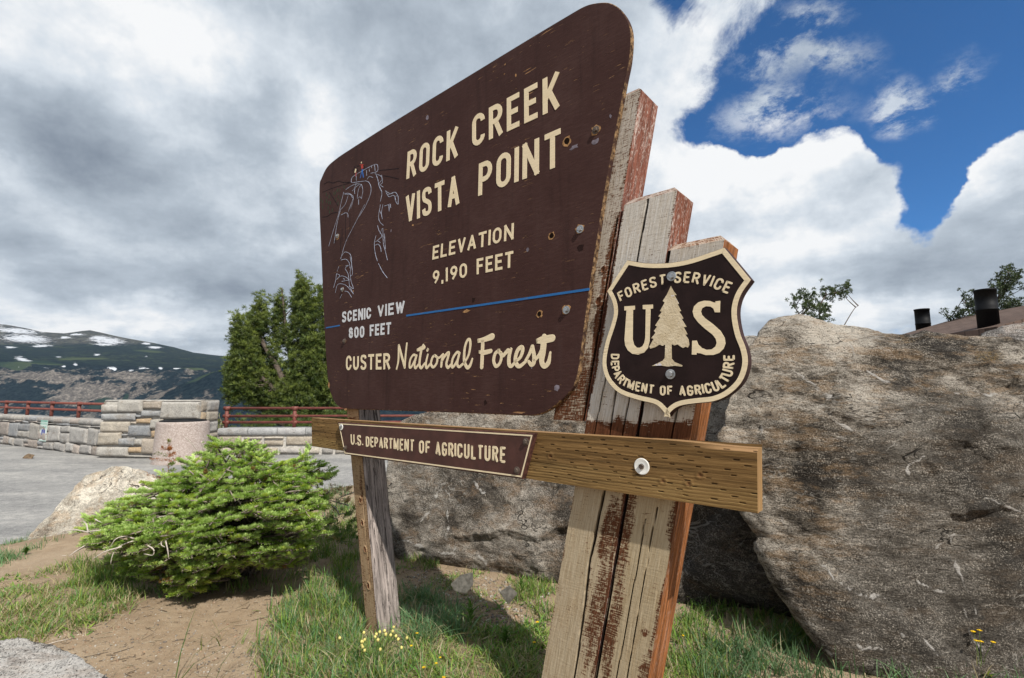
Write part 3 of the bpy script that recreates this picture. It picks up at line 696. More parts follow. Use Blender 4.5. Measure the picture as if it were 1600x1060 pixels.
class Ink:
    """ribbons of paint lying in routed grooves; points are (u, z) of the sign's frame"""
    def __init__(s, v, h=.0012): s.g = Geo(); s.v = v; s.h = h; s.k = 0
    def stroke(s, P, w, closed=False, rnd=False, mi=0):
        P = np.asarray(P, float); s.k += 1; y = s.v - s.h - 4e-5 * (s.k % 12); y1 = s.v + .0005
        if closed and np.linalg.norm(P[0] - P[-1]) < 1e-9: P = P[:-1]
        keep = [0] + [i for i in range(1, len(P)) if np.linalg.norm(P[i] - P[i - 1]) > 1e-6]; P = P[keep]
        n = len(P); w = np.broadcast_to(np.asarray(w, float), (n,)) if np.ndim(w) == 0 or len(w) == n else np.interp(np.linspace(0, 1, n), np.linspace(0, 1, len(w)), w)
        prv = np.roll(P, 1, 0) if closed else np.vstack([2 * P[0] - P[1], P[:-1]]); nxt = np.roll(P, -1, 0) if closed else np.vstack([P[1:], 2 * P[-1] - P[-2]])
        a = P - prv; b = nxt - P; a /= np.linalg.norm(a, axis=1)[:, None] + 1e-12; b /= np.linalg.norm(b, axis=1)[:, None] + 1e-12
        t = a + b; t /= np.linalg.norm(t, axis=1)[:, None] + 1e-12; nn = np.stack([-t[:, 1], t[:, 0]], 1)
        sc = 1 / np.clip((nn * np.stack([-a[:, 1], a[:, 0]], 1)).sum(1), .6, 1)
        Lp, Rp = P + nn * (w * sc / 2)[:, None], P - nn * (w * sc / 2)[:, None]
        ring = [Lp, Rp]
        V = np.concatenate([np.stack([q[:, 0], np.full(n, yy), q[:, 1]], 1) for q in ring for yy in (y, y1)])   # L top, L low, R top, R low
        i = np.arange(n if closed else n - 1); j = (i + 1) % n
        F = [np.stack([i, j, 2 * n + j, 2 * n + i], 1), np.stack([i, n + i, n + j, j], 1), np.stack([2 * n + i, 2 * n + j, 3 * n + j, 3 * n + i], 1)]
        if not closed: F += [np.array([[0, 2 * n, 3 * n, n], [n - 1, 2 * n - 1, 4 * n - 1, 3 * n - 1]])]
        s.g.add(V, F, mi)
        if rnd and not closed:
            for c, dr, ww in ((P[0], -a[0] if n > 1 else -t[0], w[0]), (P[-1], b[-1], w[-1])):
                if c is P[0]: dr = -(P[1] - P[0]) / np.linalg.norm(P[1] - P[0])
                else: dr = (P[-1] - P[-2]) / np.linalg.norm(P[-1] - P[-2])
                a0 = math.atan2(dr[1], dr[0]); th = a0 + np.linspace(-math.pi / 2, math.pi / 2, 9)
                q = c + ww / 2 * np.stack([np.cos(th), np.sin(th)], 1)
                s.g.add(np.concatenate([np.stack([q[:, 0], np.full(9, y), q[:, 1]], 1), np.stack([q[:, 0], np.full(9, y1), q[:, 1]], 1)]),
                        [np.array([list(range(9))])] + [np.array([[k, k + 1, k + 10, k + 9] for k in range(8)])], mi)
    def poly(s, P, mi=0):
        P = np.asarray(P, float); s.k += 1; y = s.v - s.h - 4e-5 * (s.k % 12); n = len(P)
        from mathutils.geometry import tessellate_polygon
        tri = tessellate_polygon([[Vector((p[0], p[1], 0)) for p in P]])
        V = np.concatenate([np.stack([P[:, 0], np.full(n, y), P[:, 1]], 1), np.stack([P[:, 0], np.full(n, s.v + .0005), P[:, 1]], 1)])
        i = np.arange(n); j = (i + 1) % n
        s.g.add(V, [np.array(tri), np.stack([i, n + i, n + j, j], 1)], mi)
    def word(s, text, TL, TR, BL, BR, thick=.155, gap=.34, base=.44, rnd=False, mi=0, v=None, raw=False):
        v = s.v if v is None else v
        TL, TR, BL, BR = [np.asarray(p, float) if raw else sp(*p, v) for p in (TL, TR, BL, BR)]
        ws = [base * GW.get(c, 1) if c != ' ' else .45 for c in text]
        tot = sum(ws) + gap * base * (len(text) - 1)
        H = (np.linalg.norm(TL - BL) + np.linalg.norm(TR - BR)) / 2; Wd = (np.linalg.norm(TR - TL) + np.linalg.norm(BR - BL)) / 2
        sw = thick * H; x = 0.0
        for c, w in zip(text, ws):
            if c != ' ':
                wm = w / tot * Wd                                      # metric width
                q = max((wm - sw) / (H - sw), .02)
                st, cl = glyph(c, q)
                for P in st:
                    P = np.asarray(P, float)
                    U_ = (x + w * (sw / 2 / wm + P[:, 0] * (1 - sw / wm) if wm > sw * 1.05 else .5 + 0 * P[:, 0])) / tot if wm > sw * 1.05 else (x + w * .5 + 0 * P[:, 0]) / tot
                    Y_ = sw / 2 / H + P[:, 1] * (1 - sw / H)
                    if not rnd and len(P) == 2:                        # square ends reach the full height
                        dd = np.array([U_[1] - U_[0], Y_[1] - Y_[0]]); 
                        if abs(P[0, 0] - P[1, 0]) < .01 or abs(P[0, 1] - P[1, 1]) < .01 or c in 'VAWKRNM':
                            ln = math.hypot(dd[0] * Wd, dd[1] * H); e = sw / 2 / ln * (.98 if c not in 'VAWM' else .75)
                            U_ = np.array([U_[0] - dd[0] * e, U_[1] + dd[0] * e]); Y_ = np.array([Y_[0] - dd[1] * e, Y_[1] + dd[1] * e])
                    q_ = ((TL * (1 - U_)[:, None] + TR * U_[:, None]) * Y_[:, None] + (BL * (1 - U_)[:, None] + BR * U_[:, None]) * (1 - Y_)[:, None])
                    s.stroke(q_, sw, closed=bool(cl), rnd=rnd, mi=mi)
            x += w + gap * base
    def along(s, text, path, H, thick=.17, gap=.36, base=.52, mi=0):
        """letters set upright along a curved baseline (u, z)"""
        path = np.asarray(path, float); ds = np.concatenate([[0], np.cumsum(np.linalg.norm(np.diff(path, axis=0), axis=1))])
        ws = [base * GW.get(c, 1) if c != ' ' else .30 for c in text]; tot = sum(ws) + gap * base * (len(text) - 1)
        sc = ds[-1] / tot; sw = thick * H; x = 0.0
        at = lambda q: np.array([np.interp(q, ds, path[:, 0]), np.interp(q, ds, path[:, 1])])
        for c, w in zip(text, ws):
            if c != ' ':
                a, b = x * sc, (x + w) * sc; A, B = at(a), at(b)
                if c in 'I.': A, B = at(a - H * .1), at(b + H * .1)
                e = (B - A) / np.linalg.norm(B - A); up = np.array([-e[1], e[0]]); m = (A + B) / 2; wm = (b - a)
                st, cl = glyph(c, max((wm - sw) / (H - sw), .05))
                for P in st:
                    P = np.asarray(P, float); X = (P[:, 0] - .5) * max(wm - sw, 0); Y = sw / 2 + P[:, 1] * (H - sw)
                    s.stroke(m + e * X[:, None] + up * Y[:, None], sw, closed=bool(cl), rnd=True, mi=mi)
            x += w + gap * base
    def build(s, name, mats, parent):
        o = s.g.build(name, mats, parent); s.g = Geo(); return o

# ------------------------------------------------------------------ sign materials
def brown_paint():
    m, t, b = material('brown_sign_paint', .72, .12)
    oc = t.tc('Object')
    st = t.mapping(oc, (1.0, 1, 7)); n1 = t.noise(oc, 3.0, 5, .6); n2 = t.noise(st, 22, 5, .7); n3 = t.noise(t.mapping(oc, (1, 1, 10)), 110, 3, .7)
    c = t.ramp(t.math('ADD', t.math('MULTIPLY', n1, .5), t.math('MULTIPLY', n2, .5)), [(.3, (.032, .0140, .0122)), (.5, (.048, .0225, .0198)), (.68, (.070, .038, .034))])
    vs_ = t.noise(t.mapping(oc, (9, 1, .7)), 2.0, 5, .65); c = t.mix(t.ss(vs_, .52, .7, 0, .4), c, (.021, .010, .009)); c = t.mix(t.ss(vs_, .46, .3, 0, .35), c, (.060, .034, .031))
    c = t.mix(t.ss(n3, .55, .8, 0, .35), c, (.066, .040, .036))
    # paint checks: thin broken horizontal slits showing pale plywood with a dark edge
    ck = t.noise(t.mapping(oc, (1.0, 1, 12), rot=(0, .06, 0)), 9.5, 6, .62, .25)
    area = t.ss(t.noise(oc, 2.3, 4, .6), .44, .64); area2 = t.noise(oc, 17, 3, .6)
    slit = t.math('MULTIPLY', t.ss(ck, .610, .630), t.math('MULTIPLY', area, t.ss(area2, .47, .56)))
    dark = t.math('MULTIPLY', t.ss(ck, .575, .607), t.math('MULTIPLY', area, t.ss(area2, .45, .55)))
    c = t.mix(t.math('MULTIPLY', dark, .8), c, (.012, .007, .006)); c = t.mix(t.math('MULTIPLY', slit, .85), c, (.36, .20, .10))
    fl = t.math('MULTIPLY', t.ss(t.noise(oc, 95, 2, .5), .80, .83), t.ss(t.noise(oc, 5, 2, .5), .5, .6))
    c = t.mix(fl, c, (.40, .27, .15))
    t.put(b.inputs['Base Color'], c)
    t.put(b.inputs['Normal'], t.bump(t.math('SUBTRACT', t.math('ADD', t.math('MULTIPLY', n3, .35), t.math('MULTIPLY', n2, .25)), t.math('MULTIPLY', dark, .9)), .5, .003))
    return m
M_BROWN = brown_paint()
def cream_paint(name, col):
    m, t, b = material(name, .6, .3); oc = t.tc('Object')
    n = t.noise(t.mapping(oc, (1, 1, 6)), 30, 5, .65); v = t.noise(oc, 6, 4, .6)
    c = t.mix(t.ss(n, .3, .7), tuple(x * .86 for x in col), col); c = t.mix(t.ss(v, .5, .75, 0, .4), c, tuple(x * f for x, f in zip(col, (.8, .74, .66))))
    ck = t.ss(t.noise(t.mapping(oc, (1.2, 1, 16)), 12, 5, .6), .66, .68)
    c = t.mix(t.math('MULTIPLY', ck, .6), c, (.25, .16, .09))
    t.put(b.inputs['Base Color'], c); t.put(b.inputs['Normal'], t.bump(n, .3, .002)); return m
M_CREAM = cream_paint('cream_paint', (.74, .625, .43)); M_WHITE = cream_paint('worn_white_paint', (.58, .60, .64)); M_BLUE = cream_paint('blue_paint', (.015, .12, .34))
M_LINE = simple('pale_blue_line', (.33, .36, .46), .7, .2, var=.45, scale=60); M_DKLINE = simple('dark_line', (.010, .009, .012), .8, .1)
M_RED = simple('red_paint', (.35, .035, .02), .6, .3); M_JEAN = simple('jean_blue_paint', (.02, .11, .38), .6, .3); M_PINE = simple('pine_green_paint', (.012, .045, .018), .7, .2)
def raw_edge():
    m, t, b = material('weathered_plywood_edge', .9, .1); oc = t.tc('Object'); n = t.noise(oc, 60, 5, .7); p = t.noise(oc, 12, 4, .6)
    c = t.mix(t.ss(n, .4, .65), (.045, .026, .018), (.30, .19, .10)); c = t.mix(t.ss(p, .52, .62), c, (.05, .026, .022))
    t.put(b.inputs['Base Color'], c); t.put(b.inputs['Normal'], t.bump(n, .8, .004)); return m
M_EDGE = raw_edge()
M_STEEL = simple('galvanised_steel', (.40, .41, .42), .38, .5, .9, var=.3, scale=90, bump=.3); M_RUST = simple('dull_dark_bolt', (.11, .085, .07), .6, .4, .5, var=.4, scale=80, bump=.4)
M_WASHER = simple('white_washer', (.72, .72, .69), .5, .4, var=.12, scale=40); M_HOLE = simple('bare_hole', (.012, .008, .006), .95, .0); M_TORN = simple('torn_plywood', (.30, .17, .08), .9, .1, var=.5, scale=90, bump=.8)
def dark_shield():
    m, t, b = material('dark_shield_paint', .5, .13); oc = t.tc('Object'); n = t.noise(oc, 12, 5, .6); f = t.noise(oc, 120, 3, .6)
    c = t.mix(t.ss(n, .35, .7), (.014, .0075, .0072), (.022, .012, .0115)); c = t.mix(t.ss(f, .68, .8, 0, .4), c, (.06, .04, .035))
    t.put(b.inputs['Base Color'], c); t.put(b.inputs['Normal'], t.bump(f, .15, .002)); return m
M_SHIELD = dark_shield()

def slab(name, outline, v0, v1, mats, parent, bev=.003, back=None):
    """board cut to an outline (u, z): face at v0, back at v1, small eased edge; mats = face, edge"""
    P = np.asarray(outline, float); n = len(P)
    c = P.mean(0)
    nx, pv = np.roll(P, -1, 0), np.roll(P, 1, 0); t = nx - pv; t /= np.linalg.norm(t, axis=1)[:, None] + 1e-12
    nr = np.stack([t[:, 1], -t[:, 0]], 1)
    area = 0.5 * np.sum(P[:, 0] * nx[:, 1] - nx[:, 0] * P[:, 1])
    if area < 0: nr = -nr
    rings = [(P - nr * bev, v0), (P, v0 + bev), (P, v1)]
    V = np.concatenate([np.stack([q[:, 0], np.full(n, y), q[:, 1]], 1) for q, y in rings])
    i = np.arange(n); j = (i + 1) % n
    g = Geo(); g.add(V, [np.array([list(range(n))])], 0)
    side = [np.stack([k * n + i, (k + 1) * n + i, (k + 1) * n + j, k * n + j], 1) for k in range(2)] + [np.array([[2 * n + k for k in range(n)][::-1]])]
    g.add(V, side, 1)
    o = g.build(name, mats, parent)
    bm = bmesh.new(); bm.from_mesh(o.data); bmesh.ops.remove_doubles(bm, verts=bm.verts, dist=1e-6); bmesh.ops.recalc_face_normals(bm, faces=bm.faces); bmesh.ops.triangulate(bm, faces=[f for f in bm.faces if len(f.verts) > 4], ngon_method='EAR_CLIP'); bm.to_mesh(o.data); bm.free()
    return o
def offset(P, dist):
    P = np.asarray(P, float); nx, pv = np.roll(P, -1, 0), np.roll(P, 1, 0)
    a = P - pv; b = nx - P; a /= np.linalg.norm(a, axis=1)[:, None] + 1e-12; b /= np.linalg.norm(b, axis=1)[:, None] + 1e-12
    t = a + b; t /= np.linalg.norm(t, axis=1)[:, None] + 1e-12; nr = np.stack([-t[:, 1], t[:, 0]], 1)
    sc = 1 / np.clip((nr * np.stack([-a[:, 1], a[:, 0]], 1)).sum(1), .55, 1)
    area = 0.5 * np.sum(P[:, 0] * nx[:, 1] - nx[:, 0] * P[:, 1])
    return P + nr * (dist * sc * (1 if area > 0 else -1))[:, None]
def bolt(parent, px, py, v, r=.0085, mat=None, washer=None, name='bolt', h=.006):
    """hex bolt head (and optional cupped washer) standing out of the face at depth v"""
    u, z = sp(px, py, v); g = Geo(); mat = mat or M_STEEL
    def ringed(prof, n, mi, ph=0.0):
        th = np.arange(n) / n * 2 * math.pi + ph
        V = np.concatenate([np.stack([u + rr * np.cos(th), np.full(n, v - hh), z + rr * np.sin(th)], 1) for rr, hh in prof]); m = len(prof)
        F = [np.array([[k * n + i, k * n + (i + 1) % n, (k + 1) * n + (i + 1) % n, (k + 1) * n + i] for k in range(m - 1) for i in range(n)]), np.array([[(m - 1) * n + i for i in range(n)]])]
        g.add(V, F, mi)
    base = 0.0
    if washer: ringed([(washer, -.001), (washer, .0022), (washer * .92, .003), (washer * .55, .0018)], 28, 1); base = .0018
    else: ringed([(r * 1.55, -.001), (r * 1.55, .0016), (r * 1.45, .002)], 24, 0); base = .002
    ringed([(r, base - .001), (r, base + h * .75), (r * .86, base + h)], 6, 0, .4)
    return g.build(name, [mat, M_WASHER], parent)

# ------------------------------------------------------------------ main panel
OUT = [(499, 290), (502, 279), (511, 261), (526.5, 247), (545, 234.5), (590, 205.5), (631, 180), (690, 144), (744, 111), (820, 64.5), (886, 24.8), (913, 9.6), (932, 4.5), (950, 4), (964, 10), (975, 21), (983.5, 38), (986.5, 58), (984, 94),
       (976, 135), (953, 257), (938, 345), (921, 456), (907.5, 556), (902.5, 587), (894, 608), (877, 626), (858, 641), (839, 649), (818, 649.5), (750, 646.8), (684, 644), (582, 640.8), (540, 639), (526, 633), (517, 616), (512, 592), (507, 517), (501.5, 388), (499, 330)]
PANEL = slab('sign_panel', catmull(sps(OUT), 5, True), 0.0, .019, [M_BROWN, M_EDGE], SIGN)
ik = Ink(0.0)
z3 = lambda *p: zpts(p, 620, 90, 3.787)
for txt, TL, TR, BL, BR, th in (
    ('ROCK', (637.2, 237.9), (715.6, 197), (635.1, 280.7), (714.6, 245.2), .155), ('CREEK', (738, 183), (873, 111), (738, 231.4), (873.5, 168.7), .155),
    ('VISTA', (634.5, 306.5), (717.2, 272), (634.5, 348.6), (717.5, 319.6), .155), ('POINT', (748.6, 256.4), (876, 200.4), (747.3, 307), (876, 259), .155),
    ('ELEVATION', (677, 385.2), (803, 348.5), (675.7, 406.3), (802.2, 374), .17), ('9,190', (676.5, 424), (729.5, 410.5), (676.5, 444.7), (729.5, 433.3), .17),
    ('FEET', (745, 405), (802, 392.2), (745, 429.2), (801.5, 417.8), .17), ('CUSTER', (541, 556.2), (609.3, 551.8), (540.7, 578.9), (609.3, 577.3), .17)):
    ik.word(txt, TL, TR, BL, BR, th); ik.build('lettering', M_CREAM, PANEL)
# script words, traced stroke by stroke
zA = lambda p: sps(zpts(p, 600, 500, 10)); zB = lambda p: sps(zpts(p, 730, 500, 10))
def script(pts, w, fn, n=6):
    P = catmull(fn(pts), n); ik.stroke(P, np.asarray(w) * SCR, rnd=True)
SCR = .00060
script([(195, 780), (225, 640), (232, 400)], [16, 20, 20], zA, 10); script([(235, 395), (275, 560), (325, 745)], [18, 24, 22], zA, 10); script([(325, 745), (338, 560), (358, 368)], [18, 19, 16], zA, 10)
script([(500, 560), (460, 550), (410, 630), (400, 735), (430, 735), (480, 640), (510, 560)], 19, zA); script([(510, 560), (478, 700), (495, 755), (540, 700)], 19, zA)
script([(515, 475), (570, 455), (625, 430)], [20, 34, 34], zA); script([(615, 400), (580, 500), (555, 690), (585, 750), (640, 680)], [24, 24, 22, 24, 18], zA)
script([(685, 545), (655, 690), (670, 750), (725, 690)], [16, 20, 22, 18], zA); script([(694, 450), (680, 478)], [22, 22], zA)
script([(800, 555), (760, 590), (735, 690), (770, 740), (820, 690), (835, 600), (795, 555)], 20, zA); script([(825, 590), (870, 590), (925, 540)], 18, zA)
script([(930, 535), (905, 640), (895, 730)], [22, 22, 20], zA); script([(905, 650), (950, 570), (1010, 515), (1000, 590), (975, 690), (1000, 745), (1050, 700)], [18, 22, 24, 22, 20, 24, 18], zA)
script([(1180, 520), (1140, 510), (1075, 610), (1060, 725), (1090, 730), (1150, 630), (1180, 520)], 20, zA); script([(1180, 520), (1145, 680), (1175, 735), (1235, 690)], 20, zA)
script([(1245, 690), (1320, 560), (1350, 400), (1338, 310), (1300, 330), (1262, 450), (1255, 640), (1300, 745), (1345, 715), (1382, 610)], [18, 18, 20, 22, 20, 20, 24, 26, 24, 14], zA)
ik.build('lettering', M_CREAM, PANEL)
script([(165, 330), (260, 310), (390, 262)], [28, 34, 46], zB); script([(245, 320), (240, 480), (228, 740)], [30, 30, 30], zB); script([(185, 500), (260, 512), (368, 488)], [20, 34, 30], zB)
script([(500, 480), (440, 530), (415, 640), (450, 725), (510, 680), (535, 570), (490, 480)], [24, 24, 24, 24, 22, 22, 24], zB); script([(520, 510), (560, 560), (600, 520), (640, 480)], [22, 24, 26, 30], zB)
script([(685, 460), (655, 580), (655, 690), (690, 725), (750, 670)], [22, 28, 28, 24, 20], zB)
script([(745, 660), (830, 590), (868, 480), (850, 430), (790, 480), (752, 610), (775, 700), (825, 725), (910, 660)], [18, 22, 26, 30, 28, 26, 30, 26, 20], zB)
script([(905, 655), (970, 540), (1020, 420)], [20, 22, 28], zB); script([(1020, 420), (1045, 560), (1040, 670), (1000, 700), (960, 650)], [26, 28, 30, 28, 20], zB); script([(1040, 640), (1120, 560), (1160, 470)], [24, 24, 20], zB)
script([(1080, 335), (1180, 315), (1330, 285)], [26, 50, 46], zB); script([(1205, 260), (1200, 330), (1180, 520), (1165, 650), (1205, 725), (1270, 670), (1300, 510)], [34, 44, 44, 36, 30, 30, 14], zB)
ik.build('lettering', M_CREAM, PANEL)
ik = Ink(0.0)
for txt, TL, TR, BL, BR in (('SCENIC', (535, 487.5), (579.7, 480.3), (534.5, 504.5), (579.7, 498)), ('VIEW', (590.5, 477.8), (632.4, 469.8), (590.5, 495.8), (631.4, 489.3)), ('800', (545, 512.5), (569.2, 509.3), (545.5, 529), (569, 527.8)), ('FEET', (578, 508), (611, 503.5), (578, 525.7), (610.3, 522.3))):
    ik.word(txt, TL, TR, BL, BR, .2); o = ik.build('lettering', M_WHITE, PANEL); o['label'] = 'small white lettering'
ik = Ink(0.0)
for P, w in (([(509.5, 512.6), (531, 508.9)], .0075), ([(635, 493.6), (700, 484.3), (820, 467), (921, 452.2)], .0088)): ik.stroke(sps(P), w); ik.build('blue_stripe', M_BLUE, PANEL)
# routed picture: overlook, two visitors, cliff and waterfalls
ik = Ink(0.0, .0006); zC = lambda p: zpts(p, 500, 240, 10.6); zD = lambda p: zpts(p, 510, 320, 6.625); zE = lambda p: zpts(p, 490, 230, 4.24)
def ln(pts, w=.0024, mi=0, n=4): ik.stroke(catmull(sps(pts), n) if len(pts) > 2 else sps(pts), w, rnd=False, mi=mi)
for p in ([(520, 480), (535, 395), (700, 290), (880, 195), (950, 190), (950, 295), (840, 330)], [(535, 395), (520, 480), (640, 470), (760, 455)], [(770, 280), (775, 370)], [(815, 255), (820, 300)], [(600, 370), (602, 450)], [(855, 215), (855, 245)], [(905, 195), (915, 295)],
          [(760, 455), (810, 480), (845, 560), (835, 680), (760, 860), (640, 1060)], [(430, 600), (500, 550), (600, 505), (690, 515)], [(600, 505), (560, 600), (535, 620)], [(640, 520), (580, 580), (575, 670)], [(690, 515), (640, 590), (620, 740), (660, 720), (690, 750)], [(690, 520), (710, 620), (690, 740)], [(640, 760), (640, 850)],
          [(400, 670), (470, 660), (540, 700), (550, 770), (510, 910)], [(410, 680), (500, 680), (540, 740)], [(395, 640), (350, 820), (300, 1050)], [(470, 690), (420, 840), (345, 930)], [(545, 760), (470, 960)], [(350, 1020), (420, 985), (460, 1000), (465, 1060)],
          [(780, 430), (820, 385), (880, 400)], [(910, 335), (1000, 370), (1030, 430), (975, 510), (1010, 600), (1030, 640)], [(930, 350), (960, 440), (980, 540), (1025, 660), (1000, 800)], [(1020, 360), (1035, 480), (1000, 520), (1050, 560)]): ln(zC(p))
for p in ([(560, 0), (540, 120), (555, 180), (590, 215)], [(585, 0), (570, 90), (580, 150)], [(550, 60), (575, 110)], [(530, 215), (545, 270), (575, 325), (530, 370)], [(580, 245), (555, 300)], [(585, 245), (590, 400), (610, 480), (632, 575)], [(600, 300), (612, 460)], [(515, 320), (497, 400), (505, 500), (528, 585)], [(510, 385), (530, 375), (560, 395)],
          [(508, 420), (535, 410), (560, 440), (568, 490)], [(540, 610), (580, 690), (632, 760)], [(600, 15), (640, 5), (670, 30)], [(645, 10), (650, 70)], [(125, 105), (75, 260), (25, 430)], [(150, 40), (110, 200), (80, 400)], [(145, 560), (180, 500), (210, 492), (250, 520), (262, 600), (245, 700)],
          [(150, 575), (200, 565), (235, 600), (245, 660)], [(200, 635), (230, 630), (195, 660), (225, 720), (240, 850)], [(245, 540), (262, 620), (270, 720), (250, 735)], [(105, 715), (95, 790), (75, 860)], [(108, 715), (138, 735), (100, 780), (150, 740), (200, 750), (238, 780)], [(238, 780), (160, 795)], [(175, 765), (190, 775)],
          [(92, 915), (115, 830), (170, 822), (220, 850), (280, 925)], [(245, 700), (255, 790), (280, 870), (240, 845), (280, 920)], [(190, 895), (225, 905), (262, 960)], [(160, 930), (142, 970)], [(130, 640), (112, 690)], [(395, 0), (300, 190), (200, 390), (150, 560)]): ln(zD(p))
for p in ([(475, 290), (510, 310), (540, 300), (560, 330), (560, 380)], [(480, 300), (500, 330), (530, 320), (545, 350)], [(475, 390), (510, 380), (500, 420)], [(490, 320), (530, 300)], [(550, 320), (540, 345), (555, 380)]): ln(zE(p))
for p in ([(70, 245), (100, 230), (130, 238), (165, 225), (200, 235), (245, 232)], [(60, 300), (120, 275), (180, 255), (245, 238)], [(430, 155), (490, 150), (565, 142)], [(460, 190), (510, 198), (565, 212)], [(55, 465), (90, 460), (120, 440), (160, 432)], [(105, 300), (135, 345), (162, 390)], [(242, 440), (240, 560)], [(212, 440), (212, 620)], [(190, 540), (188, 640)], [(178, 600), (178, 690)]):
    ln(zE(p), .0026, 1)
for p in [(400, 560), (330, 610), (290, 610), (255, 655), (230, 670), (303, 715), (335, 750), (265, 760), (150, 720), (105, 680), (110, 790), (145, 815), (175, 820), (15, 765), (45, 800), (45, 890), (135, 905), (205, 940), (160, 970), (300, 825)]:
    ln(zC([(p[0], p[1] - 28), (p[0], p[1] + 28)]), .0042, 2)
for p, w, mi in (([(660, 190), (720, 185)], .004, 3), ([(690, 195), (705, 250)], .017, 3), ([(685, 140), (688, 165)], .008, 4), ([(700, 265), (702, 310)], .014, 5), ([(690, 310), (668, 410)], .006, 5), ([(705, 310), (722, 400)], .007, 5), ([(735, 205), (745, 250)], .004, 1), ([(655, 205), (610, 215)], .004, 1),
                 ([(575, 215), (578, 240)], .009, 1), ([(595, 255), (580, 320)], .014, 4), ([(610, 265), (635, 290)], .004, 1), ([(600, 315), (590, 380)], .008, 3), ([(560, 250), (540, 290)], .004, 1)): ln(zC(p), w, mi)
ik.build('routed_picture', [M_LINE, M_DKLINE, M_PINE, M_RED, M_CREAM, M_JEAN], PANEL)
# chips, holes and bolts of the panel
def disc_poly(px, py, v, r, n=10, jit=.35, seed=0, sx=1.0):
    rnd = np.random.RandomState(seed); u, z = sp(px, py, v); th = np.arange(n) / n * 2 * math.pi
    rr = r * (1 + rnd.uniform(-jit, jit, n)); return np.stack([u + sx * rr * np.cos(th), z + rr * np.sin(th)], 1)
CHIPM = [M_TORN, simple('greyed_paint', (.17, .15, .18), .8, .1, var=.4, scale=60), simple('dark_divot', (.022, .012, .011), .9, .05)]
ik = Ink(0.0, .0003)
for k, (px, py, r, mi, sx) in enumerate([(667.5, 184, .011, 1, .9), (929, 222, .012, 1, 1.5), (514, 602, .017, 0, .8), (870.6, 607, .014, 1, .7), (758.5, 630, .010, 2, .8), (740, 469, .010, 2, 1.0), (728, 486.5, .007, 0, 3.2), (908, 388, .013, 2, 1.0), (824, 391, .008, 1, .8), (611, 361, .008, 1, .6), (954, 182, .007, 1, .7),
                                          (645, 352, .005, 0, 1.5), (897, 230, .008, 1, 2.2), (806, 118, .006, 0, .6), (789, 101, .004, 0, 1), (788, 116, .003, 0, 1.3), (565, 375, .004, 0, 1), (831, 573, .008, 1, .5), (540, 640, .006, 0, 2), (552, 455, .004, 0, 1.5)]):
    ik.poly(disc_poly(px, py, 0, r, 9, .4, k, sx)); ik.build('paint_chip', CHIPM[mi], PANEL)
ik = Ink(0.0, .0007)
for k, (px, py, r) in enumerate([(885.7, 220.8, .0165), (862, 368.7, .0135), (842.8, 490.9, .0125), (527.6, 370, .017), (535.4, 452.5, .012), (538.4, 533, .012), (931, 203.8, .0165), (885, 484.7, .016), (906.4, 358.5, .016)]):
    ik.poly(disc_poly(px, py, 0, r * 1.15, 13, .22, 40 + k), 0); ik.poly(disc_poly(px, py, 0, r * .78, 13, .12, 60 + k), 1); ik.build('bolt_hole', [M_TORN, M_HOLE], PANEL)
for px, py, m_, r in ((906.4, 358.5, M_STEEL, .0095), (885, 484.7, M_STEEL, .0095), (931, 203.8, M_RUST, .0095), (527.6, 369, M_STEEL, .008), (535.4, 452.5, M_STEEL, .008), (538.4, 533, M_RUST, .0095)):
    bolt(PANEL, px, py, -.0006, r, m_, h=.008)

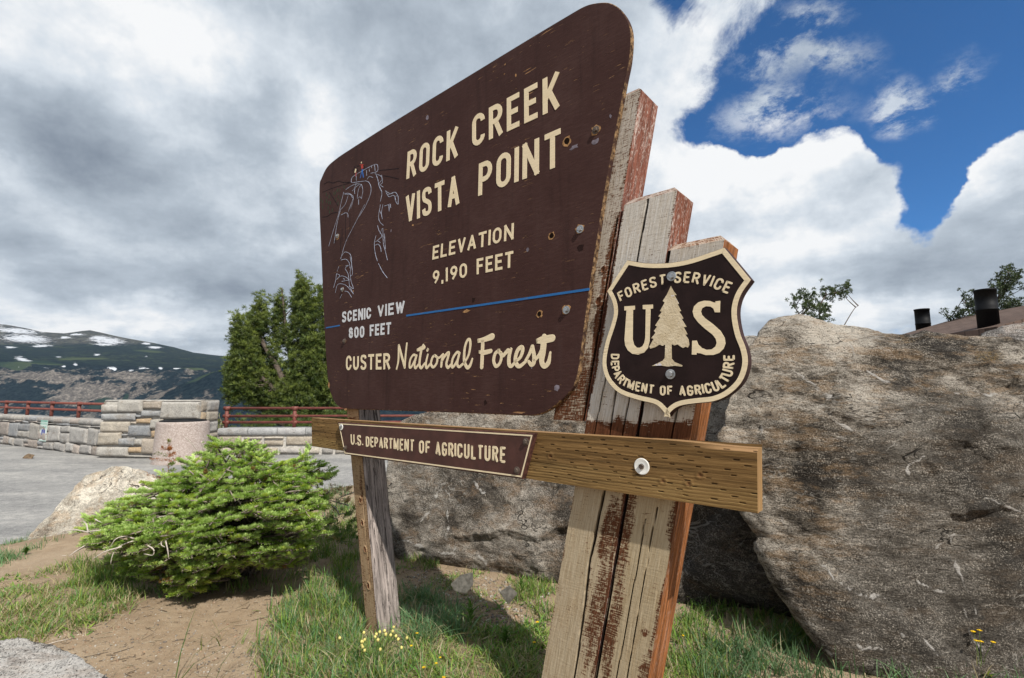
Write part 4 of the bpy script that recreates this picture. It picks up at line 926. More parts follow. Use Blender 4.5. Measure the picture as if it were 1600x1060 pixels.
# ------------------------------------------------------------------ timber posts
def wood_post(name, grey, tan, side, sidew, seed):
    """weathered painted timber: uv.x across, uv.y along the post; 'stain' = bare brown wood, 'groove' = checks"""
    m, t, b = material(name, .88, .15)
    uv = t.new('ShaderNodeUVMap', uv_map='uv').outputs[0]
    uv = t.mapping(uv, (1, 1, 1), (seed * 3.7, seed * 1.9, 0))
    tone = t.attr('tone'); stain = t.attr('stain'); groove = t.attr('groove'); sd = t.attr('side')
    saw = t.noise(t.mapping(uv, (26, 300, 1), rot=(0, 0, .13)), 1.0, 3, .62)
    grain = t.noise(t.mapping(uv, (230, 9, 1)), 1.0, 5, .7, .3)
    fleck = t.noise(t.mapping(uv, (300, 60, 1)), 1.0, 3, .7)
    blot = t.noise(t.mapping(uv, (30, 7, 1)), 1.0, 5, .62)
    light = t.mix(tone, grey, tan)
    light = t.mix(t.ss(grain, .35, .7), t.mix(1, light, (.72, .68, .62), 'MULTIPLY'), light)
    light = t.mix(t.ss(blot, .45, .75, 0, .35), light, t.mix(1, light, (.80, .66, .46), 'MULTIPLY'))
    v = t.math('ADD', t.math('MULTIPLY', stain, 1.15), t.math('ADD', t.math('MULTIPLY', t.math('SUBTRACT', saw, .5), 1.9), t.math('ADD', t.math('MULTIPLY', t.math('SUBTRACT', fleck, .5), 1.5), t.math('MULTIPLY', t.math('SUBTRACT', blot, .5), .9))))
    brown = t.ramp(grain, [(.3, (.035, .013, .006)), (.6, (.115, .044, .020)), (.8, (.19, .082, .038))])
    c = t.mix(t.ss(v, .43, .64), light, brown)
    strk = t.noise(t.mapping(uv, (70, 3.5, 1)), 1.0, 6, .7, .4)
    sc = t.mix(t.ss(t.math('ADD', t.math('MULTIPLY', grain, .4), t.math('MULTIPLY', strk, .6)), .40, .60), tuple(x * .35 for x in side), side); sc = t.mix(t.ss(strk, .56, .68, 0, .5), sc, tuple(min(1, x * 1.5 + .04) for x in side))
    sc = t.mix(t.math('MULTIPLY', t.ss(t.math('ADD', t.math('MULTIPLY', fleck, .6), t.math('MULTIPLY', blot, .4)), .5, .64), sidew), sc, (.56, .50, .46))
    if seed == 4: sc = t.mix(t.ss(t.noise(t.mapping(uv, (55, 5, 1)), 1.0, 6, .7, .8), .54, .60, 0, .9), sc, (.03, .024, .022))
    c = t.mix(sd, c, sc)
    c = t.mix(groove, c, (.008, .004, .003))
    t.put(b.inputs['Base Color'], c)
    h = t.math('ADD', t.math('MULTIPLY', saw, .16), t.math('ADD', t.math('MULTIPLY', grain, .5), t.math('MULTIPLY', fleck, .15)))
    t.put(b.inputs['Normal'], t.bump(t.math('SUBTRACT', h, groove), .75, .0035))
    return m
def timber(name, q, v0, v1, mat, parent, cracks=(), stains=(), tone=(0, 0), res=.003, cham=.022, seed=0, knots=(), base_stain=.12, crackw=.0045):
    """squared post from the front-face quad q = bottom-left, bottom-right, top-right, top-left (u, z)
    cracks: polylines in face coordinates (s across 0..1, t up in metres); stains: (s, t, rs, rt, amount)"""
    BL, BR, TR, TL = [np.asarray(p, float) for p in q]
    H = (np.linalg.norm(TL - BL) + np.linalg.norm(TR - BR)) / 2; Wd = (np.linalg.norm(TR - TL) + np.linalg.norm(BR - BL)) / 2
    ax = ((TL - BL) + (TR - BR)) / 2; ax /= np.linalg.norm(ax)
    ns, nt = max(8, int(Wd / res)), max(8, int(H / res))
    S, T = np.meshgrid(np.linspace(0, 1, ns), np.linspace(0, 1, nt))
    P = (BL * (1 - S)[..., None] + BR * S[..., None]) * (1 - T)[..., None] + (TL * (1 - S)[..., None] + TR * S[..., None]) * T[..., None]
    X, Y = S * Wd, T * H; P3 = xyz(X, Y, seed * 7.7)
    gr = np.zeros(S.shape)
    for cr in cracks:
        w = crackw; cr2 = cr
        if isinstance(cr, tuple) and np.isscalar(cr[0]): w, cr2 = cr
        d = seg_dist(X + .0035 * fbm(P3 * (1, .25, 1), 30, 3), Y, [(a * Wd, b) for a, b in cr2]); ww = w * (.55 + .9 * (fbm(P3, 9, 2, seed=3) * .5 + .5))
        gr = np.maximum(gr, 1 - sstep(d, ww * .35, ww))
    st = np.full(S.shape, base_stain)
    for (a, b_, ra, rb, k) in stains:
        st = np.maximum(st, k * (1 - sstep(np.hypot((S - a + .10 * fbm(P3, 7, 3, seed=1)) / ra, (Y - b_ + .03 * fbm(P3, 12, 3, seed=8)) / rb), .45, 1.15)))
    e = np.minimum(np.minimum(S, 1 - S) * Wd, np.minimum(T, 1 - T) * H)
    st = st + .45 * (1 - sstep(np.minimum(S, 1 - S) * Wd, 0, .010)) * (.5 + fbm(P3, 16, 2))
    ed = sstep(e, 0, .004)
    dep = (gr * .010 + .0007 * fbm(P3 * (1, .05, 1), 120, 3) + .0004 * fbm(P3 * (.15, 1, 1), 160, 2)) * ed
    kn = np.zeros(S.shape)
    for (a, b_, r) in knots:
        d = np.hypot((X - a * Wd), (Y - b_) * .8); kn = np.maximum(kn, (1 - sstep(d, r * .5, r)))
        dep -= .004 * (1 - sstep(np.abs(d - r), 0, r * .4)) * ed
    st = st + kn * .8
    tn = tone[0] + (tone[1] - tone[0]) * sstep(Y, H, 0) if not callable(tone) else tone(Y)
    V = np.stack([P[..., 0], v0 + dep, P[..., 1]], -1).reshape(-1, 3)
    uvs = [np.stack([X, Y], -1).reshape(-1, 2)]
    g = Geo(); g.add(V, grid_faces(ns, nt), groove=gr.ravel(), stain=st.ravel(), tone=np.broadcast_to(tn, S.shape).ravel(), side=np.zeros(S.size))
    # side faces, back and eased top
    D = v1 - v0; nd = max(6, int(D / .006)); nt2 = max(8, int(H / .006))
    for A0, A1, sgn, su in ((BR, TR, 1, 5.0), (BL, TL, -1, 9.0)):
        Q, T2 = np.meshgrid(np.linspace(0, 1, nd), np.linspace(0, 1, nt2))
        P2 = A0 * (1 - T2)[..., None] + A1 * T2[..., None]
        e2 = sstep(np.minimum(np.minimum(Q, 1 - Q) * D, np.minimum(T2, 1 - T2) * H), 0, .006)
        bul = .0022 * fbm(xyz(Q * D, T2 * H * .08, seed + su), 80, 3) * e2
        V = np.stack([P2[..., 0] + sgn * bul, v0 + Q * D, P2[..., 1]], -1).reshape(-1, 3)
        f = grid_faces(nd, nt2); f = f if sgn > 0 else f[:, ::-1]
        g.add(V, f, groove=0, stain=.35, tone=np.repeat(sstep(np.linspace(0, 1, nt2), 1, .2), nd), side=1.0)
        uvs.append(np.stack([Q * D + su, T2 * H], -1).reshape(-1, 2))
    fd = [BL, BR, TR, TL]
    V = np.array([[p[0], v1, p[1]] for p in fd]); g.add(V, np.array([[1, 0, 3, 2]]), side=1.0, stain=.4, tone=.5); uvs.append(np.array([[20, 0], [20 + Wd, 0], [20 + Wd, H], [20, H]]))
    g.add(np.array([[BL[0], v0, BL[1]], [BR[0], v0, BR[1]], [BR[0], v1, BR[1]], [BL[0], v1, BL[1]]]), np.array([[3, 2, 1, 0]]), side=1.0, stain=.4); uvs.append(np.array([[30, 0], [30.1, 0], [30.1, .1], [30, .1]]))
    U2 = (TR - TL) / np.linalg.norm(TR - TL); c = cham
    lo = [np.array([TL[0], v0, TL[1]]), np.array([TR[0], v0, TR[1]]), np.array([TR[0], v1, TR[1]]), np.array([TL[0], v1, TL[1]])]
    up = np.array([ax[0], 0, ax[1]]) * c; ux = np.array([U2[0], 0, U2[1]]) * c; vy = np.array([0, c, 0])
    hi = [lo[0] + up + ux * .3 + vy, lo[1] + up - ux + vy, lo[2] + up - ux - vy, lo[3] + up + ux * .3 - vy]
    V = np.array(lo + hi)
    g.add(V, np.array([[0, 1, 5, 4], [1, 2, 6, 5], [2, 3, 7, 6], [3, 0, 4, 7], [4, 5, 6, 7]]), side=.35, stain=.42, tone=.1)
    uvs.append(np.array([[0, H], [Wd, H], [Wd + D, H], [D, H], [0, H + c], [Wd, H + c], [Wd + D, H + c], [D, H + c]]))
    return g.build(name, mat, parent, False, uv=np.concatenate(uvs))
FV, BV = .0195, .152
M_POST_A = wood_post('weathered_post_paint', (.48, .45, .42), (.40, .34, .26), (.25, .095, .065), 1.0, 1)
M_POST_B = wood_post('weathered_post_paint', (.57, .55, .525), (.46, .385, .275), (.23, .082, .05), .95, 2)
M_POST_C = wood_post('weathered_post_paint', (.55, .515, .475), (.44, .365, .25), (.285, .108, .036), .20, 3)
M_POST_L = wood_post('weathered_post_paint', (.40, .33, .25), (.36, .235, .125), (.30, .255, .235), .25, 4)
def line_u(p0, p1, z):
    a, b_ = sp(*p0, FV), sp(*p1, FV); return a[0] + (b_[0] - a[0]) * (z - a[1]) / (b_[1] - a[1])
zb = -.12
eA = ((1002, 136), (913, 666)); eB0 = ((976, 317.5), (846, 1060)); eB1 = ((1043.5, 384), (928, 1060)); eC1 = ((1131, 378), (1012, 1060))
def quad(l0, l1, z0, z1, dz0=0, dz1=0):
    return [(line_u(*l0, z0), z0), (line_u(*l1, z0 + dz0), z0 + dz0), (line_u(*l1, z1 + dz1), z1 + dz1), (line_u(*l0, z1), z1)]
# tall post, mostly behind the panel
zt = sp(1002, 139, FV)[1]; z0 = sp(885, 657, FV)[1]
Wp = .135
rA = lambda z: line_u(*eA, z)
qA = [(rA(z0) - Wp, z0), (rA(z0), z0), (rA(zt), zt), (rA(zt) - Wp, zt)]
timber('post', qA, FV, BV, M_POST_A, SIGN, cracks=[[(.93, .0), (.95, .35), (.93, .7)]], stains=[(.5, .05, .9, .30, .62), (.45, .40, .25, .25, .5), (.9, .42, .16, .40, .7), (.98, .1, .2, .3, .7), (.2, .8, .3, .3, .4)], tone=(.1, .75), seed=1, knots=[(.80, .42, .012), (.78, .53, .009)], base_stain=.30)
# middle post, reaching the ground
zt = sp(1000, 314, FV)[1]
qB = quad(eB0, eB1, zb, zt)
HB = zt - zb
tB = lambda py: (sp(950, py, FV)[1] - zb) / math.cos(math.radians(12))
timber('post', qB, FV, BV, M_POST_B, SIGN, cracks=[(.0052, [(.64, tB(1100)), (.60, tB(960)), (.55, tB(880)), (.60, tB(765))]), (.0040, [(.52, tB(690)), (.45, tB(500)), (.47, tB(300))]), (.0022, [(.75, tB(690)), (.80, tB(560))]), (.0024, [(.2, tB(700)), (.25, tB(560)), (.24, tB(420))])],
       stains=[(.82, tB(830), .19, .18, .58), (.84, tB(960), .19, .26, .56), (.72, tB(1010), .10, .10, .42), (.5, tB(672), .9, .042, .9), (.97, tB(900), .05, .5, .6), (.62, tB(900), .07, .25, .35), (.0, tB(520), .05, .5, .5)], tone=lambda Y: sstep(Y, tB(640), tB(690)), seed=2, base_stain=.13)
# short post
zt = sp(1088, 383, FV)[1]
qC = quad(eB1, eC1, zb, zt); qC[0] = (qC[0][0] + .003, qC[0][1]); qC[3] = (qC[3][0] + .003, qC[3][1])
timber('post', qC, FV + .002, BV, M_POST_C, SIGN, cracks=[(.0060, [(.015, tB(1100)), (.012, tB(700)), (.01, tB(400))]), (.0020, [(.42, tB(1100)), (.45, tB(800))]), (.0016, [(.62, tB(1060)), (.63, tB(780))]), (.0025, [(.66, tB(680)), (.7, tB(600))])],
       stains=[(.12, tB(830), .19, .24, .58), (.16, tB(980), .18, .28, .56), (.95, tB(800), .16, .10, .60), (.9, tB(1040), .14, .10, .5), (.8, tB(967), .12, .012, .55), (.5, tB(672), .95, .050, .95), (.5, tB(390), .9, .06, .55), (.98, tB(1000), .05, .3, .5)], tone=lambda Y: sstep(Y, tB(640), tB(690)), seed=3, base_stain=.10)
# far post under the left end
aL0, aL1 = ((548.5, 715), (573, 985)), ((567, 720), (590.5, 992))
zL = sp(540, 480, FV)[1]
tL = lambda py: sp(560, py, FV)[1] - zb
timber('post', quad(aL0, aL1, zb, zL), FV, BV, M_POST_L, SIGN, cracks=[(.003, [(.75, tL(900)), (.7, tL(720))])], stains=[(.5, tL(1000), .8, .12, .6), (.7, tL(760), .25, .15, .5), (.2, tL(900), .15, .2, .4), (.5, tL(655), .9, .05, .95)],
       tone=(.9, .6), seed=4, knots=[(.5, tL(775), .012), (.5, tL(810), .013), (.55, tL(850), .012), (.55, tL(905), .014)], base_stain=.28)

# ------------------------------------------------------------------ crossbeam of incised timber
def incised_wood():
    m, t, b = material('incised_timber', .8, .2)
    uv = t.new('ShaderNodeUVMap', uv_map='uv').outputs[0]; inc = t.attr('inc'); low = t.attr('low'); kn = t.attr('knot'); bare = t.attr('bare')
    wv = t.mapping(uv, (1.6, 62, 1)); ln_ = t.noise(wv, 1.0, 5, .62, .6); fn = t.noise(t.mapping(uv, (14, 420, 1)), 1.0, 4, .7); bl = t.noise(t.mapping(uv, (3, 9, 1)), 1.0, 5, .6)
    ringw = t.new('ShaderNodeTexWave', wave_type='BANDS', bands_direction='Y', wave_profile='SAW'); t.put(ringw.inputs[0], t.mapping(uv, (.8, 1, 1)))
    ringw.inputs['Scale'].default_value = 34; ringw.inputs['Distortion'].default_value = 5.0; ringw.inputs['Detail'].default_value = 3; ringw.inputs['Detail Scale'].default_value = .22
    w = t.math('MULTIPLY', ringw.outputs[1], t.math('ADD', t.math('MULTIPLY', low, .75), .22))
    c = t.ramp(t.math('ADD', t.math('MULTIPLY', ln_, .65), t.math('MULTIPLY', fn, .35)), [(.36, (.036, .018, .007)), (.5, (.120, .064, .021)), (.64, (.235, .138, .053))])
    c = t.mix(t.math('MULTIPLY', w, .75), c, (.40, .265, .105)); c = t.mix(t.ss(bl, .5, .72, 0, .45), c, (.085, .052, .020)); c = t.mix(t.ss(bl, .45, .3, 0, .4), c, (.32, .215, .09))
    c = t.mix(t.math('MULTIPLY', bare, .8), c, (.42, .25, .13)); c = t.mix(t.math('MULTIPLY', kn, .85), c, (.13, .055, .022)); c = t.mix(t.math('MULTIPLY', inc, .8), c, (.016, .009, .004))
    t.put(b.inputs['Base Color'], c); t.put(b.inputs['Normal'], t.bump(t.math('ADD', t.math('MULTIPLY', fn, .4), t.math('ADD', t.math('MULTIPLY', ln_, .5), t.math('MULTIPLY', w, .5))), .8, .003))
    return m
M_BEAM = incised_wood()
BF, BB = -.0275, .0185
def beam():
    TL, TR, BL, BR = sp(486.8, 653.2, BF), sp(1183, 697, BF), sp(487.5, 697.5, BF), sp(1184, 802.5, BF)
    L = np.linalg.norm(TR - TL); H = (np.linalg.norm(TL - BL) + np.linalg.norm(TR - BR)) / 2
    nu, nz = int(L / .0024), int(H / .0019)
    S, T = np.meshgrid(np.linspace(0, 1, nu), np.linspace(0, 1, nz)); X, Y = S * L, T * H
    P = (BL * (1 - S)[..., None] + BR * S[..., None]) * (1 - T)[..., None] + (TL * (1 - S)[..., None] + TR * S[..., None]) * T[..., None]
    P3 = xyz(X, Y, 3.3)
    # incisions: staggered rows of short slits
    row = np.floor(Y / .0135); fy = (Y / .0135 - row - .5) * .0135; off = (row % 4) * .019 + .008 * np.sin(row * 5.1)
    col = np.floor((X + off) / .076); fx = ((X + off) / .076 - col - .5) * .076
    hsh = np.modf(np.abs(np.sin(row * 12.99 + col * 78.2) * 43758.5))[0]; ok = hsh < .74
    lw = .008 + .005 * hsh
    inc = ok * (1 - sstep(np.abs(fx - .01 * (hsh - .5)), lw * .6, lw)) * (1 - sstep(np.abs(fy - .003 * (hsh - .5)), .0007, .0021)) * sstep(np.minimum(Y, H - Y), .006, .010)
    low = 1 - sstep(Y / H + .05 * fbm(P3 * (1, 2, 1), 1.3, 3) + .05 * np.sin(X * 3.1), .30, .42)
    knots = [sp(px, py, BF) for px, py in ((1076, 756), (1094, 743), (860, 713), (1036, 752), (702, 690), (497, 664))]; kn = np.zeros(S.shape); dep = np.zeros(S.shape)
    for k in knots:
        d = np.hypot(P[..., 0] - k[0], (P[..., 1] - k[1]) * 1.15); kn = np.maximum(kn, np.exp(-(d / .0065) ** 2)); dep -= .0012 * np.exp(-((d - .010) / .005) ** 2); dep += .002 * np.exp(-(d / .004) ** 2)
    e = np.minimum(np.minimum(Y, H - Y), np.minimum(X, L - X)); ed = sstep(e, 0, .004)
    chk = (1 - sstep(np.abs(Y - H * .36 - .012 * fbm(P3, 2, 3)), .0006, .002)) * sstep(X, L - 1.3, L - 1.2) * sstep(X, L - .55, L - .75)
    inc = np.maximum(inc, chk)
    dep = (dep + .0030 * inc + .0012 * fbm(P3 * (.05, 1, 1), 90, 3)) * ed
    wane = (.014 * sstep(X, L - .24, L - .02) * sstep(Y, H - .020, H)); bare = sstep(X, L - .2, L - .05) * sstep(Y + .004 * fbm(P3, 20, 2), H - .018, H - .013) * .7 + sstep(fbm(P3, 8, 3), .32, .4) * sstep(Y, H - .006, H - .002) * .7
    bare = np.clip(bare, 0, 1)
    dep = dep + wane * .6
    V = np.stack([P[..., 0], BF + dep, P[..., 1] - wane * .5], -1)
    g = Geo(); uvs = []
    g.add(V.reshape(-1, 3), grid_faces(nu, nz), inc=inc.ravel(), low=low.ravel(), knot=np.clip(kn, 0, 1).ravel(), bare=bare.ravel()); uvs.append(np.stack([X, Y], -1).reshape(-1, 2))
    def strip(edge, flip, vv, lowv, bare=0.0, along=True):
        n = len(edge); D = BB - BF; m = 8
        q = np.linspace(0, 1, m)
        V2 = np.stack([np.repeat(edge[:, 0], m), np.repeat(edge[:, 1], m) + np.tile(q, n) * (BB - np.repeat(edge[:, 1], m)), np.repeat(edge[:, 2], m)], 1)
        V2[:, 2] += .0015 * fbm(V2, 25, 3) * (np.tile(q, n) > .01) * (np.tile(q, n) < .99)
        f = grid_faces(m, n); g.add(V2, f[:, ::-1] if flip else f, low=lowv, bare=bare)
        uvs.append(np.stack([np.repeat(np.linspace(0, L if along else H, n), m), np.tile(q * D, n) + vv], 1))
    strip(V[-1], True, .5, .15, .5); strip(V[0], False, .7, .8); strip(V[:, -1], False, .9, .6, .30, False); strip(V[:, 0], True, 1.1, .5, .1, False)
    Vb = np.array([[TL[0], BB, TL[1]], [TR[0], BB, TR[1]], [BR[0], BB, BR[1]], [BL[0], BB, BL[1]]]); g.add(Vb, np.array([[0, 1, 2, 3]])); uvs.append(np.array([[0, H], [L, H], [L, 0], [0, 0]]))
    return g.build('crossbeam', M_BEAM, SIGN, False, uv=np.concatenate(uvs))
BEAM = beam()
bolt(BEAM, 1003, 729, BF, .0085, M_RUST, .0245, name='bolt', h=.007)

# ------------------------------------------------------------------ name board on the beam
NF = BF - .020
NB_ = sps([(528, 660), (835, 677.5), (816.5, 749), (538, 710.5)], NF)
BOARD = slab('name_board', NB_, NF, BF - .0005, [simple('brown_board_paint', (.064, .026, .021), .6, .3, var=.22, scale=14, bump=.1), simple('brown_board_edge', (.060, .024, .018), .8, .2, var=.5, scale=50, bump=.5)], SIGN)
ik = Ink(NF)
bd = offset(NB_, .0085); ik.stroke(np.vstack([bd, bd[:1]]), .0052, closed=True); ik.build('border', M_CREAM, BOARD)
for txt, TL, TR, BL, BR in (('U.S.', (548, 678.6), (566.5, 680.5), (548.5, 695), (567, 697.3)), ('DEPARTMENT', (571.7, 682.2), (647, 687), (572, 698), (646.5, 707)), ('OF', (655, 688.3), (672, 689.4), (655, 708.6), (671.3, 710.2)), ('AGRICULTURE', (680.5, 690.3), (790, 698.5), (680.7, 711.4), (789.5, 724))):
    ik.word(txt, TL, TR, BL, BR, .165, rnd=True); ik.build('lettering', M_CREAM, BOARD)
for px, py, m_, w in ((821.7, 690.5, M_RUST, None), (808, 735.5, M_RUST, None), (533.5, 667.5, M_STEEL, .0165), (540, 700, M_RUST, None)): bolt(BOARD, px, py, NF, .0088, m_, w, h=.007)

# ------------------------------------------------------------------ shield
SF = FV - .031
zS = lambda *p: zpts(p, 930, 380, 3.785)
segs = [zS((190, 100), (300, 118), (430, 117), (550, 97), (680, 55), (765, 25)), zS((765, 25), (845, 121), (925, 218)), zS((925, 218), (868, 300), (843, 375), (843, 450), (862, 540), (893, 620), (906, 700), (890, 780), (850, 848), (780, 906), (700, 938), (600, 949), (510, 963), (462, 988), (425, 1030)),
        zS((425, 1030), (395, 988), (350, 953), (250, 928), (150, 893), (90, 840), (55, 780), (42, 700), (60, 590), (95, 480), (110, 410), (100, 345), (70, 285)), zS((70, 285), (130, 192), (190, 100))]
SH = np.vstack([catmull(sps(sg, SF), 5)[:-1] for sg in segs])
SHIELD = slab('shield', SH, SF, FV - .0005, [M_SHIELD, simple('shield_edge', (.035, .017, .016), .7, .2, var=.3, scale=40)], SIGN, bev=.002)
ik = Ink(SF)
inn = offset(SH, .0082); ik.stroke(np.vstack([inn, inn[:1]]), .0135, closed=True)
ik.build('border', M_CREAM, SHIELD)
ik = Ink(SF)
ik.poly(sps(zS((173, 375), (235, 371), (235, 394), (224, 397), (222, 570), (230, 602), (246, 618), (262, 620), (280, 611), (291, 590), (297, 560), (300, 392), (282, 391), (282, 367), (342, 364), (342, 387), (328, 390), (322, 580), (312, 622), (290, 648), (255, 660), (220, 655), (194, 635), (178, 605), (174, 570), (186, 399), (173, 399)), SF)); ik.build('lettering', M_CREAM, SHIELD)
S_out = [(712, 345), (740, 342), (738, 410), (708, 410), (700, 388), (682, 376), (655, 374), (634, 385), (626, 405), (632, 425), (650, 445), (700, 482), (742, 520), (766, 560), (771, 595), (760, 625), (735, 650), (700, 662), (655, 663), (625, 653), (601, 650), (600, 660), (572, 660), (574, 578), (601, 577), (610, 600), (630, 620), (660, 632), (690, 629), (712, 612), (719, 590), (714, 567), (695, 542), (650, 507), (610, 470), (585, 437), (577, 405), (585, 375), (610, 351), (645, 341), (680, 343), (700, 351), (712, 353)]
ik.poly(sps(zS(*S_out), SF)); ik.build('lettering', M_CREAM, SHIELD)
ik.along('FOREST', catmull(sps(zS((150, 350), (200, 322), (240, 302), (290, 283), (340, 266), (380, 255), (418, 249)), SF), 4), .0345, .17, .30); ik.build('lettering', M_CREAM, SHIELD)
ik.along('SERVICE', catmull(sps(zS((466, 238), (520, 236), (560, 238), (605, 244), (640, 252), (668, 259), (700, 269), (740, 286), (783, 302)), SF), 4), .0340, .17, .30); ik.build('lettering', M_CREAM, SHIELD)
base = [(955, 553), (954.5, 566), (955, 576), (958, 586), (963, 594), (967.5, 600), (973.5, 604.6), (981, 608), (988, 610), (996, 612), (1007, 614.5), (1017, 616.5), (1026, 617.6), (1038, 618.4), (1047, 618.8), (1056, 619), (1066, 619), (1074, 619), (1083, 618.6), (1092, 617.8), (1102, 616.4), (1112, 614.4), (1122, 611.5), (1131, 607), (1138, 600.5), (1143.5, 591), (1146.5, 580), (1148, 567), (1148, 555)]
ik.along('DEPARTMENT OF AGRICULTURE', catmull(sps(base, SF), 3), .0300, .185, .30, .50)
ik.build('lettering', M_CREAM, SHIELD)
ik = Ink(SF)
tree = [(448, 255), (425, 305), (400, 343), (412, 352), (384, 402), (395, 408), (374, 434), (386, 441), (355, 488), (367, 495), (348, 520), (358, 531), (332, 563), (346, 568), (321, 612), (326, 625), (355, 617), (380, 601), (400, 608), (415, 600), (412, 680), (399, 697), (335, 727), (390, 724), (430, 731), (470, 726), (514, 731), (516, 723), (470, 704), (453, 684), (452, 598), (470, 606), (488, 600), (505, 612), (520, 621), (535, 613), (549, 619), (557, 603), (552, 570), (534, 543), (546, 540), (524, 498), (541, 496), (512, 450), (522, 446), (498, 406), (508, 402), (488, 362), (496, 359), (470, 310), (482, 308), (464, 285)]
ik.poly(sps(zS(*tree), SF))
def mottled_cream():
    m, t, b = material('mottled_cream_paint', .55, .35); oc = t.tc('Object'); n = t.noise(oc, 150, 4, .7); v = t.noise(oc, 28, 4, .6)
    c = t.mix(t.ss(v, .35, .7), (.50, .41, .27), (.62, .53, .38)); c = t.mix(t.ss(t.noise(oc, 40, 2, .5), .70, .74), c, (.62, .60, .66))
    t.put(b.inputs['Base Color'], c); t.put(b.inputs['Normal'], t.bump(n, .7, .004)); return m
ik.build('tree_emblem', mottled_cream(), SHIELD)
for px, py in ((1049.4, 432), (1047.6, 585)): bolt(SHIELD, px, py, SF - .0013, .0095, M_STEEL, h=.007)

# ------------------------------------------------------------------ accessible parking plate on the far wall
def wall_hit(px, O, U):
    r = ray(px, 670); k = r[0] / r[1]; t = (k * (O[1] - CAM[1]) - (O[0] - CAM[0])) / (U[0] - k * U[1]); return O + U * t
Cw = wall_hit(73.2, WL_O, WL_U) + WL_N * .062; zc = lambda py: CAM[2] + (HORIZON - py) * Cw[1] / FPX
t_ = empty('parking_sign', (Cw[0], Cw[1], 0), math.atan2(WL_U[1], WL_U[0])); tag(t_, 'small green and white accessible parking sign with blue wheelchair symbol on the stone wall', 'sign')
zlo, zhi = zc(688), zc(656); hh = zhi - zlo; hw = .215
sq = lambda a, b_, c_, d_: np.array([(a, b_), (c_, b_), (c_, d_), (a, d_)])
slab('plate', sq(-hw, zlo, hw, zhi), -.004, .0, [M_SWHITE, M_SWHITE], t_, bev=.001)
ik = Ink(-.004, .0008); ik.poly(sq(-hw * .98, zhi - hh * .08, hw * .98, zhi - .004)); ik.stroke(np.array([(-hw * .9, zlo + hh * .15), (hw * .9, zlo + hh * .15)]), hh * .028); bd = offset(sq(-hw, zlo, hw, zhi), .012); ik.stroke(np.vstack([bd, bd[:1]]), .010, closed=True)
ik.word('RESERVED', (-hw * .86, zhi - hh * .11), (hw * .86, zhi - hh * .11), (-hw * .86, zhi - hh * .22), (hw * .86, zhi - hh * .22), .2, raw=True); ik.build('lettering', M_SGREEN, t_); ik.word('PARKING', (-hw * .76, zhi - hh * .27), (hw * .76, zhi - hh * .27), (-hw * .76, zhi - hh * .38), (hw * .76, zhi - hh * .38), .2, raw=True)
ik.build('lettering', M_SGREEN, t_)
ik = Ink(-.004, .0012); zs0, zs1 = zlo + hh * .22, zlo + hh * .56; ik.poly(sq(-hw * .50, zs0, hw * .50, zs1)); ik.build('symbol_field', M_SBLUE, t_)
ik = Ink(-.004, .0030); sc = zs1 - zs0; f = lambda p: np.array([((a - .5) * .52 * sc, zs0 + b_ * sc) for a, b_ in p])
th = np.linspace(0, 2 * math.pi, 14)[:-1]; ik.poly(np.stack([-.02 * sc + .055 * sc * np.cos(th), zs0 + .86 * sc + .055 * sc * np.sin(th)], 1))
ik.stroke(f([(.44, .76), (.48, .46), (.72, .46), (.86, .2)]), .055 * sc, rnd=True); ik.stroke(f([(.46, .62), (.66, .62)]), .045 * sc, rnd=True); ik.stroke(f(arc(.46, .32, .34, .2, 110, 350)), .05 * sc, rnd=True); ik.build('wheelchair_symbol', M_SWHITE, t_)

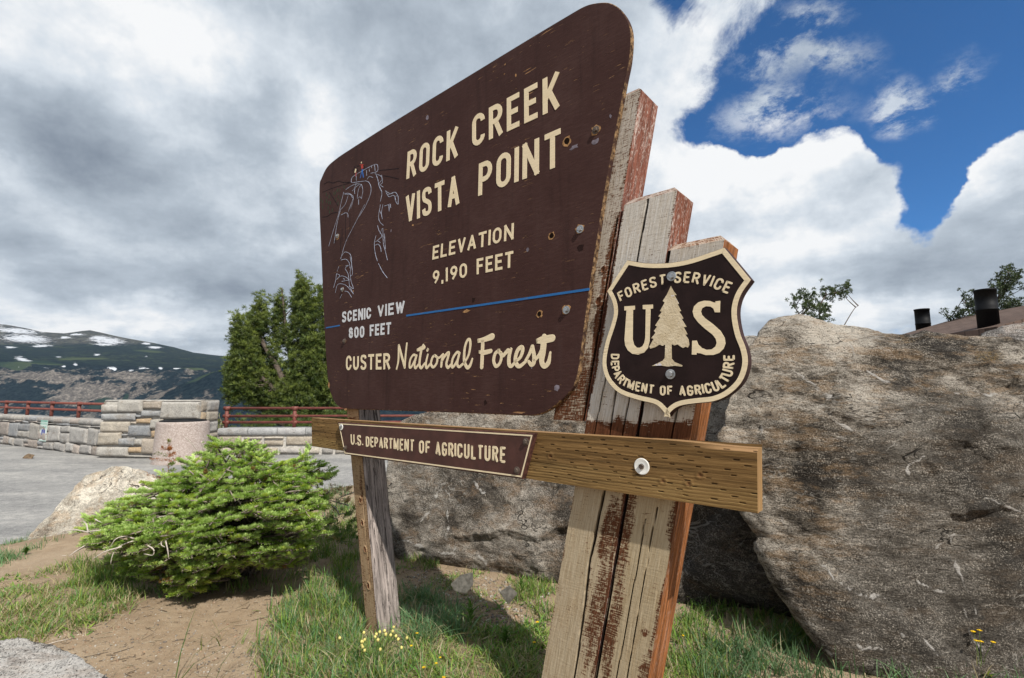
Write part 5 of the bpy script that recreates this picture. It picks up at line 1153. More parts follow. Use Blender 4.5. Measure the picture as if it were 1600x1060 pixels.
# ================================================================== boulders
def gneiss(name, light, mid, dark, warm, band=(1, 1, 3), rot=(0, 0, 0), warmth=.5, darkness=.5):
    m, t, b = material(name, .88, .22)
    oc = t.tc('Object'); vein = t.attr('vein'); var = t.attr('varnish_shade'); lich = t.attr('lichen')
    bd = t.mapping(oc, band, rot=rot)
    n0 = t.noise(oc, 1.7, 5, .6); n1 = t.noise(bd, 7, 8, .68, .3); n2 = t.noise(bd, 30, 6, .72, .2); n3 = t.noise(oc, 150, 3, .8); n4 = t.noise(bd, 85, 5, .75)
    v = t.math('ADD', t.math('MULTIPLY', t.math('SUBTRACT', n0, .5), .80), t.math('ADD', t.math('MULTIPLY', n1, .34), t.math('ADD', t.math('MULTIPLY', n2, .34), t.math('MULTIPLY', n4, .32))))
    c = t.ramp(v, [(.39, dark), (.47, mid), (.53, light), (.60, tuple(min(1, x * 1.45) for x in light))])
    c = t.mix(t.math('MULTIPLY', t.ss(t.noise(bd, 5.0, 6, .7), .48, .62), warmth), c, warm)
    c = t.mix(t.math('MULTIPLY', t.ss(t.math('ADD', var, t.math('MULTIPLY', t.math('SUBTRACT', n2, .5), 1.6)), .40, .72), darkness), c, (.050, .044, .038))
    c = t.mix(t.math('MULTIPLY', t.ss(n3, .52, .66, 0, .75), t.ss(n1, .40, .60, .15, 1)), c, tuple(min(1, x * 1.5 + .04) for x in light)); c = t.mix(t.ss(n3, .47, .36, 0, .9), c, (.020, .018, .016))
    nv = t.math('ABSOLUTE', t.math('SUBTRACT', t.noise(bd, 2.6, 4, .60, .9), .5)); fv = t.math('MULTIPLY', t.ss(t.math('ADD', nv, t.math('MULTIPLY', t.math('SUBTRACT', n4, .5), .03)), .011, .003), t.ss(t.noise(oc, 2.2, 3, .6), .46, .56))
    dk = t.math('MULTIPLY', t.ss(t.math('ABSOLUTE', t.math('SUBTRACT', t.noise(t.mapping(bd, loc=(4.1, 2.2, 7.7)), 1.8, 4, .55, .8), .5)), .007, .001), t.ss(t.noise(oc, 1.7, 3, .6), .50, .58)); c = t.mix(t.math('MULTIPLY', dk, .85), c, (.012, .010, .009))
    c = t.mix(t.math('MULTIPLY', fv, .45), c, (.50, .47, .43))
    vm = t.ss(t.math('ADD', vein, t.math('MULTIPLY', t.math('SUBTRACT', n4, .5), .9)), .35, .75)
    c = t.mix(t.math('MULTIPLY', vm, .85), c, (.56, .53, .50))
    lm = t.ss(t.math('ADD', lich, t.math('MULTIPLY', t.math('SUBTRACT', n4, .5), 1.3)), .55, .8)
    c = t.mix(t.math('MULTIPLY', lm, .7), c, (.25, .15, .03))
    t.put(b.inputs['Base Color'], c)
    h = t.math('ADD', t.math('MULTIPLY', n2, .9), t.math('ADD', t.math('MULTIPLY', n4, .5), t.math('MULTIPLY', n3, .25)))
    t.put(b.inputs['Normal'], t.bump(t.math('ADD', t.math('ADD', h, t.math('SUBTRACT', t.math('MULTIPLY', fv, .2), t.math('MULTIPLY', dk, .8))), t.math('MULTIPLY', vm, .15)), 1.0, .028))
    return m
def ico(sub):
    bm = bmesh.new(); bmesh.ops.create_icosphere(bm, subdivisions=sub, radius=1)
    V = np.array([v.co[:] for v in bm.verts]); F = np.array([[v.index for v in f.verts] for f in bm.faces]); bm.free(); return V, F
_ICO = {}
def sil_planes(poly, tilt, depth_at, cen):
    """planes through the eye and each edge of a photo-space outline (the rock's own contour), leaning in behind"""
    out = []; n = len(poly)
    for k in range(n):
        a, b_ = poly[k], poly[(k + 1) % n]
        A, B = at_depth(*a, depth_at(*a)), at_depth(*b_, depth_at(*b_))
        nn = np.cross(A - CAM, B - CAM); nn /= np.linalg.norm(nn)
        if np.dot(nn, cen - A) > 0: nn = -nn
        v = (A + B) / 2 - CAM; v /= np.linalg.norm(v)
        nn = nn + v * tilt; nn /= np.linalg.norm(nn)
        out.append((nn, (A + B) / 2))
    return out
def boulder(name, label, cen, planes, mat, sub=7, p=16, rough=(.05, .02, .007), freq=(1.6, 6, 22), veins=(), varn_shade=None, lich=(), seed=0, group=None, ridge=.0, vein_gen=.2, cracks=(), chips=0, chipd=.05, chipt=.14):
    if sub not in _ICO: _ICO[sub] = ico(sub)
    Dv, F = _ICO[sub]; cen = np.asarray(cen, float)
    acc = np.zeros(len(Dv))
    for nn, pt in planes:
        d = np.dot(nn, np.asarray(pt) - cen); q = Dv @ nn
        acc += np.where(q > 1e-3, (np.maximum(q, 1e-3) / max(d, .02)) ** p, 0)
    r = acc ** (-1 / p); V = cen + Dv * r[:, None]
    # normals of the smooth shape
    fn = np.cross(V[F[:, 1]] - V[F[:, 0]], V[F[:, 2]] - V[F[:, 0]]); N = np.zeros_like(V)
    for k in range(3): np.add.at(N, F[:, k], fn)
    N /= np.linalg.norm(N, axis=1)[:, None] + 1e-12
    sd = seed * 13.7
    disp = rough[0] * fbm(V, freq[0], 3, seed=sd) + rough[1] * fbm(V * (1, 1, 1.8), freq[1], 4, seed=sd) + rough[2] * fbm(V, freq[2], 3, seed=sd)
    # flaked facets
    disp += rough[1] * 1.2 * (np.abs(perlin(V * (2.2, 2.2, 4.0) + sd)) - .25)
    if chips:                                   # broken facets: every cell of the surface is its own tilted flake
        rc = np.random.RandomState(seed + 100); cc = V[rc.randint(len(V), size=chips)]; Vw = V + .06 * np.stack([fbm(V, 4, 3, seed=sd + k) for k in range(3)], -1)
        d2 = ((Vw[:, None, :] - cc[None]) ** 2 * np.array([1, 1, 1.8])).sum(-1); n1_, n2_ = np.argsort(d2, 1)[:, :2].T; rw = np.arange(len(V))
        tl_ = rc.normal(0, chipt, (chips, 3)); of_ = rc.uniform(-chipd, chipd * .4, chips)
        f_ = lambda k: np.clip(of_[k] + (tl_[k] * (V - cc[k])).sum(1), -chipd * 1.3, chipd)
        w_ = sstep(np.sqrt(d2[rw, n2_]) - np.sqrt(d2[rw, n1_]), 0, .05) * .5 + .5
        disp += f_(n1_) * w_ + f_(n2_) * (1 - w_)
    if ridge: disp -= ridge * sstep(ridged(V * (1, 1, 2.2), 1.3, 3, seed=sd), .78, .93)
    px, py, dp = project(V)
    wob = 16 * np.stack([fbm(V, 7, 5, .62, seed=sd + 3), fbm(V, 7, 5, .62, seed=sd + 8)], -1)
    for w, poly in cracks:
        d = seg_dist(px + wob[:, 0], py + wob[:, 1], poly); disp -= (1 - sstep(d, 0, w)) * .012 * (w / 6)
    rv = ridged(V + .15 * fbm(V, 3, 3)[:, None], 2.1, 2, seed=sd + 5)
    vein = vein_gen * sstep(rv, .93, .99) * sstep(fbm(V, 1.6, 3, seed=sd + 2), -.05, .3)
    for w, poly in veins:
        w = min(w, 3.8)
        d = seg_dist(px + wob[:, 0], py + wob[:, 1], poly); k = 1 - sstep(d, w * .15, w * (1.0 + .9 * fbm(V, 10, 3, seed=sd))); vein = np.maximum(vein, k * np.clip(.56 + 1.2 * fbm(V, 14, 3), 0, 1.2)); disp += .003 * k
    var = np.full(len(V), .25) if varn_shade is None else np.clip(varn_shade(px, py, V), 0, 1)
    li = np.zeros(len(V))
    for (cx, cy, rx, ry, k) in lich: li = np.maximum(li, k * np.clip(1.2 - np.hypot((px - cx) / rx, (py - cy) / ry), 0, 1))
    V = V + N * disp[:, None]
    o = mesh(name, V - cen, F, mat, smooth=True, attrs={'vein': vein, 'varnish_shade': var, 'lichen': li}); o.location = cen
    return tag(o, label, 'boulder', group)
M_GRANITE = gneiss('banded_granite', (.40, .36, .31), (.170, .144, .115), (.026, .021, .017), (.34, .22, .12), (1, 1, 3.2), (.1, .25, 0), .45, .75)
M_GRANITE2 = gneiss('dark_granite', (.34, .305, .265), (.165, .14, .115), (.038, .031, .025), (.25, .165, .10), (1.2, 1, 2.2), (.3, -.3, 0), .5, .85)
M_PALE = gneiss('pale_granite', (.58, .53, .45), (.45, .40, .33), (.20, .165, .13), (.52, .36, .22), (1, 1, 2.0), (0, .9, 0), .5, .3)
M_GREYR = gneiss('grey_granite', (.50, .48, .46), (.33, .31, .30), (.13, .12, .115), (.46, .31, .22), (1, 3, 3), (0, -.2, .3), .3, .3)
# the big boulder on the right
big = [(1186, 512), (1215, 499), (1300, 496), (1450, 501), (1515, 509), (1562, 524), (1598, 556), (1760, 700), (1850, 1000), (1780, 1250), (1420, 1230), (1292, 1058), (1198, 905), (1150, 830), (1117, 755), (1112, 660), (1150, 572)]
dep = lambda x, y: 2.05 + (1060 - np.clip(y, 490, 1150)) / 560 * .55 + .0004 * abs(x - 1330)
cB = at_depth(1420, 760, 2.75)
pl = sil_planes(big, .38, dep, cB)
pl += [(unit((-.10, -.97, .16)), at_depth(1400, 800, 2.16)), (unit((-.62, -.76, .16)), at_depth(1165, 740, 2.42)), (unit((.34, -.93, .02)), at_depth(1640, 760, 2.20)), (unit((-.05, -.80, .60)), at_depth(1350, 530, 2.50)), (unit((-.28, -.90, -.30)), at_depth(1330, 990, 2.08)), (unit((0, 1, .1)), (1.9, 3.7, 1)), (unit((0, 0, -1)), (2, 2.6, .05))]
vein_big = [(5, [(1282, 890), (1300, 905), (1340, 925), (1400, 945), (1440, 955)]), (4, [(1440, 905), (1470, 925), (1497, 930), (1515, 960), (1525, 1000), (1545, 1025)]), (4, [(1495, 840), (1505, 880), (1525, 925), (1535, 955), (1530, 1000)]), (9, [(1470, 855), (1500, 838)]), (4, [(1440, 715), (1420, 735), (1425, 745)]), (4, [(1535, 780), (1570, 790), (1600, 800)]),
            (7, [(1295, 650), (1340, 680), (1360, 690)]), (9, [(1195, 760), (1215, 800), (1225, 830)]), (12, [(1320, 1000), (1400, 1020), (1450, 1040)]), (8, [(1400, 985), (1440, 1000), (1480, 1040)]), (7, [(1325, 545), (1345, 575), (1390, 600)]), (4, [(1480, 610), (1530, 606), (1590, 615)]), (6, [(1180, 640), (1190, 690), (1180, 720)]), (10, [(1260, 990), (1300, 1020)]), (5, [(1220, 560), (1300, 620)])]
varn_shade_big = lambda px, py, V: .30 + .45 * sstep(px, 1230, 1420) * sstep(py, 560, 680) + .25 * sstep(py, 800, 1000) * sstep(px, 1200, 1350) - .35 * sstep(px, 1240, 1150)  # dark varnish at lower right; lit left side painted in as lighter
boulder('boulder', 'huge dark banded boulder filling the right side behind the shield', cB, pl, M_GRANITE, 8, 44, (.018, .020, .009), (1.5, 6, 24), vein_big, varn_shade_big, [(1540, 560, 70, 30, .62), (1420, 530, 60, 18, .55), (1310, 668, 30, 8, .4)], 1, chips=60, chipd=.028, chipt=.08, cracks=[(5, [(1340, 553), (1380, 545), (1420, 532), (1440, 530)]), (7, [(1450, 585), (1530, 578), (1600, 582)])])
# the middle boulder behind the posts
mid_ = [(612, 664), (626, 636), (700, 606), (860, 578), (1000, 540), (1150, 507), (1200, 503), (1300, 560), (1345, 760), (1340, 1120), (1200, 1200), (900, 1150), (680, 1000), (624, 880), (602, 810), (596, 735)]
gl = lambda x: np.interp(x, [600, 640, 870, 1120, 1330], [3.85, 3.62, 2.95, 2.32, 2.2])
depm = lambda x, y: gl(x) + (900 - np.clip(y, 500, 1000)) * .0011
cM = at_depth(900, 770, 3.75)
pl = sil_planes(mid_, .10, depm, cM)
pl += [(unit((-.44, -.87, .22)), at_depth(760, 790, 3.28)), (unit((-.50, -.86, .08)), at_depth(1090, 900, 2.36)), (unit((-.35, -.84, .42)), at_depth(690, 628, 3.80)), (unit((.1, .9, .3)), (0.9, 4.9, 1)), (unit((0, 0, -1)), (.5, 3.5, .05)), (unit((-.35, -.85, -.40)), at_depth(800, 880, 3.14))]
vein_m = [(9, [(690, 770), (700, 800), (697, 840), (708, 862)]), (6, [(680, 770), (655, 815), (650, 840)]), (12, [(625, 845), (660, 855), (720, 872)]), (6, [(735, 745), (760, 775)]), (5, [(830, 750), (880, 760)]), (10, [(740, 865), (765, 895)]), (5, [(650, 690), (700, 720), (740, 735)])]
boulder('boulder', 'dark rough boulder behind the sign between the two leaning posts', cM, pl, M_GRANITE2, 8, 50, (.02, .022, .010), (1.6, 5, 20), vein_m, lambda px, py, V: .45 + .15 * fbm(V, 2, 3) - .35 * sstep(py, 720, 660) + .2 * sstep(px, 850, 1100), [], 2, chips=40, chipd=.026, chipt=.10, cracks=[(5, [(870, 760), (850, 790), (835, 825)])])  # varnish, plus the shaded right part painted darker; top lighter
# lesser boulders
M_TAN = simple('tan_stone', (.47, .40, .31), .9, .15, var=.35, scale=45, bump=.4)
def small_boulder(label, poly, depth, thick, mat, seed, sub=6, front=(-.15, -.9, .35), p=14, rough=(.05, .02, .008), group=None, **k):
    c = np.mean(np.array(poly, float), 0); cen = at_depth(*c, depth + thick * .5)
    dpf = lambda x, y: depth + thick * .25
    pl = sil_planes(poly, .35, dpf, cen) + [(unit(front), at_depth(*c, depth)), (unit((0, 1, .05)), at_depth(*c, depth + thick))]
    return boulder('boulder', label, cen, pl, mat, sub, p, rough, (2.2, 7, 26), seed=seed, group=group, **k)
small_boulder('pale tan boulder with a sloping back between asphalt and fir shrub', [(44, 850), (60, 818), (118, 752), (138, 728), (160, 722), (216, 719), (223, 735), (219, 752), (235, 770), (260, 850)], 4.55, .8, M_PALE, 5, 7, (-.25, -.75, .62), rough=(.04, .02, .006), vein_gen=.2)
small_boulder('pale grey ledge of rock in the bottom left corner', [(-210, 1030), (-100, 1022), (-40, 1026), (-6, 1037), (14, 1047), (66, 1064), (104, 1085), (130, 1150), (-190, 1150)], 1.62, .55, M_GREYR, 6, 7, (-.05, -.55, .83), rough=(.025, .014, .005), vein_gen=.3)
small_boulder('small grey boulder beyond the top right of the huge one', [(1540, 530), (1575, 515), (1640, 508), (1760, 530), (1780, 700), (1545, 680)], 3.3, 1.0, M_GREYR, 7, 6, (-.3, -.9, .2))
small_boulder('flat pale stone bedded in the dirt under the fir shrub', [(62, 886), (75, 872), (98, 868), (112, 874), (108, 890), (80, 896)], 3.52, .25, M_PALE, 8, 5, (-.1, -.5, .85), rough=(.01, .006, .002))
small_boulder('flat tan stone lying on gravel beneath the name board', [(706, 912), (722, 897), (738, 895), (738, 910), (728, 922), (712, 920)], 2.60, .12, M_TAN, 9, 5, (-.1, -.85, .5), rough=(.004, .003, .001))
small_boulder('thin pale stone chip lying right of the flat tan stone', [(786, 929), (798, 921), (802, 925), (792, 936)], 2.45, .06, M_TAN, 10, 4, (-.1, -.85, .5), rough=(.003, .002, .001))

# ================================================================== vegetation
def leaf_material(name, dark, light, rough=.55, spec=.35, trans=.25):
    m, t, b = material(name, rough, spec)
    tint = t.attr('tint', 'Color'); oc = t.tc('Object')
    n = t.noise(oc, 40, 3, .6)
    c = t.mix(t.ss(n, .3, .7, 0, .35), tint, t.mix(1, tint, (.6, .7, .5), 'MULTIPLY'))
    t.put(b.inputs['Base Color'], c)
    tr = t.new('ShaderNodeBsdfTranslucent'); t.put(tr.inputs[0], t.mix(1, c, (1.15, 1.25, .55), 'MULTIPLY'))
    mx = t.new('ShaderNodeMixShader'); mx.inputs[0].default_value = trans
    out = t.n['Material Output']; t.l.new(b.outputs[0], mx.inputs[1]); t.l.new(tr.outputs[0], mx.inputs[2]); t.l.new(mx.outputs[0], out.inputs[0])
    return m
M_NEEDLE = leaf_material('fir_needles', None, None, .45, .35, .38); M_PINEN = leaf_material('pine_needles', None, None, .5, .4, .15); M_GRASS = leaf_material('grass_blades', None, None, .6, .25, .30)
M_BARK = simple('grey_bark', (.20, .165, .14), .9, .1, var=.4, scale=40, bump=.6); M_BARKD = simple('dark_bark', (.105, .085, .07), .95, .1, var=.4, scale=30, bump=.6); M_DEAD = simple('bleached_dead_twig', (.42, .37, .33), .85, .1, var=.25, scale=60)
def frames(D, rnd, up=(0, 0, 1.0)):
    """per-row orthonormal side and up vectors for directions D"""
    S = np.cross(D, np.asarray(up)); nS = np.linalg.norm(S, axis=1)[:, None]; S = np.where(nS < 1e-3, np.array([1.0, 0, 0]), S / np.maximum(nS, 1e-6)); U = np.cross(S, D); return S, U
def needles(base, tip, up, width):
    """thin folded-diamond needles; all (n,3)"""
    d = tip - base; s = np.cross(d, up); s /= np.linalg.norm(s, axis=1)[:, None] + 1e-9
    m = base + d * .45 + up * (np.linalg.norm(d, axis=1) * .06)[:, None]
    w = np.asarray(width)[:, None] if np.ndim(width) else width
    V = np.stack([base, m - s * w * .5, tip, m + s * w * .5], 1).reshape(-1, 3)
    return V, np.arange(len(V)).reshape(-1, 4)
# ------------------------------------------------------------------ subalpine fir shrub
BUSH = [(118, 842), (140, 812), (182, 790), (232, 757), (240, 742), (266, 748), (300, 715), (318, 700), (345, 688), (372, 690), (400, 700), (432, 712), (448, 726), (470, 716), (492, 728), (512, 746), (506, 770), (520, 800), (508, 835), (488, 862), (462, 884), (420, 892), (385, 890), (352, 898), (318, 930), (290, 936), (255, 918), (222, 905), (190, 892), (165, 872), (140, 862)]
def inflate(poly, n, rnd, D0, depth, ratio, shell=.5, skew=0.0):
    """random points in the volume whose outline is poly (photo pixels) at depth D0"""
    P = np.array(poly, float); lo, hi = P.min(0), P.max(0); out = []
    while len(out) < n:
        q = rnd.uniform(lo, hi, (n, 2)); q = q[inside(q[:, 0], q[:, 1], poly)]
        e = seg_dist(q[:, 0], q[:, 1], [tuple(p) for p in poly] + [tuple(poly[0])])
        k = np.sqrt(np.clip(1 - (1 - np.clip(e / ratio, 0, 1)) ** 2, 0, 1))
        f = np.where(rnd.rand(len(q)) < shell, -np.abs(1 - np.abs(rnd.normal(0, .16, len(q)))), rnd.uniform(-1, 1, len(q)))
        for (x, y), kk, ff in zip(q, k, f): out.append((x, y, D0 + depth * kk * ff + skew * (y - P[:, 1].mean())))
    out = np.array(out[:n]); return np.array([at_depth(*o) for o in out]), out
rnd = np.random.RandomState(21)
fir = empty('fir_shrub', (-1.9, 3.2, .25)); tag(fir, 'low spreading green fir shrub with bleached dead twigs on the dirt', 'shrub')
OFF = np.array([1.9, -3.2, -.25])
# 1) boughs: flat sprays of shoots, in layers
Bp, px3 = inflate(BUSH, 520, rnd, 3.12, .62, 95, .72, -.0012)
axis = np.array([-1.92, 3.3])
R = Bp[:, :2] - axis; R /= np.linalg.norm(R, axis=1)[:, None] + 1e-6
ang = np.arctan2(R[:, 1], R[:, 0]) + rnd.normal(0, .45, len(Bp)); el = rnd.normal(.05, .16, len(Bp)) + .35 * sstep(px3[:, 1], 760, 700)
Bd = np.stack([np.cos(ang) * np.cos(el), np.sin(ang) * np.cos(el), np.sin(el)], 1)
shoot_o, shoot_d, shoot_l, shoot_y = [], [], [], []
for o, d, pxx in zip(Bp, Bd, px3):
    L = rnd.uniform(.16, .30); s = np.cross(d, (0, 0, 1)); s /= np.linalg.norm(s)
    o0 = o - d * L * .75
    shoot_o.append(o0 + d * L * .62); shoot_d.append(d + (0, 0, .12)); shoot_l.append(.085); shoot_y.append(1.0)
    for k in range(rnd.randint(6, 9)):
        f = rnd.uniform(.12, .9); sd = 1 if k % 2 else -1
        dd = d * rnd.uniform(.6, .9) + s * sd * rnd.uniform(.6, .95) + np.array([0, 0, rnd.uniform(-.02, .22)])
        shoot_o.append(o0 + d * L * f); shoot_d.append(dd); shoot_l.append(rnd.uniform(.05, .085) * (1.15 - .3 * f)); shoot_y.append(rnd.uniform(.35, 1))
# the leader spikes that stick out of the top
for (px, py, D, h, lean) in ((372, 696, 3.25, .10, .05), (345, 700, 3.2, .10, -.1), (388, 712, 3.2, .10, .1), (446, 730, 3.25, .26, .75), (478, 728, 3.2, .16, .0), (500, 745, 3.15, .12, .45), (410, 722, 3.2, .12, .3), (262, 752, 3.2, .12, -.35), (386, 700, 3.2, .10, .08), (330, 716, 3.1, .1, -.3)):
    b0 = at_depth(px, py + 22, D)
    for k in range(5):
        f = k / 4; shoot_o.append(b0 + np.array([lean * h * f, 0, h * f])); a = rnd.uniform(0, 6.28)
        shoot_d.append(np.array([math.cos(a) * .9 + lean, math.sin(a) * .9, .45])); shoot_l.append(rnd.uniform(.05, .08)); shoot_y.append(1.0)
    shoot_o.append(b0 + np.array([lean * h * .6, 0, h * .6])); shoot_d.append(np.array([lean, 0, 1.0])); shoot_l.append(.09); shoot_y.append(1.0)
so, sdn, sl, sy = map(np.array, (shoot_o, shoot_d, shoot_l, shoot_y)); sdn /= np.linalg.norm(sdn, axis=1)[:, None]
hg = height(so[:, 0], so[:, 1], False); so[:, 2] = np.maximum(so[:, 2], hg + .03)
NPS = 78; ns = len(so)
S, U = frames(sdn, rnd)
f = rnd.uniform(.02, 1.0, (ns, NPS)); phi = rnd.normal(0, 1.05, (ns, NPS)) ; phi = np.clip(phi, -1.9, 1.9)
bend = 0.10 * sl
ctr = so[:, None, :] + sdn[:, None, :] * (f * sl[:, None])[..., None] + U[:, None, :] * (bend[:, None] * (f ** 2))[..., None]
out_ = S[:, None, :] * np.sin(phi)[..., None] + U[:, None, :] * np.cos(phi)[..., None]
fw = rnd.uniform(.15, .55, (ns, NPS)) + .7 * (f > .88)
nd = out_ * (.95 + 0 * f)[..., None] + sdn[:, None, :] * fw[..., None]; nd /= np.linalg.norm(nd, axis=-1)[..., None]
nl = rnd.uniform(.015, .022, (ns, NPS)) * (1 - .3 * f ** 3) + .003
tip = ctr + nd * nl[..., None]
V, F = needles(ctr.reshape(-1, 3), tip.reshape(-1, 3), np.repeat(U, NPS, 0) * .6 + out_.reshape(-1, 3) * .4, .0042)
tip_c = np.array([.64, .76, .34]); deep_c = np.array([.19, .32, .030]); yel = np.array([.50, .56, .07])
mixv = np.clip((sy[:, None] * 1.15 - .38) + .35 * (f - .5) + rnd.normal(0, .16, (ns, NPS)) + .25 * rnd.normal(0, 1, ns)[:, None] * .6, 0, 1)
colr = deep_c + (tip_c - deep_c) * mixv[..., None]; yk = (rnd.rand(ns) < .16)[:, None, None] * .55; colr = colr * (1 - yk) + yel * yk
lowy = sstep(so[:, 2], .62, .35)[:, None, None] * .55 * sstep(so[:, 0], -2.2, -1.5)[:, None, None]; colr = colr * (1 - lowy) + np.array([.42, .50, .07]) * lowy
dead = (rnd.rand(ns) < .018)[:, None, None]; colr = np.where(dead, np.array([.26, .15, .06]), colr)
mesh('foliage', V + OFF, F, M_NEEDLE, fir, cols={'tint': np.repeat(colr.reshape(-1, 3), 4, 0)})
g = Geo()
for o, d, L in zip(so, sdn, sl): g.add(*tube([o + OFF, o + d * L * .9 + OFF], [.0026, .0012], 4, False))
for o, d in zip(Bp[::1], Bd[::1]):
    b0 = np.array([axis[0] + rnd.uniform(-.3, .3), axis[1] + rnd.uniform(-.25, .25), .32]); mid = (b0 + o) / 2 + np.array([0, 0, rnd.uniform(-.02, .12)])
    g.add(*tube(catmull([b0 + OFF, mid + OFF, o - d * .12 + OFF, o + d * .05 + OFF], 3), [.011, .010, .009, .008, .007, .006, .005, .004, .004, .003], 5, False))
g.build('branches', M_BARK, fir, True)
# bleached dead twigs on the left flank
g = Geo()
def twig(pts, r0=.0042, r1=.0014, jit=.004):
    P = catmull(np.array([at_depth(*p) for p in pts]), 5); P = P + jit * np.stack([fbm(P, 12, 2, seed=k * 4.0) for k in range(3)], -1); g.add(*tube(P + OFF, np.linspace(r0, r1, len(P)), 5))
for pts in ([(160, 842, 2.70), (140, 833, 2.62), (115, 828, 2.58), (95, 832, 2.55), (88, 836, 2.53)], [(158, 841, 2.70), (150, 835, 2.66), (143, 831, 2.64)], [(138, 830, 2.62), (135, 820, 2.64), (130, 815, 2.64)], [(136, 831, 2.62), (150, 830, 2.60), (158, 829, 2.6)],
            [(210, 842, 2.55), (195, 838, 2.52), (180, 843, 2.50), (170, 856, 2.50)], [(230, 840, 2.60), (200, 848, 2.53), (180, 860, 2.50), (173, 882, 2.49)], [(190, 855, 2.50), (165, 862, 2.47), (145, 873, 2.46)], [(272, 838, 2.6), (250, 845, 2.52), (225, 855, 2.50)], [(275, 836, 2.6), (255, 846, 2.51), (240, 857, 2.5)],
            [(258, 845, 2.5), (263, 860, 2.48), (264, 872, 2.48)], [(252, 847, 2.5), (252, 852, 2.49), (258, 855, 2.48)], [(230, 852, 2.5), (240, 860, 2.48), (238, 868, 2.48), (225, 866, 2.48)], [(132, 853, 2.58), (118, 862, 2.54), (108, 870, 2.52)], [(130, 855, 2.58), (112, 866, 2.54)], [(222, 815, 2.7), (240, 810, 2.64), (262, 806, 2.62), (278, 812, 2.62)], [(270, 806, 2.62), (285, 822, 2.6)],
            [(148, 812, 2.7), (160, 817, 2.66)], [(290, 684, 3.2), (300, 694, 3.22), (312, 708, 3.25)], [(315, 690, 3.2), (318, 705, 3.22)], [(330, 760, 2.75), (345, 775, 2.74)], [(372, 782, 2.7), (380, 795, 2.7)], [(330, 830, 2.55), (345, 850, 2.52)], [(420, 795, 2.66), (440, 800, 2.62)]): twig(pts)
g.build('dead_twigs', M_DEAD, fir, True)
# rusty dead leader on the left and dry brushwood towards the post
g = Geo()
def bottlebrush(g, p0, p1, n, nl, col, rn, w=.0035):
    p0, p1 = np.asarray(p0), np.asarray(p1); d = p1 - p0; L = np.linalg.norm(d); d /= L; S_, U_ = frames(d[None], rn); ff = rn.rand(n); ph = rn.rand(n) * 6.28
    b_ = p0 + d * (ff * L)[:, None]; o_ = S_ * np.sin(ph)[:, None] + U_ * np.cos(ph)[:, None]; tp = b_ + (o_ + d * .7) * (nl * rn.uniform(.7, 1.1, n))[:, None]
    V, F = needles(b_ + OFF, tp + OFF, o_, w); c = np.asarray(col) * rn.uniform(.7, 1.3, (n, 1)); g.add(V, F, 0, np.repeat(c, 4, 0))
q0, q1 = at_depth(263, 742, 3.25), at_depth(264, 694, 3.25)
rust = (.33, .115, .035); bottlebrush(g, q0, q1, 70, .02, rust, rnd); bottlebrush(g, q1, q1 + (0, 0, .03), 60, .018, (.25, .24, .05), rnd)
for fz, lx in ((.45, .09), (.45, -.10), (.62, .06), (.62, -.07), (.3, .05), (.8, .03), (.8, -.03), (.1, .06)):
    o = q0 + (q1 - q0) * fz; bottlebrush(g, o, o + np.array([lx, -.03, .02]), 60, .018, rust if rnd.rand() < .8 else (.16, .2, .05), rnd)
o = at_depth(255, 750, 3.2); bottlebrush(g, o, at_depth(231, 741, 3.2), 40, .016, rust, rnd)
for _ in range(26):
    o = at_depth(rnd.uniform(505, 552), rnd.uniform(762, 792), 3.55 + rnd.uniform(-.2, .2)); bottlebrush(g, o, o + rnd.uniform(-.09, .09, 3), 45, .02, (.33, .22, .11) if rnd.rand() < .75 else (.12, .19, .05), rnd)
for _ in range(60):
    o = at_depth(rnd.uniform(508, 560), rnd.uniform(795, 850), 3.5 + rnd.uniform(-.25, .25)); bottlebrush(g, o, o + np.array([*rnd.uniform(-.08, .08, 2), rnd.uniform(0, .05)]), 45, .02, (.09, .17, .035) if rnd.rand() < .75 else (.30, .22, .08), rnd)
g.build('dry_foliage', M_NEEDLE, fir, False, col=True)
g = Geo()
for pts in ([(545, 790, 3.4), (520, 783, 3.4), (508, 779, 3.4)], [(512, 787, 3.35), (525, 795, 3.35), (530, 808, 3.33), (518, 812, 3.33)], [(530, 804, 3.33), (540, 802, 3.3)], [(516, 812, 3.33), (510, 820, 3.33), (513, 825, 3.33)], [(520, 812, 3.33), (524, 820, 3.33)], [(552, 770, 3.5), (535, 776, 3.45), (522, 784, 3.4)], [(505, 778, 3.3), (518, 764, 3.3)]): twig(pts, .005, .002)
g.build('dead_twigs', M_DEAD, fir, True)

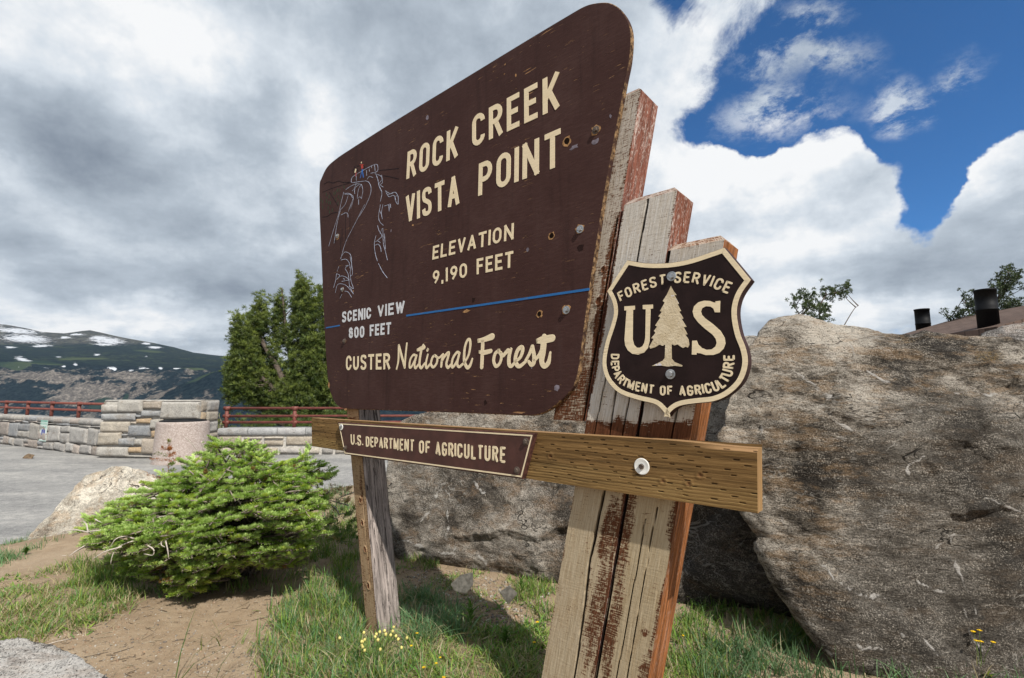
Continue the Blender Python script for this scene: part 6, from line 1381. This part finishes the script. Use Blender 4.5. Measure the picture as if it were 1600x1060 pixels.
# ------------------------------------------------------------------ pines
def pine(name, label, poly, D0, depth, ratio, base, nclump, ntuft, csz, tl, seed, trunks, shell=.35, tint=((.045, .085, .018), (.115, .150, .030)), group=None, nb=13, up=.55, limb=.05, bw=.017, plume=.5):
    rn = np.random.RandomState(seed); base = np.asarray(base, float); t = empty(name, base); tag(t, label, 'tree', group)
    if isinstance(poly[0], list):                # several spires, each its own outline
        ar = np.array([np.ptp(np.array(q)[:, 0]) * np.ptp(np.array(q)[:, 1]) for q in poly]); cs = [inflate(q, max(4, int(nclump * a / ar.sum())), rn, D0 + dd, min(depth, np.ptp(np.array(q)[:, 0]) * D0 / FPX * .55), ratio, shell) for q, a, dd in zip(poly, ar, (0, -.2, -.8, .3, .2, -.9, .1))]
        C = np.concatenate([c[0] for c in cs])
    else: C, pc = inflate(poly, nclump, rn, D0, depth, ratio, shell)
    g = Geo(); gl_ = Geo(); tr = []
    for P, r in trunks:
        P = catmull(np.array([at_depth(*p) for p in P]), 6); tr.append(P); gl_.add(*tube(P - base, np.linspace(r, r * .25, len(P)), 9))
    gl_.build('trunk', M_BARKD, t, True); gb = Geo(); allP = np.concatenate(tr)
    B, T, Uo, Cc = [], [], [], []
    for c in C:
        d2 = np.linalg.norm((allP - c) * (1, 1, 1.0) + (0, 0, .35 * np.linalg.norm(c[:2] - allP[:, :2].mean(0))), axis=1); k = d2.argmin(); s0 = allP[k]
        v = c - s0; hor = np.array([v[0], v[1], 0.0]); hl = np.linalg.norm(hor) + 1e-6
        end = c
        gb.add(*tube(catmull([s0 - base, s0 + v * .5 + (0, 0, -.06 * hl) - base, end - base], 4), np.linspace(limb * .55, limb * .14, 9), 5, False))
        m = max(3, int(ntuft * rn.uniform(.6, 1.4)))
        o = c + rn.normal(0, 1, (m, 3)) * csz * np.array([.36, .36, plume])
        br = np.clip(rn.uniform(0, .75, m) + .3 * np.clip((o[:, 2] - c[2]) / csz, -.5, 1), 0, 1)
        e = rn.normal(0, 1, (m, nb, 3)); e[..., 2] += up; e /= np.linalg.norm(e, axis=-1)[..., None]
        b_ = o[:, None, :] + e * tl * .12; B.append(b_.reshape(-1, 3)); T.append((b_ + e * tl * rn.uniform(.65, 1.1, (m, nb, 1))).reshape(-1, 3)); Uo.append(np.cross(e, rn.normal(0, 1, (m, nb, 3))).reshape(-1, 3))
        bn = np.clip(br[:, None] * .7 + .35 * e[..., 2], 0, 1)[..., None]; cc = (np.array(tint[0]) * (1 - bn) + np.array(tint[1]) * bn) * rn.uniform(.75, 1.25, (m, 1, 1)); Cc.append(cc.reshape(-1, 3))  # upper tufts and upward needles tinted lighter, as painted highlights
    B, T, Uo, Cc = map(np.concatenate, (B, T, Uo, Cc)); Uo /= np.linalg.norm(Uo, axis=1)[:, None]
    V, F = needles(B - base, T - base, Uo, bw)
    mesh('crown', V, F, M_PINEN, t, cols={'tint': np.repeat(Cc, 4, 0)})
    gb.build('limbs', M_BARKD, t, True)
    return t
SPIRES = [[(478, 432), (466, 444), (456, 474), (450, 520), (444, 580), (440, 640), (520, 640), (515, 560), (508, 500), (500, 454), (490, 436)], [(404, 474), (394, 484), (386, 520), (382, 570), (390, 620), (440, 630), (434, 560), (424, 510), (414, 484)],
          [(374, 502), (366, 522), (362, 560), (352, 592), (360, 606), (400, 622), (402, 570), (388, 520)], [(437, 456), (431, 472), (428, 500), (430, 540), (450, 540), (449, 500), (445, 472)], [(528, 446), (516, 474), (508, 520), (505, 640), (580, 640), (590, 540), (556, 484)],
          [(344, 594), (356, 591), (386, 606), (382, 620), (354, 606)], [(390, 612), (420, 600), (520, 600), (570, 612), (560, 655), (400, 650)]]
TREE = [(478, 417), (462, 419), (452, 427), (446, 440), (440, 452), (436, 470), (430, 458), (424, 470), (414, 466), (404, 459), (396, 466), (388, 480), (382, 478), (374, 490), (369, 512), (372, 530), (356, 532), (357, 552), (366, 572), (346, 591), (352, 600), (372, 604), (384, 622), (408, 632), (440, 634), (480, 636), (520, 640), (560, 640), (600, 610), (602, 540), (570, 490), (545, 440), (520, 425), (500, 428), (492, 420)]
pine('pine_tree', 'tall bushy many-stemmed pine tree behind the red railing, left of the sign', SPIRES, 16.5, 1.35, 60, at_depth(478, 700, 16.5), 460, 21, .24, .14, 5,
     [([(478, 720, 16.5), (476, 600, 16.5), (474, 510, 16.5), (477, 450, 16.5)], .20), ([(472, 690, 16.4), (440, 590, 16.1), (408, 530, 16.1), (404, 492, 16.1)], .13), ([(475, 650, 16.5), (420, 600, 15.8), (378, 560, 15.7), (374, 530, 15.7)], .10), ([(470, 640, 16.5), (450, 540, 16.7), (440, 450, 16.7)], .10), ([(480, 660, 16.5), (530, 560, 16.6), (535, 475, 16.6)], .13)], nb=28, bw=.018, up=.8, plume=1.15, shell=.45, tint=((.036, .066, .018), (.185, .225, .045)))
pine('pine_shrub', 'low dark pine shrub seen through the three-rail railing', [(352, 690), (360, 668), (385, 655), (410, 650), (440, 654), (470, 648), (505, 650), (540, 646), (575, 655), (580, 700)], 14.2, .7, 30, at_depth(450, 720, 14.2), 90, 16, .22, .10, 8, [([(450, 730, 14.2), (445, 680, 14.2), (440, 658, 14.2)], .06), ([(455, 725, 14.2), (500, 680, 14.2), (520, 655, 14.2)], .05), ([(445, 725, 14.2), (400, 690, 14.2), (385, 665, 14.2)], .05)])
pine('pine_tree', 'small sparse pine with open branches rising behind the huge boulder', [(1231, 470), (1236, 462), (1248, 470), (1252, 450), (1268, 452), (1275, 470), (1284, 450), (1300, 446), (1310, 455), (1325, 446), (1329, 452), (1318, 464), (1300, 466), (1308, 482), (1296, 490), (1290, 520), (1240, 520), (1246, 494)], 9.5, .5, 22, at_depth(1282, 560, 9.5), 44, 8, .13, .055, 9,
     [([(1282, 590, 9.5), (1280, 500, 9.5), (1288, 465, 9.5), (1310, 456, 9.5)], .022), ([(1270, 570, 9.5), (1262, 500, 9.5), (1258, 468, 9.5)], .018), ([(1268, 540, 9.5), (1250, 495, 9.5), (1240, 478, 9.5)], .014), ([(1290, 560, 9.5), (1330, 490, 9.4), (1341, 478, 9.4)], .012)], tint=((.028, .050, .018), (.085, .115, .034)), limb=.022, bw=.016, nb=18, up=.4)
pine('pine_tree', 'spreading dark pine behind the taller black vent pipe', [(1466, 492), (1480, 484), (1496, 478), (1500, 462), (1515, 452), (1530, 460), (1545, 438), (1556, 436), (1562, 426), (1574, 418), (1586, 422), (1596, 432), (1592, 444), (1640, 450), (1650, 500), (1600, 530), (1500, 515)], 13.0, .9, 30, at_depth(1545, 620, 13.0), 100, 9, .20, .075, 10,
     [([(1545, 640, 13), (1548, 520, 13), (1562, 460, 13), (1576, 428, 13)], .05), ([(1540, 600, 13), (1520, 510, 13), (1508, 470, 13)], .04), ([(1538, 590, 13), (1495, 505, 13), (1476, 490, 13)], .03), ([(1550, 600, 13), (1600, 510, 13), (1640, 470, 13)], .04)], tint=((.022, .040, .018), (.070, .095, .032)), limb=.03, bw=.022, nb=18, up=.4)

# ------------------------------------------------------------------ grass
def blades(P, h, lean, az, w, cols, rn, curl=.5):
    """three-segment tapering blades; P roots (n,3)"""
    n = len(P); d = np.stack([np.cos(az), np.sin(az), np.zeros(n)], 1); s = np.stack([-np.sin(az), np.cos(az), np.zeros(n)], 1)
    tw = rn.normal(0, .7, n); s = s * np.cos(tw)[:, None] + d * np.sin(tw)[:, None]
    V = []
    for f, ww in ((0, 1), (.4, .85), (.75, .55), (1, .0)):
        c = P + d * (h * lean * (f ** 1.0 * (1 - curl) + curl * f ** 2.2))[:, None] + np.array([0, 0, 1.0]) * (h * (f - .38 * np.clip(lean, 0, 1.6) * f ** 2.4 * .6))[:, None]
        if ww: V += [c - s * (w * ww / 2)[:, None], c + s * (w * ww / 2)[:, None]]
        else: V += [c]
    V = np.stack(V, 1); b = np.arange(n)[:, None] * 7
    F4 = np.concatenate([b + np.array([[0, 1, 3, 2]]), b + np.array([[2, 3, 5, 4]])]); F3 = b + np.array([[4, 5, 6]])
    return V.reshape(-1, 3), [F4, F3], np.repeat(cols, 7, 0)
GREENS = np.array([(.165, .27, .045), (.115, .235, .045), (.22, .295, .06), (.13, .235, .08), (.25, .29, .085)]); DRY = np.array([(.38, .31, .19), (.30, .23, .13), (.45, .38, .26)])
BLUEG = np.array([(.125, .225, .105), (.165, .265, .14), (.10, .20, .085)])
GV = Geo(); rn = np.random.RandomState(33)
def patch(poly, nt, per, h, spread, pal=GREENS, dry=.1, lean=.5, w=.0042, az=None, curl=.5):
    """tussocks rooted where photo-space outline poly meets the terrain"""
    P = np.array(poly, float); lo, hi = P.min(0), P.max(0); q = rn.uniform(lo, hi, (nt * 8, 2)); q = q[inside(q[:, 0], q[:, 1], poly)]; q = q[fbm(xyz(q[:, 0] * .025, q[:, 1] * .06, 3.0), 1, 2) > -.02][:int(nt * .66)]
    if not len(q): return
    R = on_ground(q[:, 0], q[:, 1]); per = max(3, int(per * .72)); n = len(R) * per
    R = np.repeat(R, per, 0) + np.concatenate([rn.normal(0, spread, (n, 2)), np.zeros((n, 1))], 1); R[:, 2] = height(R[:, 0], R[:, 1]) - .004
    hh = h * rn.uniform(.40, 1.05, n); a = rn.uniform(0, 6.283, n) if az is None else rn.normal(az, .9, n)
    tb = np.repeat(rn.uniform(.75, 1.2, len(q)), per); c = pal[rn.randint(len(pal), size=n)] * tb[:, None] * rn.uniform(.8, 1.2, (n, 1)); dm = rn.rand(n) < dry; c[dm] = DRY[rn.randint(len(DRY), size=dm.sum())]
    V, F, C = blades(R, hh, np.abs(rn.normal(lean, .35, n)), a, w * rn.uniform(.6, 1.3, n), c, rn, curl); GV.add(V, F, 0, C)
# left fringe by the lot and pale boulder
patch([(-60, 905), (-60, 860), (0, 858), (40, 838), (70, 830), (120, 815), (190, 800), (200, 820), (140, 835), (90, 850), (40, 872)], 260, 16, .075, .035, BLUEG, .10)
patch([(45, 838), (70, 812), (110, 800), (150, 795), (160, 812), (120, 830), (70, 848)], 90, 14, .12, .03, BLUEG, .08)
patch([(-60, 960), (-60, 935), (0, 938), (60, 900), (100, 880), (160, 880), (205, 895), (222, 925), (200, 955), (150, 975), (90, 1000), (40, 1010), (-60, 1010)], 520, 17, .065, .032, GREENS, .38, .8)
patch([(100, 880), (170, 868), (250, 905), (215, 935), (150, 950), (90, 930)], 130, 18, .13, .03, GREENS, .18)
patch([(240, 915), (330, 925), (400, 905), (480, 890), (470, 905), (380, 922), (320, 945), (260, 935)], 60, 12, .09, .03, GREENS, .2)
# round the shrub's right flank and behind the far post
patch([(455, 800), (560, 775), (560, 870), (545, 900), (480, 905), (450, 880)], 240, 16, .11, .03, GREENS, .12)
patch([(470, 780), (540, 760), (550, 800), (500, 830)], 60, 14, .16, .02, BLUEG, .05)
patch([(418, 940), (470, 912), (520, 905), (565, 925), (570, 990), (540, 1010), (470, 1000), (430, 985)], 260, 18, .12, .028, np.vstack([BLUEG, GREENS]), .12, .55)
patch([(400, 1010), (440, 985), (520, 1000), (600, 1010), (610, 1080), (440, 1085), (405, 1050)], 230, 18, .10, .03, np.vstack([BLUEG, GREENS]), .22, .7)
patch([(555, 975), (600, 985), (640, 1000), (650, 1080), (520, 1080), (530, 1010)], 150, 16, .10, .028, np.vstack([BLUEG, GREENS]), .20)
patch([(615, 945), (650, 925), (690, 940), (720, 970), (720, 1000), (640, 1010), (612, 990)], 140, 20, .13, .028, BLUEG, .16, .8)
patch([(640, 1000), (740, 985), (850, 1000), (858, 1085), (640, 1085)], 300, 16, .075, .032, GREENS, .34, .9)
patch([(740, 985), (800, 975), (860, 985), (855, 1030), (760, 1035)], 110, 12, .06, .03, GREENS * 1.15, .1, .9, .008)
patch([(615, 850), (650, 865), (690, 880), (700, 900), (640, 885), (612, 875)], 80, 12, .075, .03, GREENS, .25)
patch([(735, 865), (770, 862), (800, 875), (790, 900), (750, 893)], 40, 16, .14, .02, GREENS, .35)
patch([(800, 930), (850, 905), (872, 915), (870, 980), (820, 960)], 110, 14, .09, .03, GREENS, .22)
patch([(615, 790), (635, 800), (640, 850), (616, 850)], 26, 14, .13, .02, BLUEG, .2)
# low broad-leaved weeds and straw-coloured thatch between the tussocks
for poly, nt in (([(430, 930), (560, 900), (560, 1080), (410, 1080)], 110), ([(615, 850), (860, 900), (865, 1080), (600, 1080), (610, 940)], 260), ([(0, 900), (200, 890), (190, 990), (0, 1005)], 110), ([(1040, 980), (1150, 1000), (1250, 1080), (1030, 1080)], 70), ([(470, 800), (555, 790), (555, 910), (470, 900)], 90)):
    patch(poly, int(nt * 1.5), 9, .035, .022, GREENS * 1.1, .08, 1.3, .0095); patch(poly, nt, 10, .05, .035, DRY, .5, 1.5, .0028)
patch([(625, 870), (700, 885), (870, 925), (865, 960), (740, 930), (640, 905)], 90, 12, .06, .03, GREENS, .3, .9)
# right of the leaning posts, in the boulders' shade, some palettes dimmed to show it
patch([(1040, 985), (1080, 975), (1120, 1010), (1140, 1085), (1030, 1085)], 150, 16, .085, .03, GREENS, .22)
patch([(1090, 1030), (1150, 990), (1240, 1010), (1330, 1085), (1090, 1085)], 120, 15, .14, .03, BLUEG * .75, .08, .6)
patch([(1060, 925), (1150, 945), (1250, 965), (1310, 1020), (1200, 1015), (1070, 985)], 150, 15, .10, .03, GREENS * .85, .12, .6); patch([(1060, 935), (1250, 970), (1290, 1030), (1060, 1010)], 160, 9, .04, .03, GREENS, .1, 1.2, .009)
patch([(1290, 1060), (1420, 1050), (1600, 1060), (1650, 1100), (1300, 1100)], 60, 10, .12, .03, BLUEG * .9, .1)
patch([(300, 1000), (420, 985), (430, 1000), (330, 1030)], 6, 3, .16, .02, GREENS, .2, 1.0)
# lone long blades in the foreground
for px, py, h, az, le in ((272, 1075, .30, 1.2, .25), (275, 1075, .27, .6, .9), (270, 1078, .24, .2, 1.35), (335, 1080, .26, .2, 1.0), (330, 1080, .22, .9, .7), (338, 1072, .12, .1, 1.4), (310, 1082, .2, .5, .9)):
    R = on_ground(np.array([px]), np.array([py])); V, F, C = blades(R, np.array([h]), np.array([le]), np.array([az]), np.array([.0042]), np.array([(.065, .125, .03)]), rn, .7); GV.add(V, F, 0, C)
# ring of grass at the far post's foot and a tuft at the wall
tag(GV.build('grass', M_GRASS, None, False, col=True), kind='stuff')

# ================================================================== small things
# gravel scattered over the dirt
rn = np.random.RandomState(5); Dv, Fi = ico(1); g = Geo()
def gravel(poly, n, r0, r1):
    P = np.array(poly, float); lo, hi = P.min(0), P.max(0); q = rn.uniform(lo, hi, (n * 8, 2)); q = q[inside(q[:, 0], q[:, 1], poly)][:n]
    R = on_ground(q[:, 0], q[:, 1]); pal = np.array([(.40, .32, .24), (.33, .25, .18), (.50, .44, .37), (.22, .19, .17), (.45, .30, .20), (.55, .51, .46)])
    for p in R:
        s = r0 * (r1 / r0) ** (rn.rand() ** 2.2); a = rn.uniform(0, 6.28); M = np.array([[math.cos(a), -math.sin(a), 0], [math.sin(a), math.cos(a), 0], [0, 0, 1]])
        g.add((Dv * (1 + rn.uniform(-.25, .25, (len(Dv), 1))) * rn.uniform(.6, 1.2, 3) * s * (1, 1, .7)) @ M + p + (0, 0, s * .15), Fi, 0, pal[rn.randint(len(pal))] * rn.uniform(.8, 1.15))
gravel([(625, 885), (720, 890), (860, 930), (850, 990), (740, 980), (640, 950)], 2400, .0025, .013)
gravel([(0, 900), (430, 900), (430, 1080), (0, 1080)], 2600, .0016, .0075)
gravel([(300, 1000), (440, 960), (440, 1070), (300, 1070)], 220, .002, .008)
gravel([(1040, 980), (1160, 1010), (1200, 1070), (1030, 1070)], 160, .003, .012)
M_PEB = stone_material('pebble', None); tag(g.build('gravel', M_PEB, None, True, col=True), kind='stuff')
# little dark brown stone on the asphalt
small_boulder('small dark brown lump of stone lying on the asphalt', [(35.5, 716), (40, 711), (46, 709), (49, 712), (46, 716)], 11.0, .2, simple('dark_brown_stone', (.12, .085, .055), .9, .1, var=.5, scale=25, bump=.5), 12, 4, (-.1, -.7, .5), rough=(.02, .015, .006))

# low building with two vent pipes behind the boulder
def shingles():
    m, t, b = material('brown_shingles', .85, .15); uv = t.tc('Object')
    br = t.new('ShaderNodeTexBrick'); t.put(br.inputs[0], t.mapping(uv, (1, 1, 1), rot=(0, 0, math.pi / 2))); br.inputs['Scale'].default_value = 1.0; br.inputs['Brick Width'].default_value = .32; br.inputs['Row Height'].default_value = .14; br.inputs['Mortar Size'].default_value = .012
    br.inputs['Color1'].default_value = (.085, .056, .046, 1); br.inputs['Color2'].default_value = (.13, .092, .076, 1); br.inputs['Mortar'].default_value = (.035, .025, .02, 1)
    n = t.noise(uv, 20, 4, .7); t.put(b.inputs['Base Color'], t.mix(t.ss(n, .35, .7, 0, .4), br.outputs[0], (.17, .125, .105))); t.put(b.inputs['Normal'], t.bump(br.outputs[1], -.8, .02)); return m
A = at_depth(1536, 506, 9.2); rz = A[2]
bld = empty('low_building', (A[0] + 2.2, A[1] + 1.2, .3)); tag(bld, 'low building with brown shingle roof and two black vent pipes behind the huge boulder', 'building')
ob = np.array([A[0] + 2.2, A[1] + 1.2, .3])
e0, e1 = A - ob, at_depth(1620, 494, 8.0) - ob
M_SH = shingles()
# roof: eave edge from A running away, ridge up to the right
ev0 = np.array([A[0] - .05, A[1] - .3, rz - .10]) - ob; run = np.array([.35, 4.2, 0]); rise = np.array([2.6, -.35, .78])
q = [ev0, ev0 + rise, ev0 + rise + run, ev0 + run]; q2 = [p - np.array([0, 0, .12]) for p in q]
rf = ev0 + rise; far = [rf + np.array([2.6, -.35, -.78]), rf + np.array([2.6, -.35, -.78]) + run]
V = np.array(q + q2); F = np.array([[0, 1, 2, 3], [7, 6, 5, 4], [0, 4, 5, 1], [3, 2, 6, 7], [0, 3, 7, 4], [1, 5, 6, 2]]); mesh('roof', V, F, M_SH, bld)
V = np.array([rf + (.003, 0, 0), far[0], far[1], rf + run + (.003, 0, 0)]); V = np.vstack([V, V - (0, 0, .12)]); mesh('roof', V, F, M_SH, bld)
M_WALLB = simple('tan_wall', (.33, .26, .19), .9, .1, var=.2, scale=12, bump=.3)
lo = ev0 + np.array([.25, .2, -.13]); hi = far[0] + np.array([-.25, .2, -.13]); zb_ = -.4; pk = rf[2] - .16
def gable(y): return [np.array([lo[0] + y[0], lo[1] + y[1], zb_]), np.array([hi[0] + y[0], hi[1] + y[1], zb_]), np.array([hi[0] + y[0], hi[1] + y[1], hi[2] - .06]), np.array([(lo[0] + hi[0]) / 2 + y[0], (lo[1] + hi[1]) / 2 + y[1], pk - .06]), np.array([lo[0] + y[0], lo[1] + y[1], lo[2] - .06])]
w0, w1 = gable((0, 0)), gable((run[0] * .9, run[1] * .9)); V = np.array(w0 + w1); mesh('wall', V, [np.array([[0, 1, 2, 3, 4], [9, 8, 7, 6, 5]]), np.array([[0, 4, 9, 5], [1, 6, 7, 2], [0, 5, 6, 1], [2, 7, 8, 3], [3, 8, 9, 4]])], M_WALLB, bld)
for px, top, D, r in ((1538.5, 453, 9.35, .165), (1440, 483.5, 13.0, .165)):
    P0 = at_depth(px, top, D) - ob; prof = [(r, -2.2), (r, -.42), (r * 1.035, -.42), (r * 1.035, -.39), (r, -.39), (r, -.035), (r * 1.05, -.035), (r * 1.05, 0), (r * .9, 0), (r * .88, -.3)]
    V, Fp = lathe(prof, 28); mesh('vent_pipe', V + P0, Fp, M_BLACK, bld, True)

# flowers, each plant a thing of its own
M_YEL = simple('yellow_petals', (.72, .47, .015), .6, .2, var=.2, scale=80); M_BUD = simple('pale_yellow_bud', (.55, .48, .16), .7, .2, var=.3, scale=90); M_STEM = simple('flower_stem', (.13, .19, .05), .7, .2, var=.3, scale=50)
def petals(g, c, r, rn, n=12, dome=.35):
    for k in range(n):
        a = k / n * 6.283 + rn.uniform(-.1, .1); d = np.array([math.cos(a), math.sin(a), 0]); s = np.array([-d[1], d[0], 0]); L = r * rn.uniform(.85, 1.1)
        V = np.array([c, c + d * L * .55 + s * r * .2 + (0, 0, r * .22), c + d * L + (0, 0, r * dome * .3), c + d * L * .55 - s * r * .2 + (0, 0, r * .22)]); g.add(V, np.array([[0, 1, 2, 3]]), 0)
    V = Dv * np.array([r * .38, r * .38, r * .3]) + c + (0, 0, r * .12); g.add(V, Fi, 0)
def flower(label, px, py, h, r, n=1, spread=.0, name='yellow_flower', bud=False, group=None, leaves=0):
    B = on_ground(np.array([float(px)]), np.array([float(py)]))[0]; t = empty(name, B); tag(t, label, 'flower', group); gs, gl2 = Geo(), Geo()
    for k in range(n):
        tp = np.array([*(rn.normal(0, spread, 2) if n > 1 else rn.normal(0, .01, 2)), h * rn.uniform(.75, 1.1)]); b0 = np.array([*rn.normal(0, .006 if n > 1 else 0.0, 2), -.01]); md = (b0 + tp) / 2 + np.array([*(tp[:2] * -.15), h * .08])
        gs.add(*tube(catmull([b0, md, tp], 3), .0011, 4, False))
        g = Geo()
        if bud: V = Dv * np.array([r, r, r * 1.15]) + tp; g.add(V, Fi, 0)
        else: petals(g, tp, r, rn)
        g.build('flower_head', M_BUD if bud else M_YEL, t, True)
    if leaves:
        Lr = np.zeros((leaves, 3)); Lr[:, :2] = rn.normal(0, .008, (leaves, 2)); V, F, C = blades(Lr, rn.uniform(.05, .09, leaves), rn.uniform(.6, 1.4, leaves), rn.uniform(0, 6.28, leaves), np.full(leaves, .010), GREENS[rn.randint(5, size=leaves)], rn); gl2.add(V, F, 0, C); gl2.build('leaves', M_GRASS, t, False, col=True)
    gs.build('stem', M_STEM, t, True); return t
flower('clump of pale yellow button buds growing against the foot of the far post', 590, 1045, .125, .0068, 24, .055, 'bud_clump', True, leaves=12)
GRPF = 'yellow flowers scattered in the grass under the sign'
for lab, px, py, h, r in (('single yellow flower on gravel below the name board', 778, 952, .05, .011), ('yellow flower in the weeds at the foot of the middle boulder', 837, 985, .05, .010), ('yellow flower in tall grass, upper of two beside the far post', 648, 1016, .075, .008), ('yellow flower in tall grass, lower of two beside the far post', 645, 1033, .07, .008),
                          ('yellow flower at the bottom edge right of the bud clump', 657, 1060, .05, .009), ('yellow flower beside the leafy green weed', 686, 1050, .06, .007), ('yellow flower above another one below the leafy weed', 685, 1058, .05, .0075), ('yellow flower nearest the bottom edge below the leafy weed', 688, 1078, .05, .0085), ('yellow flower close to the left edge of the leaning posts', 835, 1020, .04, .010),
                          ('small yellow flower in the shaded grass right of the leaning posts', 1131, 1045, .045, .008), ('yellow flower left of its neighbour in the grass right of the leaning posts', 1065, 1008, .05, .008)):
    flower(lab, px, py, h, r, group=GRPF, leaves=4)
flower('tall spindly yellow flower standing against the huge boulder', 1535, 1062, .17, .010, 5, .018, 'yellow_flower', False, GRPF, 8)
# broad-leaved weed
def weed(label, px, py, h, n, lw):
    B = on_ground(np.array([float(px)]), np.array([float(py)]))[0]; t = empty('leafy_weed', B); tag(t, label, 'weed'); g, gs = Geo(), Geo(); gs.add(*tube([(0, 0, -.01), (.004, 0, h * .9)], [.0022, .001], 5)); gs.build('stem', M_STEM, t, True)
    f = np.linspace(.15, 1, n); R = np.stack([np.zeros(n), np.zeros(n), f * h * .85], 1); V, F, C = blades(R, h * (.62 - .25 * f), rn.uniform(.9, 1.7, n) * (1.1 - .5 * f), np.arange(n) * 2.4, np.full(n, lw), np.repeat([(.085, .165, .03)], n, 0) * rn.uniform(.8, 1.2, (n, 1)), rn, .6); g.add(V, F, 0, C); g.build('leaves', M_GRASS, t, False, col=True)
weed('bright green leafy weed standing between far post and leaning posts', 735, 985, .13, 16, .013)
weed('low broad-leaved green weed in the grass left of the leaning posts', 790, 1010, .08, 22, .015)
weed('small grey-green weed at the foot of the middle boulder', 815, 935, .11, 14, .009)
weed('dark green weed tuft growing at the base of the tan block wall', 495, 709, .30, 40, .035)
weed('low dark weed mat at the left beside the grey stone', 40, 868, .05, 40, .012)
# dry straw on the dirt
g = Geo(); a, b_ = on_ground(np.array([70., 110.]), np.array([1010., 1000.])); tag(mesh('straw', *tube([a + (0, 0, .004), (a + b_) / 2 + (0, 0, .007), b_ + (0, 0, .004)], .0016, 5), M_DEAD, None, True), 'pale dry straw lying on the dirt by the corner ledge', 'straw')
# dry bush behind the railing next to the bin
t_ = empty('dry_bush', at_depth(335, 690, 12.6)); tag(t_, 'bare dry twiggy bush behind the railing beside the bin', 'bush'); g = Geo(); gl2 = Geo()
for k in range(46):
    b0 = np.array([rn.normal(0, .16), rn.normal(0, .1), -.3]); tp = b0 + np.array([rn.normal(0, .10), rn.normal(0, .1), rn.uniform(.55, 1.0)]); g.add(*tube(catmull([b0, (b0 + tp) / 2 + rn.normal(0, .02, 3), tp], 3), np.linspace(.008, .003, 7), 4, False))
    if rn.rand() < .5:
        m = 8; V, F = needles(np.repeat(tp[None], m, 0) + rn.normal(0, .04, (m, 3)), np.repeat(tp[None], m, 0) + rn.normal(0, .06, (m, 3)), rn.normal(0, 1, (m, 3)), .03); gl2.add(V, F, 0, np.repeat([(.16, .17, .05)], len(V), 0))
g.build('twigs', M_DEAD, t_, True); gl2.build('leaves', M_PINEN, t_, False, col=True)

# dry needles, straw and bark crumbs lying about
g = Geo(); rn = np.random.RandomState(77)
for poly, n in (([(0, 900), (430, 900), (440, 1080), (0, 1080)], 420), ([(600, 860), (870, 900), (870, 1080), (600, 1080)], 520), ([(420, 880), (600, 880), (600, 1080), (420, 1080)], 320), ([(1040, 970), (1300, 1060), (1030, 1080)], 120)):
    P = np.array(poly, float); q = rn.uniform(P.min(0), P.max(0), (n * 4, 2)); q = q[inside(q[:, 0], q[:, 1], poly)][:n]
    for p in on_ground(q[:, 0], q[:, 1]):
        a = rn.uniform(0, 6.283); L = .006 + .04 * rn.rand() ** 3; d = np.array([math.cos(a), math.sin(a), rn.normal(0, .08)]) * L; p = p + (0, 0, .003)
        g.add(*tube([p - d, p + rn.normal(0, L * .12, 3) * (1, 1, .2), p + d], rn.uniform(.0006, .0016), 4, False), col=np.array([(.36, .29, .19), (.20, .14, .09), (.46, .39, .28), (.12, .09, .07)][rn.randint(4)]))
tag(g.build('dry_litter', M_PEB, None, True, col=True), kind='stuff')
